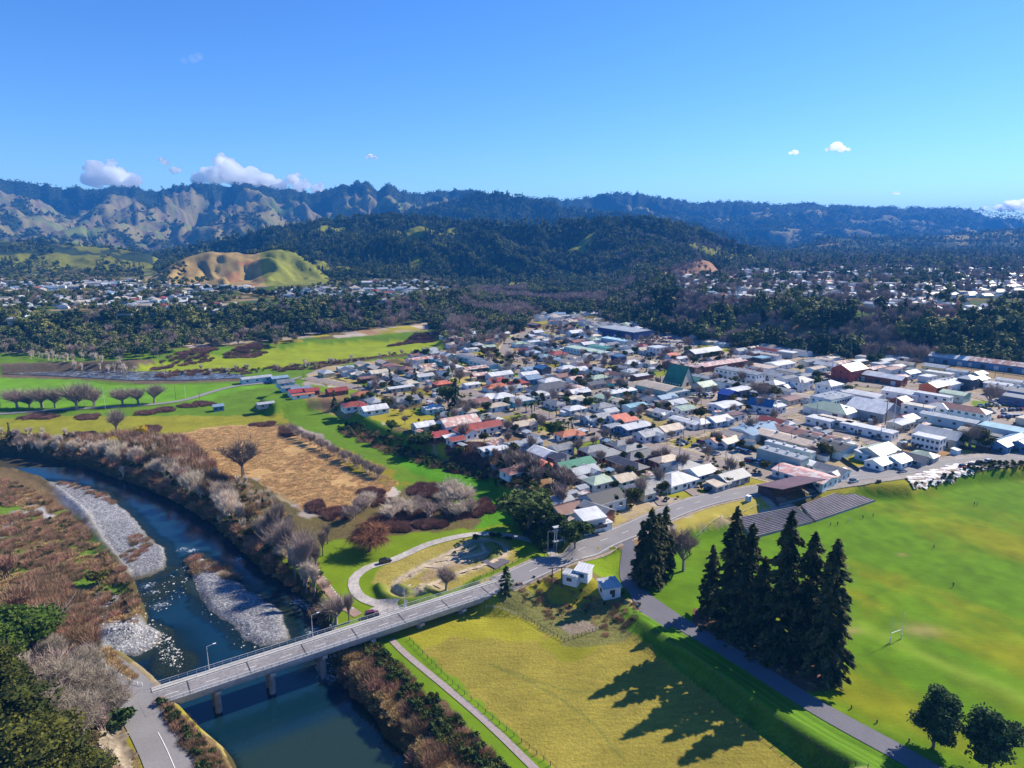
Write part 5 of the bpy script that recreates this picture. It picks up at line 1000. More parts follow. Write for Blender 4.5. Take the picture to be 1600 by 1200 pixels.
# lamps on the bridge
def lamp(p, h, rz, desc, group=None, arm=1.6):
    e = empty('street_lamp', p, rz); m = MB(); m.tube((0, 0, -.3), (0, 0, h), .11, .07, 6); m.tube((0, 0, h), (arm, 0, h+.25), .055, .045, 5); m.build('pole', M_rail_m, e); m = MB(); m.box((arm+.25, 0, h+.24), (.75, .3, .14)); m.build('lamp_head', M_white, e)
    return reg(e, desc, 'street lamp', group, True)
for px, py, d in ((326, 1042, 'street lamp on the bridge footway, nearest the road junction'), (488, 991, 'street lamp near the middle of the bridge above the pebble island'), (629, 943, 'street lamp toward the far end of the bridge by the dirt track')):
    c = W(px, py, 3.0); s = (Vector((c[0], c[1], 0))-Vector((BA.x, BA.y, 0))).dot(bd.normalized()); q = BA+bd*(s/BL)+perp*3.7; lamp(q, 6.6, bang-math.pi/2*0+math.pi*0, d)
for px, py, d in ((856,862,'curved street lamp beside the timber power frame'),(961,822,'tall thin lamp post on the verge outside the white modern house'),(1042,792,'lamp post on the grass verge by the driveway')):
    lamp(at(px, py), 7.5, 0.3, d)
# H-frame and steel frame
def hframe(p, rz, h, w, desc, mat):
    e = empty('electricity_pylon', p, rz)
    for s in (-1, 1): m = MB(); m.tube((s*w/2, 0, -.5), (s*w/2, 0, h), .26, .18, 7); m.build('pole', mat, e)
    m = MB(); m.box((0, .2, h-.35), (w+2.6, .18, .28)); m.build('crossarm', mat, e)
    for s in (-1.3, 0, 1.3): m = MB(); m.tube((s*w/2, .2, h-.2), (s*w/2, .2, h+.3), .1, .07, 5); m.build('insulator', M_rail_m, e)
    return reg(e, desc, 'power pole', None, True)
p, h = hgt((870, 918), 886); hframe(p, R(10), h, 3.0, 'dark two-pole power frame standing on the grass beside the road', M_wood)
e = empty('transformer_platform', at(874, 858), R(25)); 
for x, y in ((-1.8,-1),(1.8,-1),(-1.8,1),(1.8,1)): m = MB(); m.tube((x, y, -.3), (x*.8, y*.6, 8.8), .2, .16, 6); m.build('pole', M_rail_m, e)
for z in (8.8, 7.4, 3.4): m = MB(); m.box((0, 0, z), (5.2, 1.6 if z > 8 else 1.2, .2)); m.build('crossarm', M_rail_m, e)
m = MB(); m.box((0, 0, 2.2), (1.8, 1.2, 1.8)); m.build('transformer', vary('green_enamel', (.05,.18,.05), .5, 2, .1), e)
reg(e, 'grey multi-pole transformer platform behind the roadside fence and bushes', 'power pole', None, True)

# ============================================================ FENCES
def fence(name, pts, z, desc, cat='fence', sp=2.4, h=1.15, mat=None, rails=(1.0, .6), solid=False, pw=.13):
    mat = mat or M_wood; L = smooth_line(WP(pts, z), sp) if not solid else smooth_line(WP(pts, z), 3.5); zz = hfun(L[:, 0], L[:, 1]); o = Vector((L[0][0], L[0][1], zz[0])); e = empty(name, o)
    P = [Vector((a[0], a[1], c))-o for a, c in zip(L, zz)]
    m = MB()
    for i, p in enumerate(P): m.box((p.x, p.y, p.z+h/2-.1+(.1*random.random())), (pw, pw, h+.2))
    me = m.build('posts', mat, e)
    m = MB()
    for a, b in zip(P[:-1], P[1:]):
        if solid:
            d = (b-a); m.add([a, b, b+Vector((0,0,h)), a+Vector((0,0,h))], [(0,1,2,3)]); n_ = Vector((-d.y, d.x, 0)).normalized()*.05; m.add([a+n_, b+n_, b+n_+Vector((0,0,h)), a+n_+Vector((0,0,h))], [(3,2,1,0)]); m.add([a+Vector((0,0,h)), b+Vector((0,0,h)), b+n_+Vector((0,0,h)), a+n_+Vector((0,0,h))], [(0,1,2,3)])
        else:
            for r in rails: m.tube(a+Vector((0, 0, r)), b+Vector((0, 0, r)), .03, .03, 3, cap=False)
    m.build('panels' if solid else 'rails', mat, e); return reg(e, desc, cat, None, True)
fence('post_fence', [(640,1006),(668,1035),(700,1068),(770,1130),(860,1203),(920,1255)], -3, 'post and wire fence between the walking path and the dry paddock')
fence('post_fence', [(985,984),(1005,1000),(1040,1022),(1100,1065),(1180,1125),(1290,1205),(1350,1245)], -2.6, 'post and wire fence along the foot of the grassy embankment')
fence('paling_fence', [(818,968),(845,985),(882,1006)], -2.6, 'low timber fence on the left side of the overgrown garden', sp=1.2); fence('paling_fence', [(882,1006),(915,995),(947,983)], -2.6, 'low timber fence on the near side of the overgrown garden', sp=1.2)
fence('board_fence', [(760,960),(785,963),(808,967)], -2.4, 'short pale timber fence at the top left of the dry paddock', mat=M_conc, sp=2)
fence('post_fence', [(862,925),(905,935),(950,945),(960,955)], -.5, 'short fence behind the white pump sheds and kiosk', sp=1.6)
fence('guard_rail', [(740,912),(790,893),(830,878),(868,868),(884,862)], .8, 'roadside rail fence from the bridge end to the power frame', sp=2.4, rails=(1.0,.5), mat=M_dark)
fence('low_fence', [(1080,835),(1110,820),(1165,798),(1185,792)], 3.4, 'long pale rail along the lawn behind the tall redwoods', mat=M_white, rails=(.8,), h=.8, sp=3)
fence('post_fence', [(1290,1085),(1330,1108),(1370,1130),(1420,1160)], 0, 'line of short bollards beside the sports field and access road', rails=(), sp=4, h=.9, pw=.22)
fence('guard_rail', [(255,1108),(262,1122),(278,1148),(300,1180),(320,1215)], 2, 'dark low barrier along the river side of the junction road', mat=M_dark, sp=2, rails=(.7,), h=.75)
fence('post_fence', [(166,1043),(190,1058),(215,1070),(222,1071)], 2.2, 'white marker posts and fence at the corner before the bridge', mat=M_white, sp=2.2, rails=(.8,), h=.9)
fence('garden_hedge', [(838,660),(870,672),(905,684)], 5, 'dark hedge along the street below the church hall lawn', 'hedge', mat=M_broad, solid=True, h=1.5)
for pts, d in (([(870,696),(905,686),(930,680)], 'dark board fence beside the coral-roofed bungalow'), ([(1088,691),(1110,694),(1150,700),(1190,708)], 'long black fence behind the car park'), ([(1450,690),(1500,700),(1545,709)], 'blue-grey iron fence around the wrecking yard'),
               ([(1545,709),(1600,706),(1640,703)], 'dark board fence at the foot of the blue villas'), ([(1300,708),(1320,722),(1342,737)], 'dark fence left of the vacant yellow lawn'), ([(1345,700),(1362,716),(1382,733)], 'dark fence right of the vacant yellow lawn'), ([(765,668),(790,676),(818,684)], 'long dark fence right of the gravel church yard'),
               ([(1320,762),(1380,768),(1430,752)], 'low dark wall on the grass above the concrete terraces')):
    if 'low dark wall' in d: continue
    fence('board_fence', pts, 5, d, solid=True, h=1.7, mat=vary('board_'+str(pts[0][0]), (.07,.065,.06), .9, 1, .3))
# boulders edging the riverside footpath: each one its own thing
bm_ = None
st = smooth_line(WP([(470,875),(492,885),(508,905),(520,922),(536,940),(560,957),(574,962)], -1.5), 1.6)
stm = SC['stones'][0].data
for i, q in enumerate(st[::1][:24]):
    o = obj('edging_boulder', stm, None, (q[0], q[1], hz(q[0], q[1])+.12), random.uniform(0, 6), random.uniform(1.4, 2.0)); reg(o, 'grey edging boulder on the footpath', 'boulder', 'boulders edging the footpath')

# ============================================================ BUILDINGS
ROOF = dict(rb=(.02,.05,.30), lb=(.42,.60,.72), w=(.66,.66,.65), lg=(.40,.42,.43), g=(.23,.235,.24), dg=(.10,.10,.11), bk=(.035,.037,.045), r=(.34,.065,.045), o=(.55,.17,.08), p=(.60,.34,.27), gn=(.05,.22,.13), lgn=(.42,.52,.38), tan=(.55,.45,.33), br=(.25,.13,.09), rust=(.45,.22,.14), bl=(.05,.14,.30), sb=(.24,.34,.44), te=(.25,.42,.48), cr=(.66,.58,.44))
WALL = dict(te=(.10,.42,.46), sb=(.24,.34,.44), w=(.76,.77,.76), c=(.64,.58,.46), b=(.13,.24,.38), lb=(.45,.60,.68), g=(.34,.35,.35), dg=(.08,.09,.10), br=(.22,.09,.06), r=(.42,.07,.05), y=(.6,.5,.25), rb=(.02,.04,.16), o=(.5,.12,.05), gg=(.32,.42,.40), mur=(.10,.14,.28))
RN = dict(rb='royal blue', lb='pale blue', w='white', lg='pale grey', g='grey', dg='dark grey', bk='black', r='red', o='orange', p='pink', gn='dark green', lgn='pale green', tan='tan', br='brown', rust='rusty', bl='blue', sb='steel blue', te='teal', cr='cream')
WN = dict(te='teal', sb='steel blue', w='white', c='cream', b='blue', lb='pale blue', g='grey', dg='dark', br='brick', r='red', y='yellow', rb='royal blue', o='orange', gg='grey-green', mur='mural painted')
_mc = {}
def roofmat(k):
    if ('r', k) not in _mc:
        m = vary('roof_'+RN[k].replace(' ', '_'), ROOF[k], .45 if k != 'bk' else .6, .35, .16, .06, obvar=.16, spec=.4); _mc['r', k] = m
        nt0 = m.node_tree; p0 = nt0.nodes['Principled BSDF']; lk0 = p0.inputs['Base Color'].links[0].from_socket; tc = nt0.nodes.new('ShaderNodeTexCoord'); wv = N(nt0, 'ShaderNodeTexWave', Scale=.33, Distortion=.0); wv.bands_direction = 'X'; nt0.links.new(tc.outputs['Object'], wv.inputs['Vector'])
        st0 = N(nt0, 'ShaderNodeMapping'); st0.inputs['Scale'].default_value = (.9, .12, .3); nt0.links.new(tc.outputs['Object'], st0.inputs['Vector'])
        c0 = mixc(nt0, 1.0, lk0, mapr(nt0, wv.outputs['Fac'], 0, 1, .84, 1.04), 'MULTIPLY'); c0 = mixc(nt0, 1.0, c0, mapr(nt0, noise(nt0, st0.outputs[0], 1.0, 4, .7), .35, .65, .78, 1.08), 'MULTIPLY'); nt0.links.new(c0, p0.inputs['Base Color'])
        if k in ('rust', 'p'):
            nt = m.node_tree; p_ = nt.nodes['Principled BSDF']; lk = p_.inputs['Base Color'].links[0].from_socket; nt.links.new(mixc(nt, mapr(nt, noise(nt, gcoord(nt), .4, 4), .5, .58, 0, 1), lk, (.62,.58,.52)), p_.inputs['Base Color'])
    return _mc['r', k]
def wallmat(k):
    if ('w', k) not in _mc: _mc['w', k] = vary('wall_'+WN[k].replace(' ', '_'), WALL[k], .8, .5, .1, .08, obvar=.08)
    return _mc['w', k]
M_win = M_glass
_box = {}
def boxmesh(mat, name):
    k = (mat.name, name)
    if k not in _box: m = MB(); m.box((0, 0, 0), (1, 1, 1)); _box[k] = m.mesh(name, [mat])
    return _box[k]
def boxpart(name, mat, parent, c, d, rz=0):
    o = obj(name, boxmesh(mat, name), parent, c, rz, d); return o
def roof_mb(L, Wd, h, kind, pitch=.42, ov=.45, gable_ax='x', t=.16):
    """roof shell standing on the walls; returns MB for roof and (for gables) the gable wall triangles"""
    m = MB(); g = MB(); a, b = L/2+ov, Wd/2+ov
    if kind == 'flat': 
        m.box((0, 0, h+.15), (L+.3, Wd+.3, .3)); m.box((0, 0, h+.36), (L-.5, Wd-.5, .1)); return m, g
    if kind == 'mono':
        r = Wd*pitch*.45; v = [(-a, -b, h+.05), (a, -b, h+.05), (a, b, h+r), (-a, b, h+r)]; v += [(x, y, z+t) for x, y, z in v]; m.add(v, [(3,2,1,0),(4,5,6,7),(0,1,5,4),(1,2,6,5),(2,3,7,6),(3,0,4,7)])
        g.add([(-L/2, -Wd/2, h), (-L/2, Wd/2, h), (-L/2, Wd/2, h+r*.95)], [(0, 2, 1)]); g.add([(L/2, -Wd/2, h), (L/2, Wd/2, h), (L/2, Wd/2, h+r*.95)], [(0, 1, 2)]); g.add([(-L/2, Wd/2, h), (L/2, Wd/2, h), (L/2, Wd/2, h+r*.95), (-L/2, Wd/2, h+r*.95)], [(3, 2, 1, 0)]); return m, g
    r = (Wd/2)*pitch*(1.0 if kind != 'low' else .45); e = h-.05-ov*pitch*.5; top = h+r
    if kind in ('gable', 'low'):
        for s in (-1, 1):
            v = [(-a, s*b, e), (a, s*b, e), (a, 0, top), (-a, 0, top)]; v += [(x, y, z+t) for x, y, z in v]; m.add(v, [(0,3,2,1),(4,5,6,7),(0,1,5,4),(1,2,6,5),(2,3,7,6),(3,0,4,7)] if s < 0 else [(0,1,2,3),(7,6,5,4),(0,4,5,1),(1,5,6,2),(2,6,7,3),(3,7,4,0)])
        for s in (-1, 1): g.add([(s*L/2, -Wd/2, h), (s*L/2, Wd/2, h), (s*L/2, 0, top)], [(0, 1, 2) if s > 0 else (0, 2, 1)])
    else:   # hip
        k = min(b, a*.9); v = [(-a, -b, e), (a, -b, e), (a, b, e), (-a, b, e), (-(a-k), 0, top), (a-k, 0, top)]; v2 = [(x, y, z+t) for x, y, z in v]
        m.add(v+v2, [(6,7,11,10),(8,9,10,11),(7,8,11),(9,6,10),(0,1,7,6),(1,2,8,7),(2,3,9,8),(3,0,6,9),(3,2,1,0)])
    return m, g
BLD = []      # footprints (x, y, radius)
ANG_A, ANG_B = R(33), R(-52)
def building(p, L, Wd, h, kind, rc, wc, ang, name, cat, desc, group=None, detail=2, wing=None, chimney=False, fixed=False, roofs=0, wins=None, pitch=.42):
    e = empty(name, p, ang); m = MB(); m.box((0, 0, h/2-.3), (L, Wd, h+.6), 0); rm, gm_ = roof_mb(L, Wd, h, kind, pitch); m.v, m.f, m.m = m.v, m.f, m.m
    n0 = len(m.v); m.v += gm_.v; m.f += [tuple(i+n0 for i in q) for q in gm_.f]; m.m += gm_.m; m.build('wall', wallmat(wc), e)
    ro = rm.build('roof', roofmat(rc), e)
    if wing:
        wx, wl, ww, side = wing; wm_ = MB(); yy = side*(Wd/2+wl/2-.5*ww*0); wm_.box((wx, side*(Wd/2+wl/2-.3), h/2-.3), (ww, wl+.6, h+.58)); r2, g2 = roof_mb(Wd+wl*1.0, ww, h-.02, 'gable' if kind != 'hip' else 'hip', pitch*.95)
        rot = Matrix.Rotation(side*math.pi/2, 4, 'Z'); off = Vector((wx, side*(wl/2+.2), 0))
        r2.v = [tuple(rot @ Vector(v)+off) for v in r2.v]; g2.v = [tuple(rot @ Vector(v)+off) for v in g2.v]; n0 = len(wm_.v); wm_.v += g2.v; wm_.f += [tuple(i+n0 for i in q) for q in g2.f]; wm_.m += g2.m
        wm_.build('wing_wall', wallmat(wc), e); r2.build('wing_roof', roofmat(rc), e)
    if detail >= 1:
        st = 2 if h > 5.5 else 1; sh = h/st
        for fl in range(st):
            zc = fl*sh+sh*.56
            if wins is None: n = max(2, int(L/(4.2 if detail > 1 else 6)))
            else: n = wins
            ww_ = min(1.7, L/n*.55); hh_ = min(1.3, sh*.45)
            for i in range(n):
                x = -L/2+(i+.5)*L/n+ (0 if wins else random.uniform(-.4, .4))
                if wing and wing[3] < 0 and abs(x-wing[0]) < wing[2]/2+.6: continue
                boxpart('window', M_win, e, (x, -Wd/2-.015, zc), (ww_, .09, hh_))
            if detail > 1:
                nn = max(1, int(Wd/4))
                for s in ((-1, 1) if -2 < math.degrees(ang) < 90 else (-1, 1)):
                    for i in range(nn): boxpart('window', M_win, e, (s*(L/2+.015), -Wd/2+(i+.5)*Wd/nn, zc), (.09, 1.3, hh_))
        if detail > 1:
            boxpart('door', M_white if wc not in ('w', 'c') else M_dark, e, (L*random.uniform(-.2, .2), -Wd/2-.03, 1.05), (.95, .1, 2.1))
            if wing: boxpart('window', M_win, e, (wing[0], wing[3]*(Wd/2+wing[1]+.02), 1.5), (wing[2]*.4, .09, 1.2))
            m = MB(); m.box((0, -Wd/2-.5, h-.12 if kind != 'flat' else h-.3), (L+.4, .1, .14)); m.build('gutter', M_white, e)
    if chimney: m = MB(); m.box((L*.18, Wd*.08, h+.9), (.6, .6, 1.8)); m.build('chimney', wallmat('br'), ro)
    for i in range(roofs): m = MB(); m.box((-L/2+(i+.7)*L/(roofs+.4), 0, h+Wd*.12+.35), (1.1, 1.1, .8)); m.build('roof_vent', M_rail_m, ro)
    BLD.append((p[0], p[1], (L+Wd)/4*.95)); return reg(e, desc, cat, group, fixed)
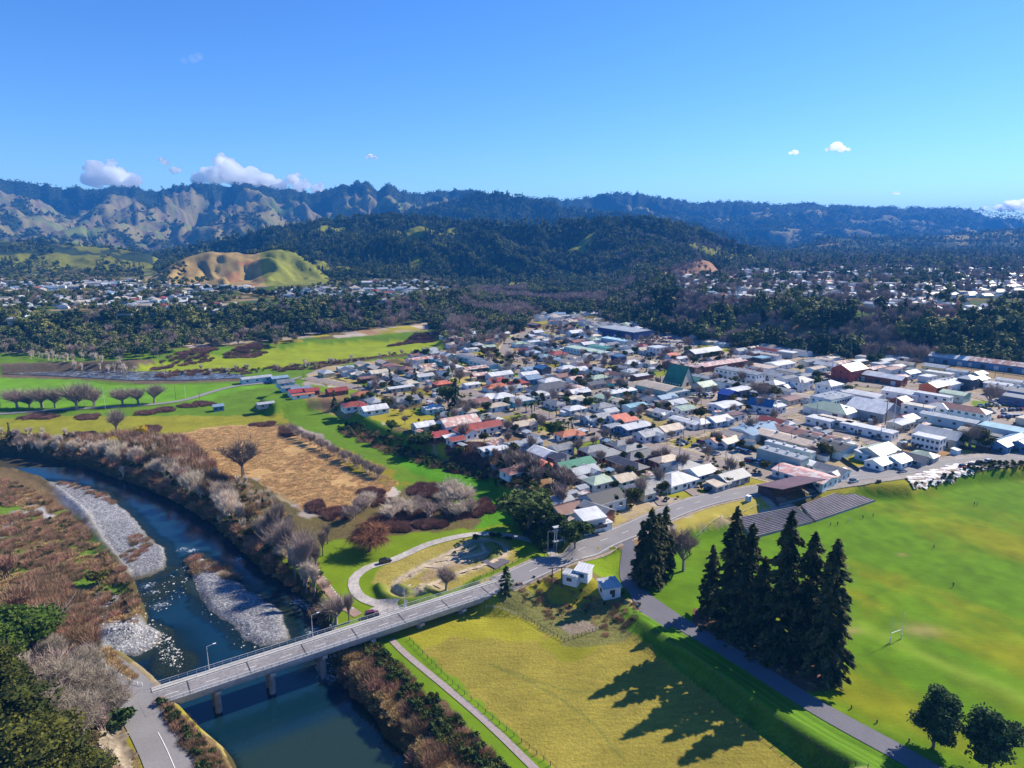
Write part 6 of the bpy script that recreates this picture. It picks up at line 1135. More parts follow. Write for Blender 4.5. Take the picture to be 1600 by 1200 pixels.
# px py (middle of the roof), length, width, wall height, roof, roof colour, wall colour, axis, kind
S = '''941 774 15 11 4.6 gable bk w a house|large house with black pitched roof and white gable windows behind the modern house
869 778 12 7 3 gable lg w a house|low house with pale metal roof right beside the massive dark tree
890 791 14 8 3.2 gable br w a house|long house with terracotta brown tiled roof left of the white modern house
936 747 12 8 3.4 hip lgn w a house|house with pale green roof and bright blue-white wall behind the black roofed house
910 732 13 8 3.2 gable lg w a house|pale blue-grey roofed house below the long green roof
897 722 18 9 3.2 gable gn w a house|long house with sage green roof on the terrace edge
973 744 10 8 3 gable tan w a house|small tan roofed house with white garage front in the back yards
1009 757 17 9 3.2 hip g c a house|grey hipped brick bungalow left of the white hipped roof beside the road
1054 745 16 12 3.4 hip w w a house|big house with bright white hipped roof facing the main road
1064 724 15 11 3.2 hip g w a house|grey hipped house behind the bright white hipped roof
1094 733 12 9 3.4 gable w lb a house|house with white gable roof and bright blue side wall
1141 741 15 9 3.2 gable g g a house|long slate grey roofed house with ivy garden by the main road
1123 753 9 5 2.6 mono tan g a garage|low grey garage with flat tan roof beside the slate grey house
980 721 20 7 2.8 hip dg br b house|long brown brick unit with slate roof set across the terrace
928 699 14 8 2.8 hip g br a house|brown brick unit with grey hipped roof next to the green lawn
946 706 15 8 2.8 hip g br a house|second brown brick unit with grey hipped roof, below the one beside the green lawn
986 697 14 8 2.8 hip g br a house|brown brick unit with light hipped roof at the street end
970 691 12 8 2.8 hip g br a house|grey roofed brick unit touching the right end of the green lawn
999 708 20 9 2.8 hip dg br a house|long dark roofed brick unit in front of the street end units
1041 715 14 8 3 hip tan br a house|brown roofed bungalow half hidden by the bare spreading tree
848 704 12 9 3.2 gable w w b house|white roofed house at the corner of the dirt lane below the lawn
881 713 13 9 3 hip dg br b house|dark roofed house below the vacant green lawn
889 675 14 8 3 hip o w a house|bungalow with bright coral red roof on the corner of the lane
1012 675 13 9 3.4 gable lg w a house|white cottage with pale blue-grey gable at the street corner
1045 667 14 9 3.6 gable tan w a house|white house with tan gabled roof beside the corner cottage
991 663 18 9 3.6 low w b a house|bright blue-walled building with white roof by the street corner
957 663 9 6 3 low lg b a shed|small blue shed beside the bright blue-walled building
966 650 11 8 3.2 gable o w a house|red-orange gabled roof house above the blue shed
981 654 10 6 3 gable o w a house|second red-orange roof joined to the red gabled house
931 650 16 9 3.2 gable lg lb a house|pale grey iron roofed house with dark hedge along the street
952 640 9 7 4 gable lg w a house|tall pale gable rising behind the pale grey iron roof
1072 655 18 7 3.2 low w w b house|long white roofed terrace row in the middle block
1096 657 10 8 3.2 hip w c a house|small white pyramid roofed house beside the long white terrace row
1122 653 14 9 3.4 gable w lb a house|white gabled house with dark porch on the wide street
1148 645 11 7 3.6 flat br w a shop_building|squat building with dark brown flat roof near the crossroads
1133 630 17 12 3.6 low w w a shop_building|low white roofed hall left of the blue-roofed church
1184 667 27 15 4 low sb w a warehouse|large warehouse with steel blue panelled roof and skylights
1229 681 45 12 4 low tan g b warehouse|very long warehouse with pale tan-grey roof beside the blue panelled one
1256 674 34 12 4 low br g b warehouse|long warehouse with dark brown roof behind the tan-grey one
1290 690 24 16 4.2 low bk lb b warehouse|warehouse with black roof and pale blue walls
1223 706 22 7 6 flat lg gg b warehouse|tall grey-green windowless box building behind the car park
1234 696 24 4 4.4 flat w w b warehouse|narrow white roofed strip building behind the grey-green box
1120 685 9 7 3.2 gable o w a house|small house with bright orange roof behind the black fence
1137 687 9 7 3 gable tan w a house|tan and white roofed cottage joined right of the small orange roof
1258 737 23 13 3.4 low p w b shop_building|low building with faded pink roof and white walls on the main road corner
1270 722 8 7 3 low w w b shed|small white annex behind the pink-roofed corner building
1300 731 13 8 3.4 gable g w b house|white cottage with grey roof right of the pink-roofed corner building
1284 652 14 9 4 flat w w b shop_building|white flat-roofed shop with a triangular sign at the crossroads
1307 653 20 7 4 flat cr c b shop_building|long cream shop row with blue shutters beyond the triangular sign shop
1299 636 26 16 4 hip lgn w b warehouse|wide low building with pale green hipped roof
1358 666 27 8 4 flat w w b shop_building|long white flat building with a brick right end and a line of small windows
1364 635 22 22 5 gable w g b warehouse|big pale gabled warehouse with a dark grey front
1301 617 24 14 8 flat lg w a office_building|two-storey white office with a row of tall windows on both fronts
1296 598 14 11 8 hip lg w a office_building|square two-storey white office with hipped roof behind the wide one
1328 574 22 15 8 gable rust r a hall|tall red brick hall with rusty tan roof near the rail yard
1377 586 32 10 4.6 gable w br b warehouse|long shed with stepped white roof panels and dark walls
1392 574 18 9 5 low br w a warehouse|white walled store with dark brown roof beside the rail yard
1368 573 20 8 3.6 low rust br a shed|low rusty striped shed right of the tall red brick hall
1250 592 15 11 7 hip g w a house|two-storey white house with grey pyramid roof behind the church trees
1348 613 24 12 4 low w w b shop_building|long low white shop roof beside the two-storey office
1413 610 22 14 4.6 low w w b shop_building|broad white roofed shop behind the bright red roof
1408 623 10 9 4.6 gable r br a shop_building|shop with bright red pitched roof in the middle of the yards
1436 632 16 8 6.4 flat cr w b shop_building|two-storey white building with flat cream roof
1418 651 11 8 4 gable r w a shop_building|small shop with red roof and white walls below the cream roof
1485 650 28 8 5 low lg lb b shop_building|long terrace with three pale grey roof sections
1499 636 30 10 6 hip br w b hotel|long two-storey hotel with dark red hipped roof
1524 640 10 9 6 hip p w b shop_building|white end block with pinkish hipped roof beside the dark red one
1468 633 12 10 5.6 hip w w b shop_building|white roofed block at the left end of the dark red hotel
1459 600 15 11 7 gable gn o a shop_building|tall orange walled building with a curved green roof
1459 615 20 7 6 flat w w b shop_building|white two-storey building with a grid of large windows
1493 612 14 12 5 low lgn gg b shop_building|building with olive green roof beside the window grid block
1479 595 22 15 5 low lg w a warehouse|broad pale grey gabled store behind the green roof
1514 589 12 9 7.5 hip w dg a house|tall dark walled house with bright white roof
1531 590 12 8 5 gable tan dg a house|dark walled house with tan roof beside the tall dark one
1562 598 16 10 3.6 low w w b warehouse|white low-roofed store near the rail yard end
1583 606 26 16 5 low g b b warehouse|large grey roofed store with bright blue wall at the right edge
1596 619 20 12 5 flat g mur b shop_building|dark mural painted building at the right edge of the picture
1469 676 20 14 4.6 gable lg g b warehouse|grey ribbed gable warehouse behind the two-storey white front
1452 680 13 8 6 flat w w b office_building|two-storey white front block with rows of dark windows
1568 666 20 12 4.6 flat te lb b warehouse|flat blue-roofed workshop at the right side
1585 684 14 9 3.6 gable sb b a house|blue villa with gabled roof near the right edge
1566 690 12 9 3.6 gable sb b a house|left one of the blue villas behind the dark fence
1600 690 12 9 3.6 gable lg b a house|blue villa cut by the right edge of the picture
1372 701 17 12 3.8 gable lgn c a warehouse|building with pale green roof striped by white skylights
1353 705 8 6 3.4 mono w lb a shed|lean-to with pale roof and blue wall beside the striped green roof
1374 719 10 8 3 gable w w a house|white cottage with light roof, left of the twin pair by the main road
1402 715 10 9 3 gable w w a house|white cottage with light roof, right of the twin pair by the main road
1425 712 12 8 3 gable dg g b house|dark roofed cottage next to the white twin cottages
1445 708 10 7 3 hip lgn g b house|small green roofed cottage beside the wrecking yard fence
1156 578 34 12 7.6 flat g w b office_building|long two-storey white building with a row of square upper windows
1190 571 20 14 5 flat tan w b office_building|tan roofed rear block of the long two-storey building
1030 602 26 17 5.6 low tan gg b hall|large hall with tan roof and plain grey-green walls
1057 611 20 5 4 flat lg gg a hall|low flat annex in front of the large tan roofed hall
1120 592 38 9 5 flat g w b warehouse|long windowless white walled building behind the green A-frame
1100 600 14 10 4 gable lgn gg a hall|green-grey gabled hall right of the A-frame
1154 606 17 9 5 low w g a shop_building|white roofed shop behind the royal blue gable
1139 613 9 11 5 gable rb rb b shop_building|royal blue gabled shop front facing the crossroads
1125 565 50 13 4.6 low p br a shopping_centre|long shopping block with salmon pink roof
1068 567 34 10 4.6 low p br b shopping_centre|left wing of the salmon roofed shopping block
1210 597 12 10 3.6 hip w w a house|white roofed house beside the brown bare tree
1232 602 11 7 3.4 gable w dg a house|low dark house with white roof next to the yellow lawn
975 513 50 26 8 flat lg rb b supermarket|huge dark blue box store with pale roof beyond the car park
962 529 32 10 4.5 flat lb lb b warehouse|pale blue flat building in front of the dark blue store
917 545 46 13 4.6 flat lgn lb b school_building|very long school-like block with pale green flat roof
938 541 24 9 4.2 flat gn lb b school_building|green roofed back wing of the long school-like block
898 518 15 10 6 gable w lb a house|tall pale blue building with white roof behind the school-like block
842 531 26 9 3.6 low w w a warehouse|white roofed store at the top left of the town
858 534 26 8 3.4 low g g b warehouse|long grey roofed store beside the white one at the top left
967 555 10 8 6 flat bl rb a shop_building|small royal blue cube building by the wide street
1027 541 14 12 7 flat w w a shop_building|white cube building with blue base near the car park
1088 549 17 13 4.4 gable w dg a warehouse|left of the two white gabled stores with dark fronts
1108 546 20 13 4.4 gable w dg a warehouse|right of the two white gabled stores with dark fronts
1203 546 26 7 3.4 gable r w b house|long house with red roof beside the railway land
1218 566 22 13 4 low w w a shop_building|white roofed shop near the brick hall
1164 557 16 11 5.4 flat g dg a office_building|dark flat-roofed block behind the salmon roof
1190 557 12 9 6 flat te dg a office_building|dark teal topped block beside the dark flat-roofed one
1462 548 52 12 5 gable w b b rail_shed|long railway goods shed with white and rust roof
1562 566 46 12 5 gable rust b b rail_shed|railway shed with rusty patched roof at the right
1404 545 18 5 3.6 low lg w b rail_shed|small white railway building left of the goods shed
716 657 21 12 5.5 gable p w a church_hall|church hall with large salmon pink pitched roof
724 670 16 8 3.8 gable o w b church_hall|bright orange-red roofed wing in front of the pink hall
752 664 22 8 3.8 gable r w a church_hall|long wing with dark red roof and white walls beside the gravel yard
685 677 9 8 3 gable r br a house|small dark red roofed cottage at the end of the hall yard
701 679 7 6 2.8 low w br a shed|little white roofed shed beside the dark red cottage
712 684 8 6 2.8 gable r w a house|small red and white roofed cottage at the tip of the terrace
817 660 14 8 3.6 gable tan g a house|grey-tan gabled house on the palm lawn
784 617 14 10 3.2 hip w w a house|white hipped villa on the street left of the crossroads
764 618 13 9 3.2 hip w w a house|white villa with a dark chimney, far left on the street
812 622 15 10 3.8 hip w te a house|villa with white hipped roof and teal wall on the corner
841 614 14 9 3.6 hip w w a house|white house with hipped roof and white gable windows across the corner
780 583 19 9 3.8 gable w w a house|long white house with gabled porch on the upper street
744 574 19 6 3.4 mono rust dg a shed|dark lean-to with rust striped roof
749 584 12 7 3 gable p br a house|faded pink roofed cottage below the rust striped lean-to
691 597 12 8 3.2 hip o br a house|house with bright orange-red roof left of the tall town conifer
692 607 12 8 3 hip lgn w a house|pale green roofed house below the orange-red one
736 598 11 7 3 low w w a house|white roofed bungalow right of the tall town conifer
775 593 12 8 3 gable r w a house|cottage with red roof and white front
775 602 17 9 3 hip o w a house|wide bungalow with orange-red hipped roof
809 596 13 9 3.2 hip r br a house|red hipped roof house with a narrow cypress
831 589 12 9 4 gable sb b a house|sky blue gabled house beside the cypress
859 593 15 9 3 hip w w a house|white roofed bungalow beside the grey sealed yard
857 603 28 13 3 hip dg w a house|very wide dark brown hipped roof building in the middle block
735 557 30 9 3.8 low g lb b house|long grey roofed unit row, upper one by the empty street
756 565 30 9 3.8 low g lb b house|long grey roofed unit row, lower one by the empty street
690 562 32 7 3.6 low w te b motel|long narrow white roofed motel block
661 558 28 11 3.6 low rust w a warehouse|wide shed with rust and white striped roof
871 551 15 10 3.6 hip r c a house|cream house with red hipped roof near the school-like block
853 556 13 9 3.2 hip te w a house|pale blue hipped house left of the red hipped one
832 549 12 9 3.2 hip lb w a house|pale aqua gabled house on the upper left street
848 573 10 9 4.6 gable bl dg b house|dark blue gabled house with a pointed front
828 575 13 8 3.2 gable sb lb a house|blue-grey house left of the pointed dark blue one
400 588 22 8 4 low lg lb a hall|pale blue club building with shiny roof by the green field
436 588 12 9 3.6 low sb b a hall|darker blue end of the club building by the green field
470 606 13 7 3 gable sb b a house|blue roofed house behind the left red cottages
341 633 6 4 3 mono sb b a shed|small lonely blue shed in the green paddock
415 637 10 6 2.6 low lg g a shed|grey lean shed under the bare shrubs near the paddock
462 610 9 7 3 gable r w a house|left red roofed cottage near the club building
486 608 9 7 3 gable r br a house|second red roofed cottage near the club building
473 614 14 4 2.6 low o w a shed|low orange roofed shed in front of the red cottages
526 608 13 8 3 gable r br a house|red roofed house beside the tall dark conifer
584 636 15 9 3.2 gable w lb a house|white villa with bright roof at the corner of the terrace lawn
625 603 18 6 3 low w g a motel|long white roofed motel above the villa
634 622 15 9 3.4 gable g g a house|grey weatherboard house right of the white villa
784 697 15 6 3 low w lb a house|long pale blue bungalow with white roof at the terrace edge
818 689 18 8 3.4 low lg lb a house|pale aqua long house beside the dirt lane
762 703 8 6 2.6 low w g a shed|small white roofed shed at the terrace edge
1055 627 13 9 3 gable lg lb a house|blue-grey roofed house across from the large tan hall
1040 619 14 8 3 gable sb lb a house|pale blue roofed house below the large tan hall
1003 584 17 7 3.2 low w br a house|low building with long white roof beside the yellow-green lawn
986 565 16 9 3.4 hip w w a house|white hipped villa with two gables north of the wide street
902 576 15 9 3.4 gable w lb a house|white roofed house with pointed blue gable ends
885 573 14 8 3.2 hip w w a house|white low bungalow left of the pointed gables
903 610 15 9 3.6 gable w dg a house|white gabled house with a dark striped front on the corner
935 588 15 8 3.4 hip lgn w a house|pale green roofed white house on the corner opposite
962 594 15 9 3 hip br te a house|brown hipped roof house with teal wall
968 609 22 9 4 low w te a warehouse|long teal walled workshop with curved white roof
992 631 14 7 4.2 low te lb a warehouse|blue-green workshop below the curved white roof
'''
def roofpt(px, py, h): return W(px, py, 5+h+.6)
LMK = []
for ln in S.strip().split('\n'):
    a, desc = ln.split('|'); px, py, L, Wd, h, kd, rc, wc, ax, nm = a.split(); px, py, L, Wd, h = map(float, (px, py, L, Wd, h))
    base = 5.0
    if px < 480 and py < 640: base = hz(*W(px, py+4, -1))
    x, y = W(px, py, base+h+.6); zb = hz(x, y)
    if abs(zb-base) > .7: x, y = W(px, py, zb+h+.6); zb = hz(x, y)
    D = math.hypot(x, y); det = 2 if D < 430 or h > 5.5 else 1; ang = ANG_A if ax == 'a' else ANG_B
    if nm == 'house' and (rc in ('bk',)): pass
    wing = None
    if nm == 'house' and L >= 13 and kd in ('hip', 'gable') and ('row' not in desc) and random.random() < .75: wing = (random.choice((-1, 1))*L*.26, random.uniform(1.5, 3.2), L*.36, -1)
    wins = {'office_building': 9 if L > 20 else 6, 'hotel': 8, 'school_building': 11}.get(nm)
    if 'windowless' in desc or 'plain' in desc or nm in ('warehouse', 'rail_shed', 'supermarket'): 
        det = 0 if L < 60 else 0
    cat = nm.replace('_', ' ')
    o = building((x, y, zb), L, Wd, h, kd, rc, wc, ang, nm, cat, desc, detail=det, wing=wing, chimney=(nm == 'house' and random.random() < .4), fixed=True, wins=wins, roofs=(4 if nm in ('supermarket', 'warehouse', 'shopping_centre', 'office_building') and L > 20 else 0), pitch=.5 if nm in ('church_hall', 'hall') else .42)
    if nm in ('warehouse', 'rail_shed', 'supermarket') and 'windowless' not in desc:
        for i in range(max(1, int(L/9))): boxpart('roller_door', M_dark if i % 2 else M_rail_m, o, (-L/2+(i+.5)*L/max(1, int(L/9)), -Wd/2-.03, 1.6), (3.2, .1, 3.1))
    LMK.append((x, y, desc))
# A-frame
x, y = W(1060, 594, 8); e = empty('a_frame_hall', (x, y, 5), ANG_B); m = MB(); aL, aw, aH = 8.5, 7.2, 13.5
for s in (-1, 1):
    v = [(-aL, s*aw, .6), (aL, s*aw, .6), (aL*1.0, 0, aH), (-aL*.92, 0, aH)]; n_ = Vector((0, s*.3, .15)); v2 = [tuple(Vector(q)+n_) for q in v]; m.add(v+v2, [(0,1,2,3),(7,6,5,4),(0,4,5,1),(1,5,6,2),(2,6,7,3),(3,7,4,0)] if s > 0 else [(3,2,1,0),(4,5,6,7),(1,5,4,0),(2,6,5,1),(3,7,6,2),(0,4,7,3)])
m.build('roof', roofmat('gn'), e); m = MB()
for s in (-1, 1): m.add([(s*(aL-.35), -aw, -.3), (s*(aL-.35), aw, -.3), (s*(aL-.35), 0, aH-.3)], [(0, 1, 2) if s > 0 else (2, 1, 0)])
m.build('gable_wall', wallmat('c'), e)
for i in range(6): boxpart('dormer_window', M_white, e, (-6.5+i*2.6, -aw+.35, 1.6), (.9, .7, .9))
boxpart('door', M_dark, e, (aL-.3, 0, 1.4), (.15, 2.2, 2.8)); reg(e, 'tall A-frame hall with steep dark green roof and cream gable', 'hall', None, True); BLD.append((x, y, 9)); LMK.append((x, y, 'green A-frame'))
# church
x, y = W(1190, 636, 8); e = building((x, y, 5), 14, 7.5, 4.4, 'gable', 'bl', 'w', ANG_A*0+R(-38), 'church', 'church', 'small white church with steep royal blue roof at the crossroads', detail=2, fixed=True, pitch=1.0)
x2, y2 = W(1172, 641, 6); m = MB(); LMK.append((x, y, 'blue-roofed church'))
x, y = W(1213, 637, 8); building((x, y, 5), 9, 7, 4.6, 'low', 'w', 'w', ANG_A, 'house', 'house', 'white church annex beside the royal blue church roof', detail=2, fixed=True)
# modern white house, pump sheds, kiosk
x, y = W(922, 809, 9); z = hz(x, y); e = building((x, y, z), 9, 7, 5.4, 'mono', 'w', 'w', ANG_A-.15, 'house', 'house', 'white two-storey modern house with angled roofs and deck beside the road', detail=2, wins=2, fixed=True)
m = MB(); m.box((0, -4.6, 2.7), (7.5, 2.2, .18)); m.build('deck', M_wood, e); m = MB(); m.box((0, -5.65, 3.2), (7.5, .06, .9)); m.build('balustrade', M_glass, e); m = MB(); m.box((5.4, -1.0, 1.4), (3.5, 5.5, 2.9)); m.build('garage_wing', wallmat('w'), e); m = MB(); m.box((5.5, -1.0, 2.98), (4.0, 6.1, .2)); m.build('garage_roof', roofmat('w'), e)
x, y = W(932, 796, 9); building((x, y, hz(x, y)), 12, 6.5, 4.6, 'gable', 'g', 'br', ANG_B+.1, 'house', 'house', 'grey roofed wing with solar panels behind the white modern house', detail=1, fixed=True)
for px, py, L, Wd, h, kd, rc, desc in ((893, 907, 5.2, 4, 2.6, 'flat', 'lg', 'small white flat-roofed pump shed, left of the pair beside the road'), (912, 905, 4.2, 4, 2.9, 'mono', 'w', 'small white pump shed with sloping white roof, right of the pair')):
    x, y = W(px, py, 3.5); building((x, y, hz(x, y)), L, Wd, h, kd, rc, 'w', R(-28), 'pump_shed', 'shed', desc, detail=1, wins=1, fixed=True)
x, y = W(952, 912, 4); building((x, y, hz(x, y)), 5.6, 4.6, 3.2, 'mono', 'lg', 'w', R(18), 'ticket_kiosk', 'kiosk', 'white ticket kiosk with blue-grey sloping roof beside the car park', detail=2, wins=1, fixed=True)
x, y = W(1169, 783, 5); e = empty('portable_toilet', (x, y, hz(x, y)), ANG_A); boxpart('cabin', wallmat('lb'), e, (0, 0, 1.1), (1.6, 1.6, 2.3)); boxpart('roof', M_white, e, (0, 0, 2.32), (1.75, 1.75, .16)); boxpart('door', wallmat('b'), e, (0, -.82, 1.05), (.8, .05, 1.9)); reg(e, 'small pale blue portable toilet beside the grandstand', 'toilet', None, True)
x, y = W(310, 0, 0) if False else W(885, 757, 4)
# ------------------------------------------------------------ procedural houses that fill the remaining lots
def free(x, y, r, pad=1.5):
    for a, b, q in BLD:
        if (a-x)**2+(b-y)**2 < (q+r+pad)**2: return False
    return True
SL = [(l, w) for l, w in STREETS]+[(main_road[:, :2], 7)]
def road_d(x, y):
    X = np.array([x]); Y = np.array([y]); return min(float(pdist(l[::1], X, Y)[0][0])-w for l, w in SL)
avoid = greens+[WP(q, 5) for q in ([(1060,615),(1110,600),(1140,612),(1110,628)], [(1068,707),(1088,690),(1180,703),(1212,722),(1258,740),(1205,742),(1140,722)], [(745,678),(790,668),(828,676),(770,690)], [(965,527),(1060,521),(1105,534),(1090,544),(1010,542)], [(1520,638),(1640,632),(1650,657),(1550,662)])]+[railyard]
fills = []
core = town_poly
for i in range(-45, 60):
    for j in range(5, 60):
        a = i*18+random.uniform(-3, 3); b = j*17+random.uniform(-3, 3); x = a*math.cos(R(33))-b*math.sin(R(33))+60; y = a*math.sin(R(33))+b*math.cos(R(33))+60
        if y < 200 or y > 1150: continue
        X = np.array([x]); Y = np.array([y])
        if sdist(core, X, Y)[0] < 8 or any(sdist(g, X, Y)[0] > -2 for g in avoid): continue
        if y > 690 and random.random() < .35: continue
        rd = road_d(x, y)
        if rd < 5.5: continue
        px, py = to_px(x, y, 5)
        if px < -20 or px > 1625: continue
        zz = hz(x, y)
        if abs(zz-5) > 1.5: continue
        commercial = px > 1180 and py < 700 and y < 640
        L = random.uniform(10.5, 14) if not commercial else random.uniform(11, 18); Wd = random.uniform(7, 9.5); r = (L+Wd)/4*.95
        if not free(x, y, r, 1.2): continue
        fills.append((x, y, zz, L, Wd, commercial, rd)); BLD.append((x, y, r))
fills.sort(key=lambda f: math.hypot(f[0], f[1]))
rc_res = ['w']*4+['lg']*5+['g']*6+['tan']*5+['br']*2+['lgn']*2+['r','o','br','br','p','sb','dg','dg','rust','cr','cr']; wc_res = ['w']*8+['c']*3+['lb']*4+['g','gg','br','b','y']
rc_com = ['w']*6+['lg']*6+['tan']*3+['g']*3+['cr']*2+['rust','r','p','sb','br']
DIST = {}
n_house = 0
for x, y, zz, L, Wd, com, rd in fills:
    BLD_len = len(BLD); rc = random.choice(rc_com if com else rc_res); wc = random.choice(wc_res); kd = random.choice(['flat','low','low','gable'] if com else ['hip','gable','hip','gable','low']); D = math.hypot(x, y)
    h = random.uniform(3.2, 4.8) if com else random.uniform(2.9, 3.5); det = 2 if D < 430 else (1 if D < 620 else 0); ang = random.choice([ANG_A, ANG_B]) + random.uniform(-.04, .04)
    wing = (random.choice((-1, 1))*L*.26, random.uniform(1.2, 2.8), L*.36, -1) if (not com and random.random() < .5) else None
    shape = {'hip': 'hipped', 'gable': 'gabled', 'low': 'low-pitched', 'flat': 'flat'}[kd]
    o = building((x, y, zz), L, Wd, h, kd, rc, wc, ang, 'shop_building' if com else 'house', 'shop' if com else 'house', '%s %s with %s %s roof' % (WN[wc], 'shop' if com else 'house', shape, RN[rc]), 'shops of the town centre' if com else 'houses of the town', detail=det, wing=wing, chimney=(not com and D < 430 and random.random() < .4)); BLD.pop()
# garden trees
ngt = 0
for t_ in range(3000):
    if ngt >= 95: break
    x = random.uniform(-90, 300); y = random.uniform(225, 620); X = np.array([x]); Y = np.array([y])
    if sdist(core, X, Y)[0] < 4 or not free(x, y, 1.8, .3) or road_d(x, y) < 2.2 or abs(hz(x, y)-5) > .8 or any(sdist(g, X, Y)[0] > -1 for g in avoid[len(greens):]): continue
    k = random.choice(['broad0','broad1','broad2','bare0','bare1','oak1','conifer1','broad1','bright0']); h = random.uniform(4.5, 8.5)
    tree('garden_tree', k, (x, y, hz(x, y)), h, ('tall ' if h > 7 else ('small ' if h < 5.5 else ''))+{'broad0': 'dark evergreen tree', 'broad1': 'olive green tree', 'broad2': 'rounded evergreen tree', 'bare0': 'bare grey tree', 'bare1': 'bare spreading tree', 'oak1': 'bare brown tree', 'conifer1': 'slim conifer', 'bright0': 'bright green tree'}[k], 'garden trees of the town', parts=False); BLD.append((x, y, 2)); ngt += 1
# sheds in back yards
nsh = 0
for t_ in range(1400):
    if nsh >= 110: break
    x = random.uniform(-60, 260); y = random.uniform(225, 520); X = np.array([x]); Y = np.array([y])
    if sdist(core, X, Y)[0] < 4 or any(sdist(g, X, Y)[0] > -1 for g in avoid) or not free(x, y, 2.2, .6) or road_d(x, y) < 3 or abs(hz(x, y)-5) > .8: continue
    rc = random.choice(['w','lg','g','tan','rust','sb']); e = empty('garden_shed', (x, y, hz(x, y)), random.choice([ANG_A, ANG_B])); w_, l_ = random.uniform(2.6, 3.6), random.uniform(3.5, 6); m = MB(); m.box((0, 0, 1), (l_, w_, 2.6)); m.build('wall', wallmat(random.choice(['w','c','g','lb','br'])), e); rm, g_ = roof_mb(l_, w_, 2.3, random.choice(['low','mono']), ov=.2); rm.build('roof', roofmat(rc), e)
    reg(e, 'small %s roofed shed' % RN[rc], 'shed', 'back yard sheds'); BLD.append((x, y, 2.4)); nsh += 1
# suburbs on the plateaus and far houses (beyond the individual ones): one mass
def house_mass(name, P, seed):
    g = random.Random(seed); mats = [roofmat(k) for k in ('w','lg','g','r','tan','sb')]+[wallmat('w'), wallmat('c'), wallmat('lb')]; m = MB()
    for x, y, z in P:
        a = g.choice([.3, .3+1.57, .6, 1.9])+g.uniform(-.2, .2); L = g.uniform(10, 17); w_ = g.uniform(7, 10); h = g.uniform(2.8, 4); n0 = len(m.v); q = MB(); q.box((0, 0, h/2-.8), (L, w_, h+1.6), g.choice([6, 6, 7, 8])); r_, g_ = roof_mb(L, w_, h, g.choice(['hip', 'gable', 'low']))
        rci = g.choice([0,0,1,1,1,2,2,3,4,4,5]); ca, sa = math.cos(a), math.sin(a); q.add(r_.v, r_.f, rci); q.add(g_.v, g_.f, 6)
        for i in range(3): q.box((-L/2+(i+.5)*L/3, -w_/2-.02, 1.5), (1.6, .1, 1.1), 9)
        m.add([(x+a_*ca-b_*sa, y+a_*sa+b_*ca, z+c_) for a_, b_, c_ in q.v], q.f); m.m[-len(q.f):] = q.m
    o = m.build(name, mats+[M_glass]); tag(o, kind='stuff'); return o
def suburb(n, y0, y1, t0, t1, poly, dmin, cell, seed, extra=None):
    x, y, h = far_pts(n, y0, y1, t0, t1); d = sdist(poly, x, y); m = (d > dmin) & (vnoise(x/90, y/90, seed) > .30)
    if extra is not None: m &= extra(x, y)
    x, y, h = x[m], y[m], h[m]; key = set(); out = []
    for a, b, c in zip(x, y, h):
        k = (int(a//cell), int(b//cell))
        if k in key: continue
        key.add(k); out.append((k[0]*cell+cell*.5+random.uniform(-4, 4), k[1]*cell+cell*.5+random.uniform(-4, 4), 0))
    o = np.array(out); o[:, 2] = hfun(o[:, 0], o[:, 1]); return o
PL = suburb(2600, 640, 1180, -.95, -.04, platL, 16, 22, 91, lambda x, y: fr(L4, x, y) < -.1); house_mass('hillside_suburb_houses', PL, 1)
PR = suburb(16000, 600, 2600, .10, 1.0, platR, 40, 22, 92, lambda x, y: (fr(L3, x, y) < -.15) & (fr(L6, x, y) < -.1)); house_mass('plateau_suburb_houses', PR, 2)
x, y, h = far_pts(500, 800, 1400, .0, .16); q = np.column_stack([x, y, h])[(h < 8) & (vnoise(x/50, y/50, 96) > .5)][:70]; house_mass('valley_houses', q, 3)
# ============================================================ SPORTS GROUND
F0 = Vector((*W(1217, 794, 2.5), 0)); F1 = Vector((*W(1280, 778, 2.5), 0)); gu = (F1-F0); GL = gu.length; ga = math.atan2(gu.y, gu.x)
g = empty('grandstand', (F0.x, F0.y, 2.0), ga); GD = 11.0; M_gs = vary('stand_paint', (.07,.05,.06), .8, 1, .2); M_seat = vary('seat_planks', (.50,.20,.12), .8, 1.5, .3); M_gsr = vary('stand_roof', (.15,.085,.095), .6, .6, .2, .1)
m = MB(); m.box((GL/2, .4, .2), (GL, .35, 4.2)); m.build('front_wall', vary('stand_front', (.10,.16,.17), .8, .8, .3), g)
m = MB(); m.box((GL/2, GD, 3.0), (GL, .3, 6.6)); m.build('back_wall', M_gs, g)
for s in (0, GL): 
    m = MB(); v = [(s-.15, .3, -1.5), (s-.15, GD+.1, -1.5), (s-.15, GD+.1, 6.25), (s-.15, GD*.5, 6.6), (s-.15, .3, 2.5)]; v += [(s+.15, y, z) for _, y, z in v]; m.add(v, [(4,3,2,1,0),(5,6,7,8,9)]+[(i, (i+1) % 5, 5+(i+1) % 5, 5+i) for i in range(5)])
    m.build('side_wall', M_gs, g)
for i in range(10):
    z = 1.6+i*.34; y = 1.2+i*.95; m = MB(); m.box((GL/2, y, z/2-.6), (GL-.5, .95, z+1.2)); m.build('seating_tier', M_conc if False else M_seat, g); m = MB(); m.box((GL/2, y+.1, z+.42), (GL-1, .35, .07)); m.build('bench', M_seat, g)
m = MB(); v = [(-.8, -1.6, 8.9), (GL+.8, -1.6, 8.9), (GL+.8, GD+.5, 6.3), (-.8, GD+.5, 6.3)]; v += [(x, y, z+.28) for x, y, z in v]; m.add(v, [(3,2,1,0),(4,5,6,7),(0,1,5,4),(1,2,6,5),(2,3,7,6),(3,0,4,7)]); m.build('roof', M_gsr, g)
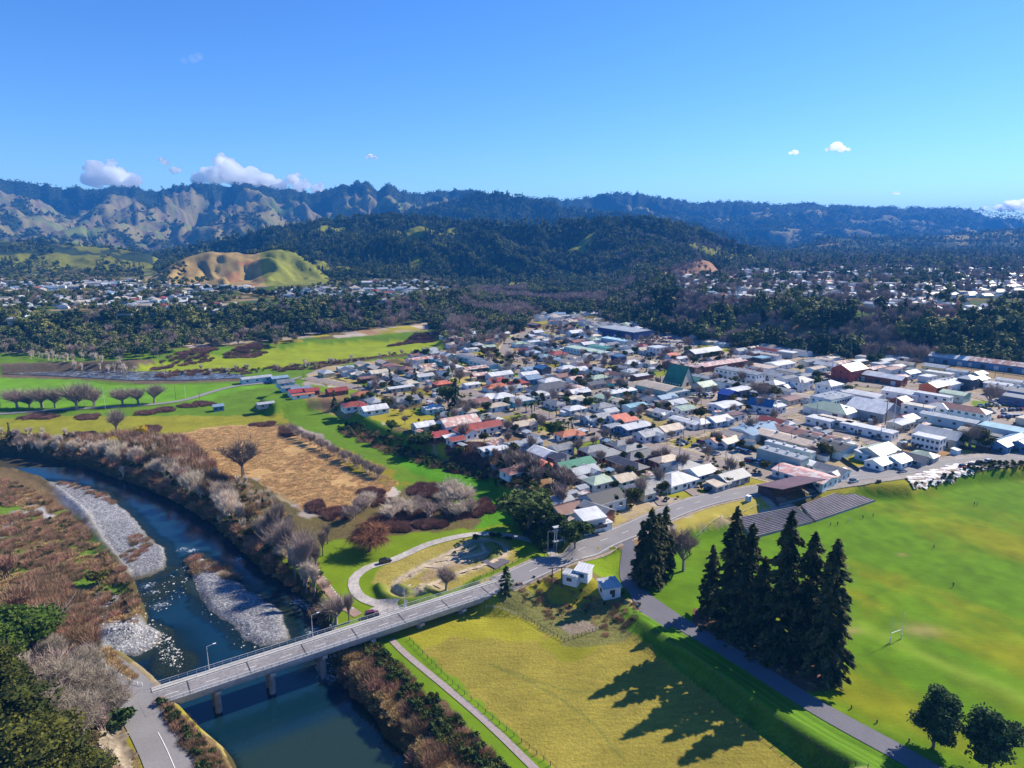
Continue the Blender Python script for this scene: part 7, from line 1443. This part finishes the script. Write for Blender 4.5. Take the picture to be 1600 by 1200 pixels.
for x in (GL*.33, GL*.66, GL-.4, .4): m = MB(); m.tube((x, 4.2, 2.4), (x, 4.2, 7.5), .12, .12, 6); m.build('column', M_dark, g)
for x in (.5, GL*.5, GL-.5): m = MB(); m.tube((x, 4.2, 6.4), (x, -1.4, 8.8), .08, .08, 4); m.build('roof_bracket', M_dark, g)
reg(g, 'covered grandstand with sloping maroon roof and rows of orange bench seats', 'grandstand', fixed=True)
def terrace(tl, tr, br_, bl, n, zt, zb, desc):
    A = [Vector((*W(*q, z), z)) for q, z in ((tl, zt), (tr, zt), (br_, zb), (bl, zb))]; e = empty('spectator_terrace', (A[3].x, A[3].y, 0)); o = Vector((A[3].x, A[3].y, 0)); mt = vary('terrace_concrete', (.34,.30,.33), .85, 1.2, .3, .15)
    for i in range(n):
        u0, u1 = i/n, (i+1)/n; z = zb+(zt-zb)*u1; p = [A[3].lerp(A[0], u0), A[2].lerp(A[1], u0), A[2].lerp(A[1], u1), A[3].lerp(A[0], u1)]; p = [Vector((q.x, q.y, 0))-o for q in p]
        m = MB(); m.add([(q.x, q.y, -3) for q in p]+[(q.x, q.y, z) for q in p], [(3,2,1,0),(4,5,6,7),(0,1,5,4),(1,2,6,5),(2,3,7,6),(3,0,4,7)]); m.build('step', mt, e)
        d = (p[3]-p[0])*.42; m = MB(); m.add([(q.x, q.y, z+.02) for q in (p[0], p[1], p[1]+d, p[0]+d)]+[(q.x, q.y, z+.10) for q in (p[0], p[1], p[1]+d, p[0]+d)], [(3,2,1,0),(4,5,6,7),(0,1,5,4),(1,2,6,5),(2,3,7,6),(3,0,4,7)]); m.build('bench_plank', M_joint, e)
    return reg(e, desc, 'terrace', None, True)
terrace((1150, 809), (1244, 791), (1271, 815), (1178, 840), 13, 3.7, .5, 'left stepped concrete terrace in front of the grandstand, partly behind the redwoods')
terrace((1252, 789), (1316, 766), (1368, 782), (1275, 814), 13, 3.7, .5, 'right stepped concrete terrace beside the grandstand')
# goal posts
a = at(1390.6, 1004.7); b = Vector((*W(1408, 998, 0), 0)); e = empty('rugby_posts', a); d = b-a
for q in (Vector((0, 0, 0)), d):
    m = MB(); m.tube(q, q+Vector((0, 0, 8.2)), .065, .05, 6); m.build('upright', M_white, e); m = MB(); m.tube(q, q+Vector((0, 0, 1.6)), .15, .15, 8); m.build('pad', M_white, e)
m = MB(); m.tube(Vector((0, 0, 3)), d+Vector((0, 0, 3)), .08, .08, 6); m.build('crossbar', M_white, e); reg(e, 'white H shaped rugby goal posts on the green field', 'goal posts', None, True)
# rock face on the bank
def patch(name, poly_px, z, mat, off, cell=.9, amp=.5, kind='structure'):
    P = WP(poly_px, z); lo, hi = P.min(0)-1, P.max(0)+1; xs = np.arange(lo[0], hi[0], cell); ys = np.arange(lo[1], hi[1], cell); X, Y = np.meshgrid(xs, ys, indexing='ij'); x = X.ravel(); y = Y.ravel()
    s = sdist(P, x, y)+(vnoise(x/2, y/2, 4)-.5)*2; h = hfun(x, y)+off+amp*(ridged(x/3, y/3, 3, 9)-.4); k = s > 0
    f = np.arange(len(x)).reshape(len(xs), len(ys)); f = np.stack([f[:-1, :-1], f[1:, :-1], f[1:, 1:], f[:-1, 1:]], -1).reshape(-1, 4); f = f[k[f].all(1)]; used = np.unique(f); rm = np.full(len(x), -1); rm[used] = np.arange(len(used))
    o = obj(name, mesh_np(name, np.stack([x, y, h], 1)[used], rm[f], [mat])); return tag(o, kind=kind)
mw, nt, pw_ = newmat('whitened_rock'); mp2 = N(nt, 'ShaderNodeMapping'); mp2.inputs['Rotation'].default_value = (0, 0, R(-60)); mp2.inputs['Scale'].default_value = (.35, 1.1, 1); nt.links.new(gcoord(nt), mp2.inputs['Vector'])
nt.links.new(mixc(nt, mapr(nt, noise(nt, mp2.outputs[0], .6, 5, .7), .44, .54, 0, 1), (.22,.15,.10), (.80,.78,.76)), pw_.inputs['Base Color']); pw_.inputs['Roughness'].default_value = .9
patch('rock_face', [(1412,757),(1440,748),(1480,739),(1510,732),(1532,729),(1541,742),(1500,752),(1460,762),(1424,773)], 2, mw, .45, .7, .9)
cliffm = vary('cut_rock', (.30,.24,.16), .95, .8, .45, .2)
patch('rock_cutting', [(150,1130),(172,1118),(200,1140),(228,1210),(190,1225),(150,1180)], 4, cliffm, .35, .6, 1.5)
# ============================================================ PEOPLE
def skin_person(pose, top, bot, hair):
    J = {'pel': (0,0,.95), 'chest': (0,.01,1.28), 'neck': (0,.02,1.5), 'head': (0,.03,1.64), 'crown': (0,.02,1.76)}
    st_, sw = pose
    for s, n in ((1, 'l'), (-1, 'r')):
        f = st_*s; J['hip'+n] = (s*.1, 0, .92); J['kn'+n] = (s*.11, f*.25+.03, .5); J['an'+n] = (s*.11, f*.42-(.1 if f < 0 else 0), .09+(.1*abs(st_) if f < 0 else 0)); J['toe'+n] = (s*.12, f*.42+.16-(.08 if f < 0 else 0), .03+(.02 if f < 0 else 0))
        J['sh'+n] = (s*.19, 0, 1.43); J['el'+n] = (s*(.24+sw*.1), -f*.22, 1.14+sw*.1); J['wr'+n] = (s*(.23+sw*.2), -f*.3+.12, .9+sw*.3); J['ha'+n] = (s*(.23+sw*.2), -f*.3+.17, .82+sw*.3)
    names = list(J); E_ = [('pel','chest'),('chest','neck'),('neck','head'),('head','crown')]
    for n in 'lr': E_ += [('pel','hip'+n),('hip'+n,'kn'+n),('kn'+n,'an'+n),('an'+n,'toe'+n),('chest','sh'+n),('sh'+n,'el'+n),('el'+n,'wr'+n),('wr'+n,'ha'+n)]
    rad = dict(pel=.14, chest=.15, neck=.06, head=.1, crown=.07); rad.update({k+n: r for n in 'lr' for k, r in dict(hip=.1, kn=.065, an=.045, toe=.035, sh=.065, el=.045, wr=.032, ha=.035).items()})
    me = bpy.data.meshes.new('body'); me.from_pydata([J[k] for k in names], [(names.index(a), names.index(b)) for a, b in E_], []); o = bpy.data.objects.new('body', me); COL.objects.link(o); md = o.modifiers.new('s', 'SKIN'); o.modifiers.new('u', 'SUBSURF').levels = 1
    for i, k in enumerate(names): me.skin_vertices[0].data[i].radius = (rad[k],)*2; me.skin_vertices[0].data[i].use_root = (k == 'pel')
    dg = bpy.context.evaluated_depsgraph_get(); r = bpy.data.meshes.new_from_object(o.evaluated_get(dg)); bpy.data.objects.remove(o); r.name = 'body'
    for c, nm in ((top, 'shirt'), (bot, 'trousers'), ((.45,.28,.2), 'skin'), (hair, 'hair')): r.materials.append(vary(nm, c, .8, 3, .1))
    for p_ in r.polygons:
        z = p_.center.z; p_.material_index = 3 if z > 1.69 or (z > 1.58 and p_.center.y < 0) else (2 if z > 1.47 or (abs(p_.center.x) > .17 and z < 1.0 and z > .7) else (0 if z > .93 else 1)); p_.use_smooth = True
    return r
def person(px, py, rz, pose, top, bot, desc):
    p = at(px, py); o = obj('person', skin_person(pose, top, bot, (.03,.02,.015)), None, p, rz); reg(o, desc, 'person', 'people on the sports field', True)
K = (.02,.02,.025); Wh = (.7,.7,.7)
person(1297.5, 822, 1.2, (.3, 0), K, K, 'person in dark clothes standing below the left concrete terrace, leftmost of the group'); person(1308.5, 821, 2.0, (.1, 0), K, K, 'person in black standing just below the terrace steps')
person(1325, 816, .4, (.5, .5), Wh, (.3,.3,.35), 'person in a white top below the right terrace'); person(1348, 811, 2.4, (.7, .4), (.12,.02,.02), K, 'person in dark red walking near the right terrace corner'); person(1364, 808, .9, (.5, .2), (.05,.06,.1), K, 'person in dark blue at the right end of the terrace group')
person(1522, 790, .5, (.3, 0), K, (.05,.05,.08), 'left one of two people standing far across the field'); person(1526.5, 790.5, 3.6, (.2, 0), (.3,.3,.32), K, 'right one of two people standing far across the field')
person(1459, 857, 1.0, (.8, .6), (.1,.1,.12), K, 'lone person striding in the middle of the field'); person(1489, 917, 2.6, (.4, 1.0), K, K, 'person in black near the centre of the field casting a long shadow')

# ============================================================ VEHICLES
def car_meshes():
    prof = [(-2.1,.35),(-2.12,.75),(-1.95,.92),(-1.45,1.0),(-.85,1.03),(1.15,1.0),(1.95,.9),(2.12,.7),(2.12,.35)]
    def ext(pr, w, tw=None, z0=None):
        m = MB(); n = len(pr); tw = tw or w; zmin = min(z for _, z in pr); zmax = max(z for _, z in pr)
        f = lambda z: w+(tw-w)*(z-zmin)/(zmax-zmin); v = [(x, -f(z)/2, z) for x, z in pr]+[(x, f(z)/2, z) for x, z in pr]
        m.add(v, [tuple(range(n)), tuple(range(2*n-1, n-1, -1))]+[(i, n+i, n+(i+1) % n, (i+1) % n) for i in range(n)]); return m
    body = ext(prof, 1.8, 1.68); body.box((2.13, 0, .42), (.1, 1.6, .2)); body.box((-2.13, 0, .45), (.1, 1.6, .2))
    cab = ext([(-1.75,.98),(-1.35,1.42),(.35,1.44),(1.2,.98)], 1.6, 1.3); roof = MB(); roof.box((-.5, 0, 1.45), (1.75, 1.28, .06)); 
    for s in (-.62, .62): roof.tube((.35, s, 1.43), (1.17, s*1.2, .99), .04, .04, 3)
    wh = MB(); wh.tube((0, -.11, 0), (0, .11, 0), .33, .33, 10); suv = ext([(-2.0,.98),(-1.9,1.62),(.3,1.64),(1.1,1.0)], 1.7, 1.5)
    return body, cab, roof, wh, suv
cb, cc, cr_, cw, csuv = car_meshes()
PAINT = {k: newmat('car_paint_'+k) for k in ('white','silver','dark_grey','black','red','blue','maroon')}
for k, c in dict(white=(.75,.76,.77), silver=(.42,.44,.46), dark_grey=(.07,.075,.085), black=(.012,.013,.016), red=(.45,.02,.02), blue=(.03,.10,.32), maroon=(.12,.012,.018)).items():
    p_ = PAINT[k][2]; p_.inputs['Base Color'].default_value = (*c, 1); p_.inputs['Roughness'].default_value = .25; p_.inputs['Metallic'].default_value = .2 if k in ('silver','dark_grey') else 0; p_.inputs['Coat Weight'].default_value = .6
M_tyre = vary('tyre', (.02,.02,.02), .9, 5, .1); _cm = {}
def cmesh(n, mb, mat):
    if (n, mat.name) not in _cm: _cm[n, mat.name] = mb.mesh(n, [mat])
    return _cm[n, mat.name]
def car_joined(col, suv=False):
    if ('j', col, suv) not in _cm:
        m = MB()
        for mb, i in ((cb, 0), (csuv if suv else cc, 1), (cr_, 0)): m.add([(a, b, c+(.2 if suv and mb is cr_ else 0)) for a, b, c in mb.v], mb.f, i)
        for x in (-1.3, 1.35):
            for y in (-.8, .8): m.add([(a+x, b+y, c+.33) for a, b, c in cw.v], cw.f, 2)
        _cm['j', col, suv] = m.mesh('parked_car', [PAINT[col][0], M_glass, M_tyre])
    return _cm['j', col, suv]
def car(px, py, rz, col, desc, group=None, fixed=False, suv=False, parts=True, xy=None, z0=None):
    x, y = xy if xy is not None else W(px, py, 5.5); z = z0 if z0 is not None else hz(x, y)+.14
    if parts:
        e = empty('parked_car', (x, y, z), rz); obj('body', cmesh('body', cb, PAINT[col][0]), e); obj('window_band', cmesh('window_band', csuv if suv else cc, M_glass), e)
        r = obj('roof', cmesh('roof', cr_, PAINT[col][0]), e); 
        if suv: r.location.z = .2; r.scale = (1.15, 1.15, 1)
        for a in (-1.3, 1.35):
            for b in (-.8, .8): obj('wheel', cmesh('wheel', cw, M_tyre), e, (a, b, .33))
    else: e = obj('parked_car', car_joined(col, suv), None, (x, y, z), rz)
    return reg(e, desc, 'car', group, fixed)
q = W(602, 877, -.8); car(0, 0, R(32), 'black', 'dark station wagon on the gravel ring road beside the dirt track', fixed=True, suv=True, xy=q); q = W(581, 958, -.5); car(0, 0, R(22), 'maroon', 'dark red four wheel drive parked beside the bridge railing', fixed=True, suv=True, xy=q)
for px, py, rz, c, d, s in ((1334,752,24,'white','white car driving on the main road above the grandstand end',0),(1410,737,22,'silver','pale blue-grey car driving on the main road nearest the white rock face',0),(1505,729,20,'red','red car at the left end of the four on the main road',0),(1519,727,20,'dark_grey','dark grey car second of the four on the main road',0),
        (1531,723.5,20,'black','black car third of the four on the main road',1),(1545,721,20,'white','white car at the right end of the four on the main road',1),(1297,747,20,'dark_grey','dark van parked at the corner of the pink-roofed building',1),(1107,765,28,'black','dark car parked on the grass verge by the driveway',0),(1120,761,28,'white','white car parked on the grass verge by the driveway',0),
        (1025,769,25,'silver','silver car parked on the lawn of the grey hipped bungalow',0),(920,666,-46,'silver','silver van on the street by the dark hedge',1),(944,669,-46,'dark_grey','dark wagon parked beside the blue-walled building',1),(1038,682,30,'white','white car parked outside the tan gabled house',0),(1001,717,30,'white','white car behind the brown brick units',0),
        (861,786,30,'white','white car in the driveway next to the massive dark tree',0),(1063,694,-40,'silver','silver car parked by the planted traffic island',0),(1070,692,-40,'black','black car beside the silver one on the planted island',0),(1086,697,32,'dark_grey','dark car alone at the car park entrance',0),(1374,572,20,'white','white car near the dense round tree',0),
        (1177,646,-30,'white','white car outside the blue-roofed church',0),(1288,668,-35,'dark_grey','dark car in front of the triangular sign shop',0),(1310,673,-35,'silver','silver car left of the white flat building',0),(1318,674,-35,'silver','silver car beside another in front of the white flat building',0),(1347,678,-35,'black','black car at the end of the white flat building',0),
        (1376,685,15,'silver','silver car on the yard behind the striped green roof',0),(1432,697,10,'black','black car below the two-storey white front block',0),(1550,645,5,'silver','silver car driving in the right hand car park',0),(1570,648,5,'silver','second silver car driving in the right hand car park',0)):
    car(px, py, R(rz), c, d, fixed=True, suv=bool(s))
cols = ['white','white','silver','silver','dark_grey','black','red','blue']
def park(rows, grp, desc):
    for (x0, y0), (x1, y1), n, rz in rows:
        for i in range(n):
            if random.random() < .12: continue
            t = (i+.5)/n; px, py = x0+(x1-x0)*t, y0+(y1-y0)*t; c = random.choice(cols); X, Y = W(px, py, 5.5); sv = random.random() < .35; car(px, py, R(rz)+random.uniform(-.06, .06), c, c.replace('_', ' ')+(' wagon ' if sv else ' sedan ')+desc, grp, suv=sv, parts=(math.hypot(X, Y) < 345))
park([((1096,690),(1176,708),16,32), ((1100,702),(1128,712),6,32), ((1166,718),(1196,724),5,32), ((1205,728),(1232,727),5,32)], 'cars in the fenced car park', 'by the black fence')
park([((1560,652),(1602,650),7,30), ((1565,642),(1600,640),6,30), ((1530,634),(1560,633),5,-50), ((1548,628),(1570,625),3,20)], 'cars in the right hand car park', 'in the right car park')
park([((1072,612),(1122,604),12,-52), ((1076,617),(1112,616),8,-52)], 'cars in the dealer yard', 'in the sale yard')
park([((985,523),(1050,524),17,40), ((978,527),(1070,530),21,40), ((985,532),(1080,536),20,40), ((1000,537),(1060,541),13,40), ((1010,545),(1040,548),6,40)], 'cars in the supermarket car park', 'in the store car park')
park([((1450,670),(1500,690),7,-20)], 'cars in the wrecking yard', 'in the wrecking yard')
park([((1395,640),(1430,664),8,20), ((1330,668),(1352,656),3,10)], 'cars in the middle yards', 'behind the two masts')
# ============================================================ POLES, MASTS, SMALL THINGS
def pole(px, py, top, desc, name='power_pole', r=.16, mat=None, arm=True, fixed=False):
    p = at(px, py); X, Y, Z = (float(v) for v in ray(px, top)); h = max(5, CAMH+p.y*Z/Y-p.z) if top else 9.5; e = empty(name, p, ANG_A+.8); m = MB(); m.tube((0, 0, -.4), (0, 0, h), r, r*.7, 6); m.build('pole', mat or M_wood, e)
    if arm:
        m = MB(); m.box((0, .12, h-.5), (2.4, .12, .14)); m.build('crossarm', M_wood, e)
        for s in (-1, -.35, .35, 1): m = MB(); m.tube((s, .12, h-.42), (s, .12, h-.2), .05, .04, 4); m.build('insulator', M_rail_m, e)
    return reg(e, desc, 'power pole' if name == 'power_pole' else 'mast', 'street power poles' if not fixed else None, fixed)
for px, py in ((921,676),(858,656),(907,662),(1019,686),(1068,686),(1062,711),(1101,677),(1133,728),(1215,751),(1212,655),(1160,665),(873,633),(915,619),(831,641),(947,612),(1035,606),(944,607),(820,622),(1095,640),(1182,655),(1235,700),(1275,655),(1315,640),(835,580),(944,560),(700,612),(560,612),(474,590),(313,634),(275,625),(2,640),(1340,665),(1375,690),(1440,655)):
    pole(px, py, None, 'wooden power pole')
for px, py in ((1465,574),(1490,579),(1517,584),(1554,591),(1568,587),(1397,565),(1420,568),(1236,548),(1320,552)): pole(px, py, py-14, 'rail yard light pole', 'light_pole', .14, M_dark, False)
pole(1383, 664, 623, 'left of the two tall dark masts in the yards', 'mast', .3, M_wood, False, True); pole(1394, 680, 621, 'right one of the two tall masts in the yards, nearer the road', 'mast', .28, M_rail_m, False, True); pole(1299, 589, 560, 'tall white siren column beside the red brick hall', 'column', .7, M_white, False, True)
pole(1061, 712, 658, 'tall thin white pole behind the white hipped roof', 'flag_pole', .1, M_white, False, True); pole(165, 640, 604, 'white floodlight pole in the green paddock', 'light_pole', .07, M_white, False, True); pole(290, 622, 602, 'pale pole at the end of the paddock tree row', 'light_pole', .07, M_white, False, True)
e = empty('triangular_sign', at(1254, 652), R(-50)); m = MB(); m.tube((0, 0, 0), (0, 0, 8), .12, .12, 5); m.build('pole', M_rail_m, e); m = MB(); m.add([(-2.2, -.2, 10.5), (2.2, -.2, 10.5), (0, -.2, 7), (-2.2, .2, 10.5), (2.2, .2, 10.5), (0, .2, 7)], [(2,1,0),(3,4,5),(0,1,4,3),(1,2,5,4),(2,0,3,5)]); m.build('sign_panel', wallmat('g'), e); reg(e, 'upside down triangle sign on a pole at the crossroads', 'sign', None, True)
m = MB(); m.box((0, 0, .55), (1.6, 1.0, 1.1)); m.box((0, 0, 1.15), (1.7, 1.1, .08)); o = m.build('rubbish_bin', M_dark, None, at(1373, 754)); reg(o, 'dark box bin on the verge below the white driving car', 'bin', None, True)
for px, py, d in ((812, 914, 'dark wooden picnic table on the grass beside the bridge end'),):
    e = empty('picnic_table', at(px, py), .3); boxpart('table_top', M_wood, e, (0, 0, .75), (1.8, .8, .06))
    for s in (-1, 1): boxpart('bench_seat', M_wood, e, (0, s*.75, .45), (1.8, .3, .05)); boxpart('leg', M_wood, e, (s*.7, 0, .38), (.08, 1.5, .75))
    reg(e, d, 'picnic table', None, True)
# train wagons
for k, (px, py) in enumerate(((1495,563),(1510,566))):
    e = empty('rail_wagon', (*W(px, py, 6.5), 5.1), ANG_B); boxpart('body', M_dark, e, (0, 0, 2.2), (12, 2.8, 2.6)); boxpart('roof', M_rail_m if k else M_gs, e, (0, 0, 3.6), (12.2, 2.9, .2))
    for s in (-4, 4): boxpart('bogie', M_tyre, e, (s, 0, .6), (2.4, 2.2, .8))
    reg(e, ('left' if k == 0 else 'right')+' dark railway wagon standing in front of the goods shed', 'rail wagon', None, True)

# ============================================================ CLOUDS
cm_, nt, _p = newmat('cloud'); nt.nodes.remove(_p); pv = nt.nodes.new('ShaderNodeVolumePrincipled'); pv.inputs['Color'].default_value = (.99,.995,1,1); pv.inputs['Density'].default_value = .03; pv.inputs['Anisotropy'].default_value = .8; nt.links.new(pv.outputs[0], nt.nodes['Material Output'].inputs['Volume'])
def ico(n):
    bm = bmesh.new(); bmesh.ops.create_icosphere(bm, subdivisions=n, radius=1); v = np.array([x.co[:] for x in bm.verts]); f = np.array([[q.index for q in p.verts] for p in bm.faces]); bm.free(); return v, f
iv, if_ = ico(4)
def cloud(lobes, D, seed):
    lobes = [(a, b+(5 if b > 240 and a < 520 and r > 5 else 0), r) for a, b, r in lobes]
    V = []; Fa = []; n = 0; K = D/FPX
    for px, py, r in lobes:
        X, Y, Z = (float(v) for v in ray(px, py)); c = np.array([X*D/Y, D+random.uniform(-1, 1)*r*K, CAMH+Z*D/Y]); dsp = 1+.5*(fbm(iv[:, 0]*2.2+seed+px, iv[:, 1]*2.2+iv[:, 2]*1.7, 5, seed)-.5)+.35*(fbm(iv[:, 2]*6+px, iv[:, 0]*6-iv[:, 1]*5, 4, seed+2)-.5)
        V.append(c+iv*dsp[:, None]*r*K*np.array([1.1, 1, .85])); Fa.append(if_+n); n += len(iv)
    tag(obj('cloud', mesh_np('cloud', np.vstack(V), np.vstack(Fa), [cm_], smooth=True)), kind='structure')
def heap(pts, seed, n=3):
    rr = random.Random(seed); out = []
    for px, py, r in pts:
        out.append((px, py, r))
        for i in range(n): a = rr.uniform(0, 6.28); out.append((px+math.cos(a)*r*.8, py+math.sin(a)*r*.6, r*rr.uniform(.35, .6)))
    return out
cloud(heap([(148,258,13),(165,268,17),(185,272,18),(203,277,14),(150,276,14),(138,250,7),(172,254,7)], 1), 15000, 3); cloud([(250,249,4),(259,254,5),(270,260,6),(280,266,4),(264,254,3)], 15500, 5)
cloud(heap([(350,256,15),(330,268,15),(365,268,18),(390,268,14),(400,275,15),(420,278,13),(310,275,10),(345,248,9),(440,284,10),(460,276,9),(468,287,9),(495,290,8),(480,284,6)], 2), 15000, 8)
for l, s in (([(573,245,3),(580,244,4),(586,246,3)], 11), ([(1236,239,3),(1242,238,4.5)], 12), ([(1300,231,6),(1308,228,7),(1317,232,6),(1324,234,3),(1293,234,3)], 13), ([(1398,302,3),(1403,302,3)], 14), (heap([(1575,322,9),(1590,320,9),(1600,319,10),(1560,325,6),(1540,325,4)], 6, 2), 15)): cloud(l, 15000, s)
wm2, nt, _p = newmat('thin_cloud'); nt.nodes.remove(_p); pv = nt.nodes.new('ShaderNodeVolumePrincipled'); pv.inputs['Color'].default_value = (1,1,1,1); pv.inputs['Density'].default_value = .0011; nt.links.new(pv.outputs[0], nt.nodes['Material Output'].inputs['Volume'])
_c = cm_; cm_ = wm2; cloud([(290,96,5),(300,90,7),(308,86,6),(315,92,4),(284,95,3)], 9000, 21); cloud([(737,255,2.5),(744,254,2)], 12000, 22); cm_ = _c

# ============================================================ HAZE
hm, nt, _p = newmat('haze'); nt.nodes.remove(_p); pv = nt.nodes.new('ShaderNodeVolumePrincipled'); pv.inputs['Color'].default_value = HAZE_COL; pv.inputs['Density'].default_value = HAZE_D; pv.inputs['Anisotropy'].default_value = .0
nt.links.new(pv.outputs[0], nt.nodes['Material Output'].inputs['Volume'])
m = MB(); m.box((0, 3500, 210), (15000, 10400, 460)); hb = m.build('haze', hm); tag(hb, kind='stuff')

# ============================================================ LABELS
ORD = ['', 'second ', 'third ', 'fourth ', 'fifth ', 'sixth ', 'seventh ', 'eighth ', 'ninth ', 'tenth ', 'eleventh ', 'twelfth ']
LM = [((1060,594),'green A-frame hall'), ((1190,636),'blue-roofed church'), ((716,657),'pink church hall'), ((1301,617),'two-storey white office'), ((1328,574),'red brick hall'), ((1258,737),'pink-roofed corner building'), ((1184,667),'blue panelled warehouse'), ((1223,706),'grey-green box building'),
      ((712,625),'tallest town conifer'), ((917,545),'long school-like block'), ((975,513),'dark blue store'), ((1125,565),'salmon shopping block'), ((1156,578),'long two-storey white building'), ((1499,636),'dark red hotel'), ((1469,676),'grey ribbed warehouse'), ((1054,745),'bright white hipped roof'),
      ((1030,602),'large tan roofed hall'), ((820,800),'massive dark evergreen'), ((857,603),'wide dark brown roof'), ((741,562),'long grey unit rows'), ((690,562),'white motel block'), ((900,690),'vacant green lawn'), ((989,602),'wide street crossing'), ((1583,606),'blue walled store'), ((1459,600),'curved green roof'),
      ((584,636),'white terrace-corner villa'), ((484,608),'twin red cottages'), ((1372,701),'striped green roof'), ((1020,687),'white street-corner cottage'), ((1220,547),'long red roof'), ((400,588),'blue club building'), ((1490,552),'railway goods shed'), ((1515,690),'big brown tree by the yard'), ((964,650),'red-orange twin roofs'), ((1383,640),'two tall masts')]
LMW = [(Vector(W(*p, 6)), n) for p, n in LM]
NL = [((17,692),'narrow yellow-green tree'), ((178,703),'lower yellow wattle'), ((224,688),'bright yellow wattle'), ((100,715),'upper river bend'), ((290,780),'riverside opposite the gravel bar'), ((380,745),'dark tree in the reed field'), ((340,830),'bank opposite the island head'), ((430,890),'bank opposite the pebble island'),
      ((478,945),'white rapid'), ((577,862),'weeping willow'), ((546,972),'thin bridge-side poplar'), ((500,900),'top of the footpath'), ((120,638),'middle of the paddock lane'), ((20,640),'left edge of the paddock'), ((240,632),'right end of the paddock lane'), ((182,675),'lone tree above the scrub'), ((460,675),'top of the reed field'), ((525,705),'middle edge of the reed field'),
      ((590,748),'low corner of the reed field'), ((698,785),'bare domed thicket'), ((640,805),'left maroon scrub'), ((560,805),'scrub above the willow'), ((745,843),'ring road curve'), ((791,928),'bridge-end conifer'), ((870,918),'two-pole power frame'), ((1000,870),'redwood clump')]
LMW += [(Vector(W(*p, -1)), n) for p, n in NL]
from collections import defaultdict
cand = defaultdict(list)
def rel(p, L, n):
    dx = p.x-L.x; dy = p.y-L.y; d = math.hypot(dx, dy)
    if d < 4: return 'beside the '+n
    return ('right of the ' if dx > abs(dy)*.8 else ('left of the ' if -dx > abs(dy)*.8 else ('beyond the ' if dy > 0 else 'in front of the ')))+n
# a big thing that stands by itself among the small ones also serves as a landmark
BIG = [(Vector((x, y)), d) for x, y, d in LMK if len(d.split()) <= 9 and not any(k in d for k in ('joined', 'second', 'left ', 'right '))]
def art(d): return d
for rec in THINGS:
    o, desc, fixed = rec
    if fixed: continue
    p = Vector(o.location.xy); near = sorted(LMW, key=lambda q: (q[0]-p).length)[:2]; L, n = near[0]; L2_, n2 = near[1]
    full = desc+' '+rel(p, L, n)
    cand[full].append((o, (p-L).length, p))
rec_desc = {r[0].name: r[1] for r in THINGS}; ALLL = set(cand)
for full, lst in cand.items():
    if len(lst) == 1: lst[0][0]['label'] = full; continue
    lst.sort(key=lambda q: q[1]); used = set()
    for i, (o, _, p) in enumerate(lst):
        lab = full; desc0 = full
        for b, d in sorted(BIG, key=lambda q: (q[0]-p).length)[:6]:
            short = ' '.join(w for w in d.split() if w not in ('the', 'a'))
            c = full+', near '+short
            if len(c.split()) <= 16 and c not in used and (b-p).length < 45: lab = c; break
        if lab in used or lab == full:
            lab = (['closest ', 'second closest ', 'third closest ', 'fourth closest ', 'fifth closest ', 'sixth closest ', 'seventh closest ', 'eighth closest '][i] if i < 7 else 'outermost ')+full
            if lab in used or i >= 7:
                k2 = sorted(LMW, key=lambda q: (q[0]-p).length)[1:5]
                for w_ in ('', 'closest ', 'second closest ', 'third closest ', 'fourth closest ', 'fifth closest ', 'farther '):
                    for Lq, nq in k2:
                        c = w_+rec_desc[o.name]+' '+rel(p, Lq, nq)
                        if c not in ALLL and c not in used: lab = c; break
                    if lab not in used and lab not in ALLL and 'outermost' not in lab: break
        used.add(lab); ALLL.add(lab); o['label'] = ' '.join(lab.split()[:16])
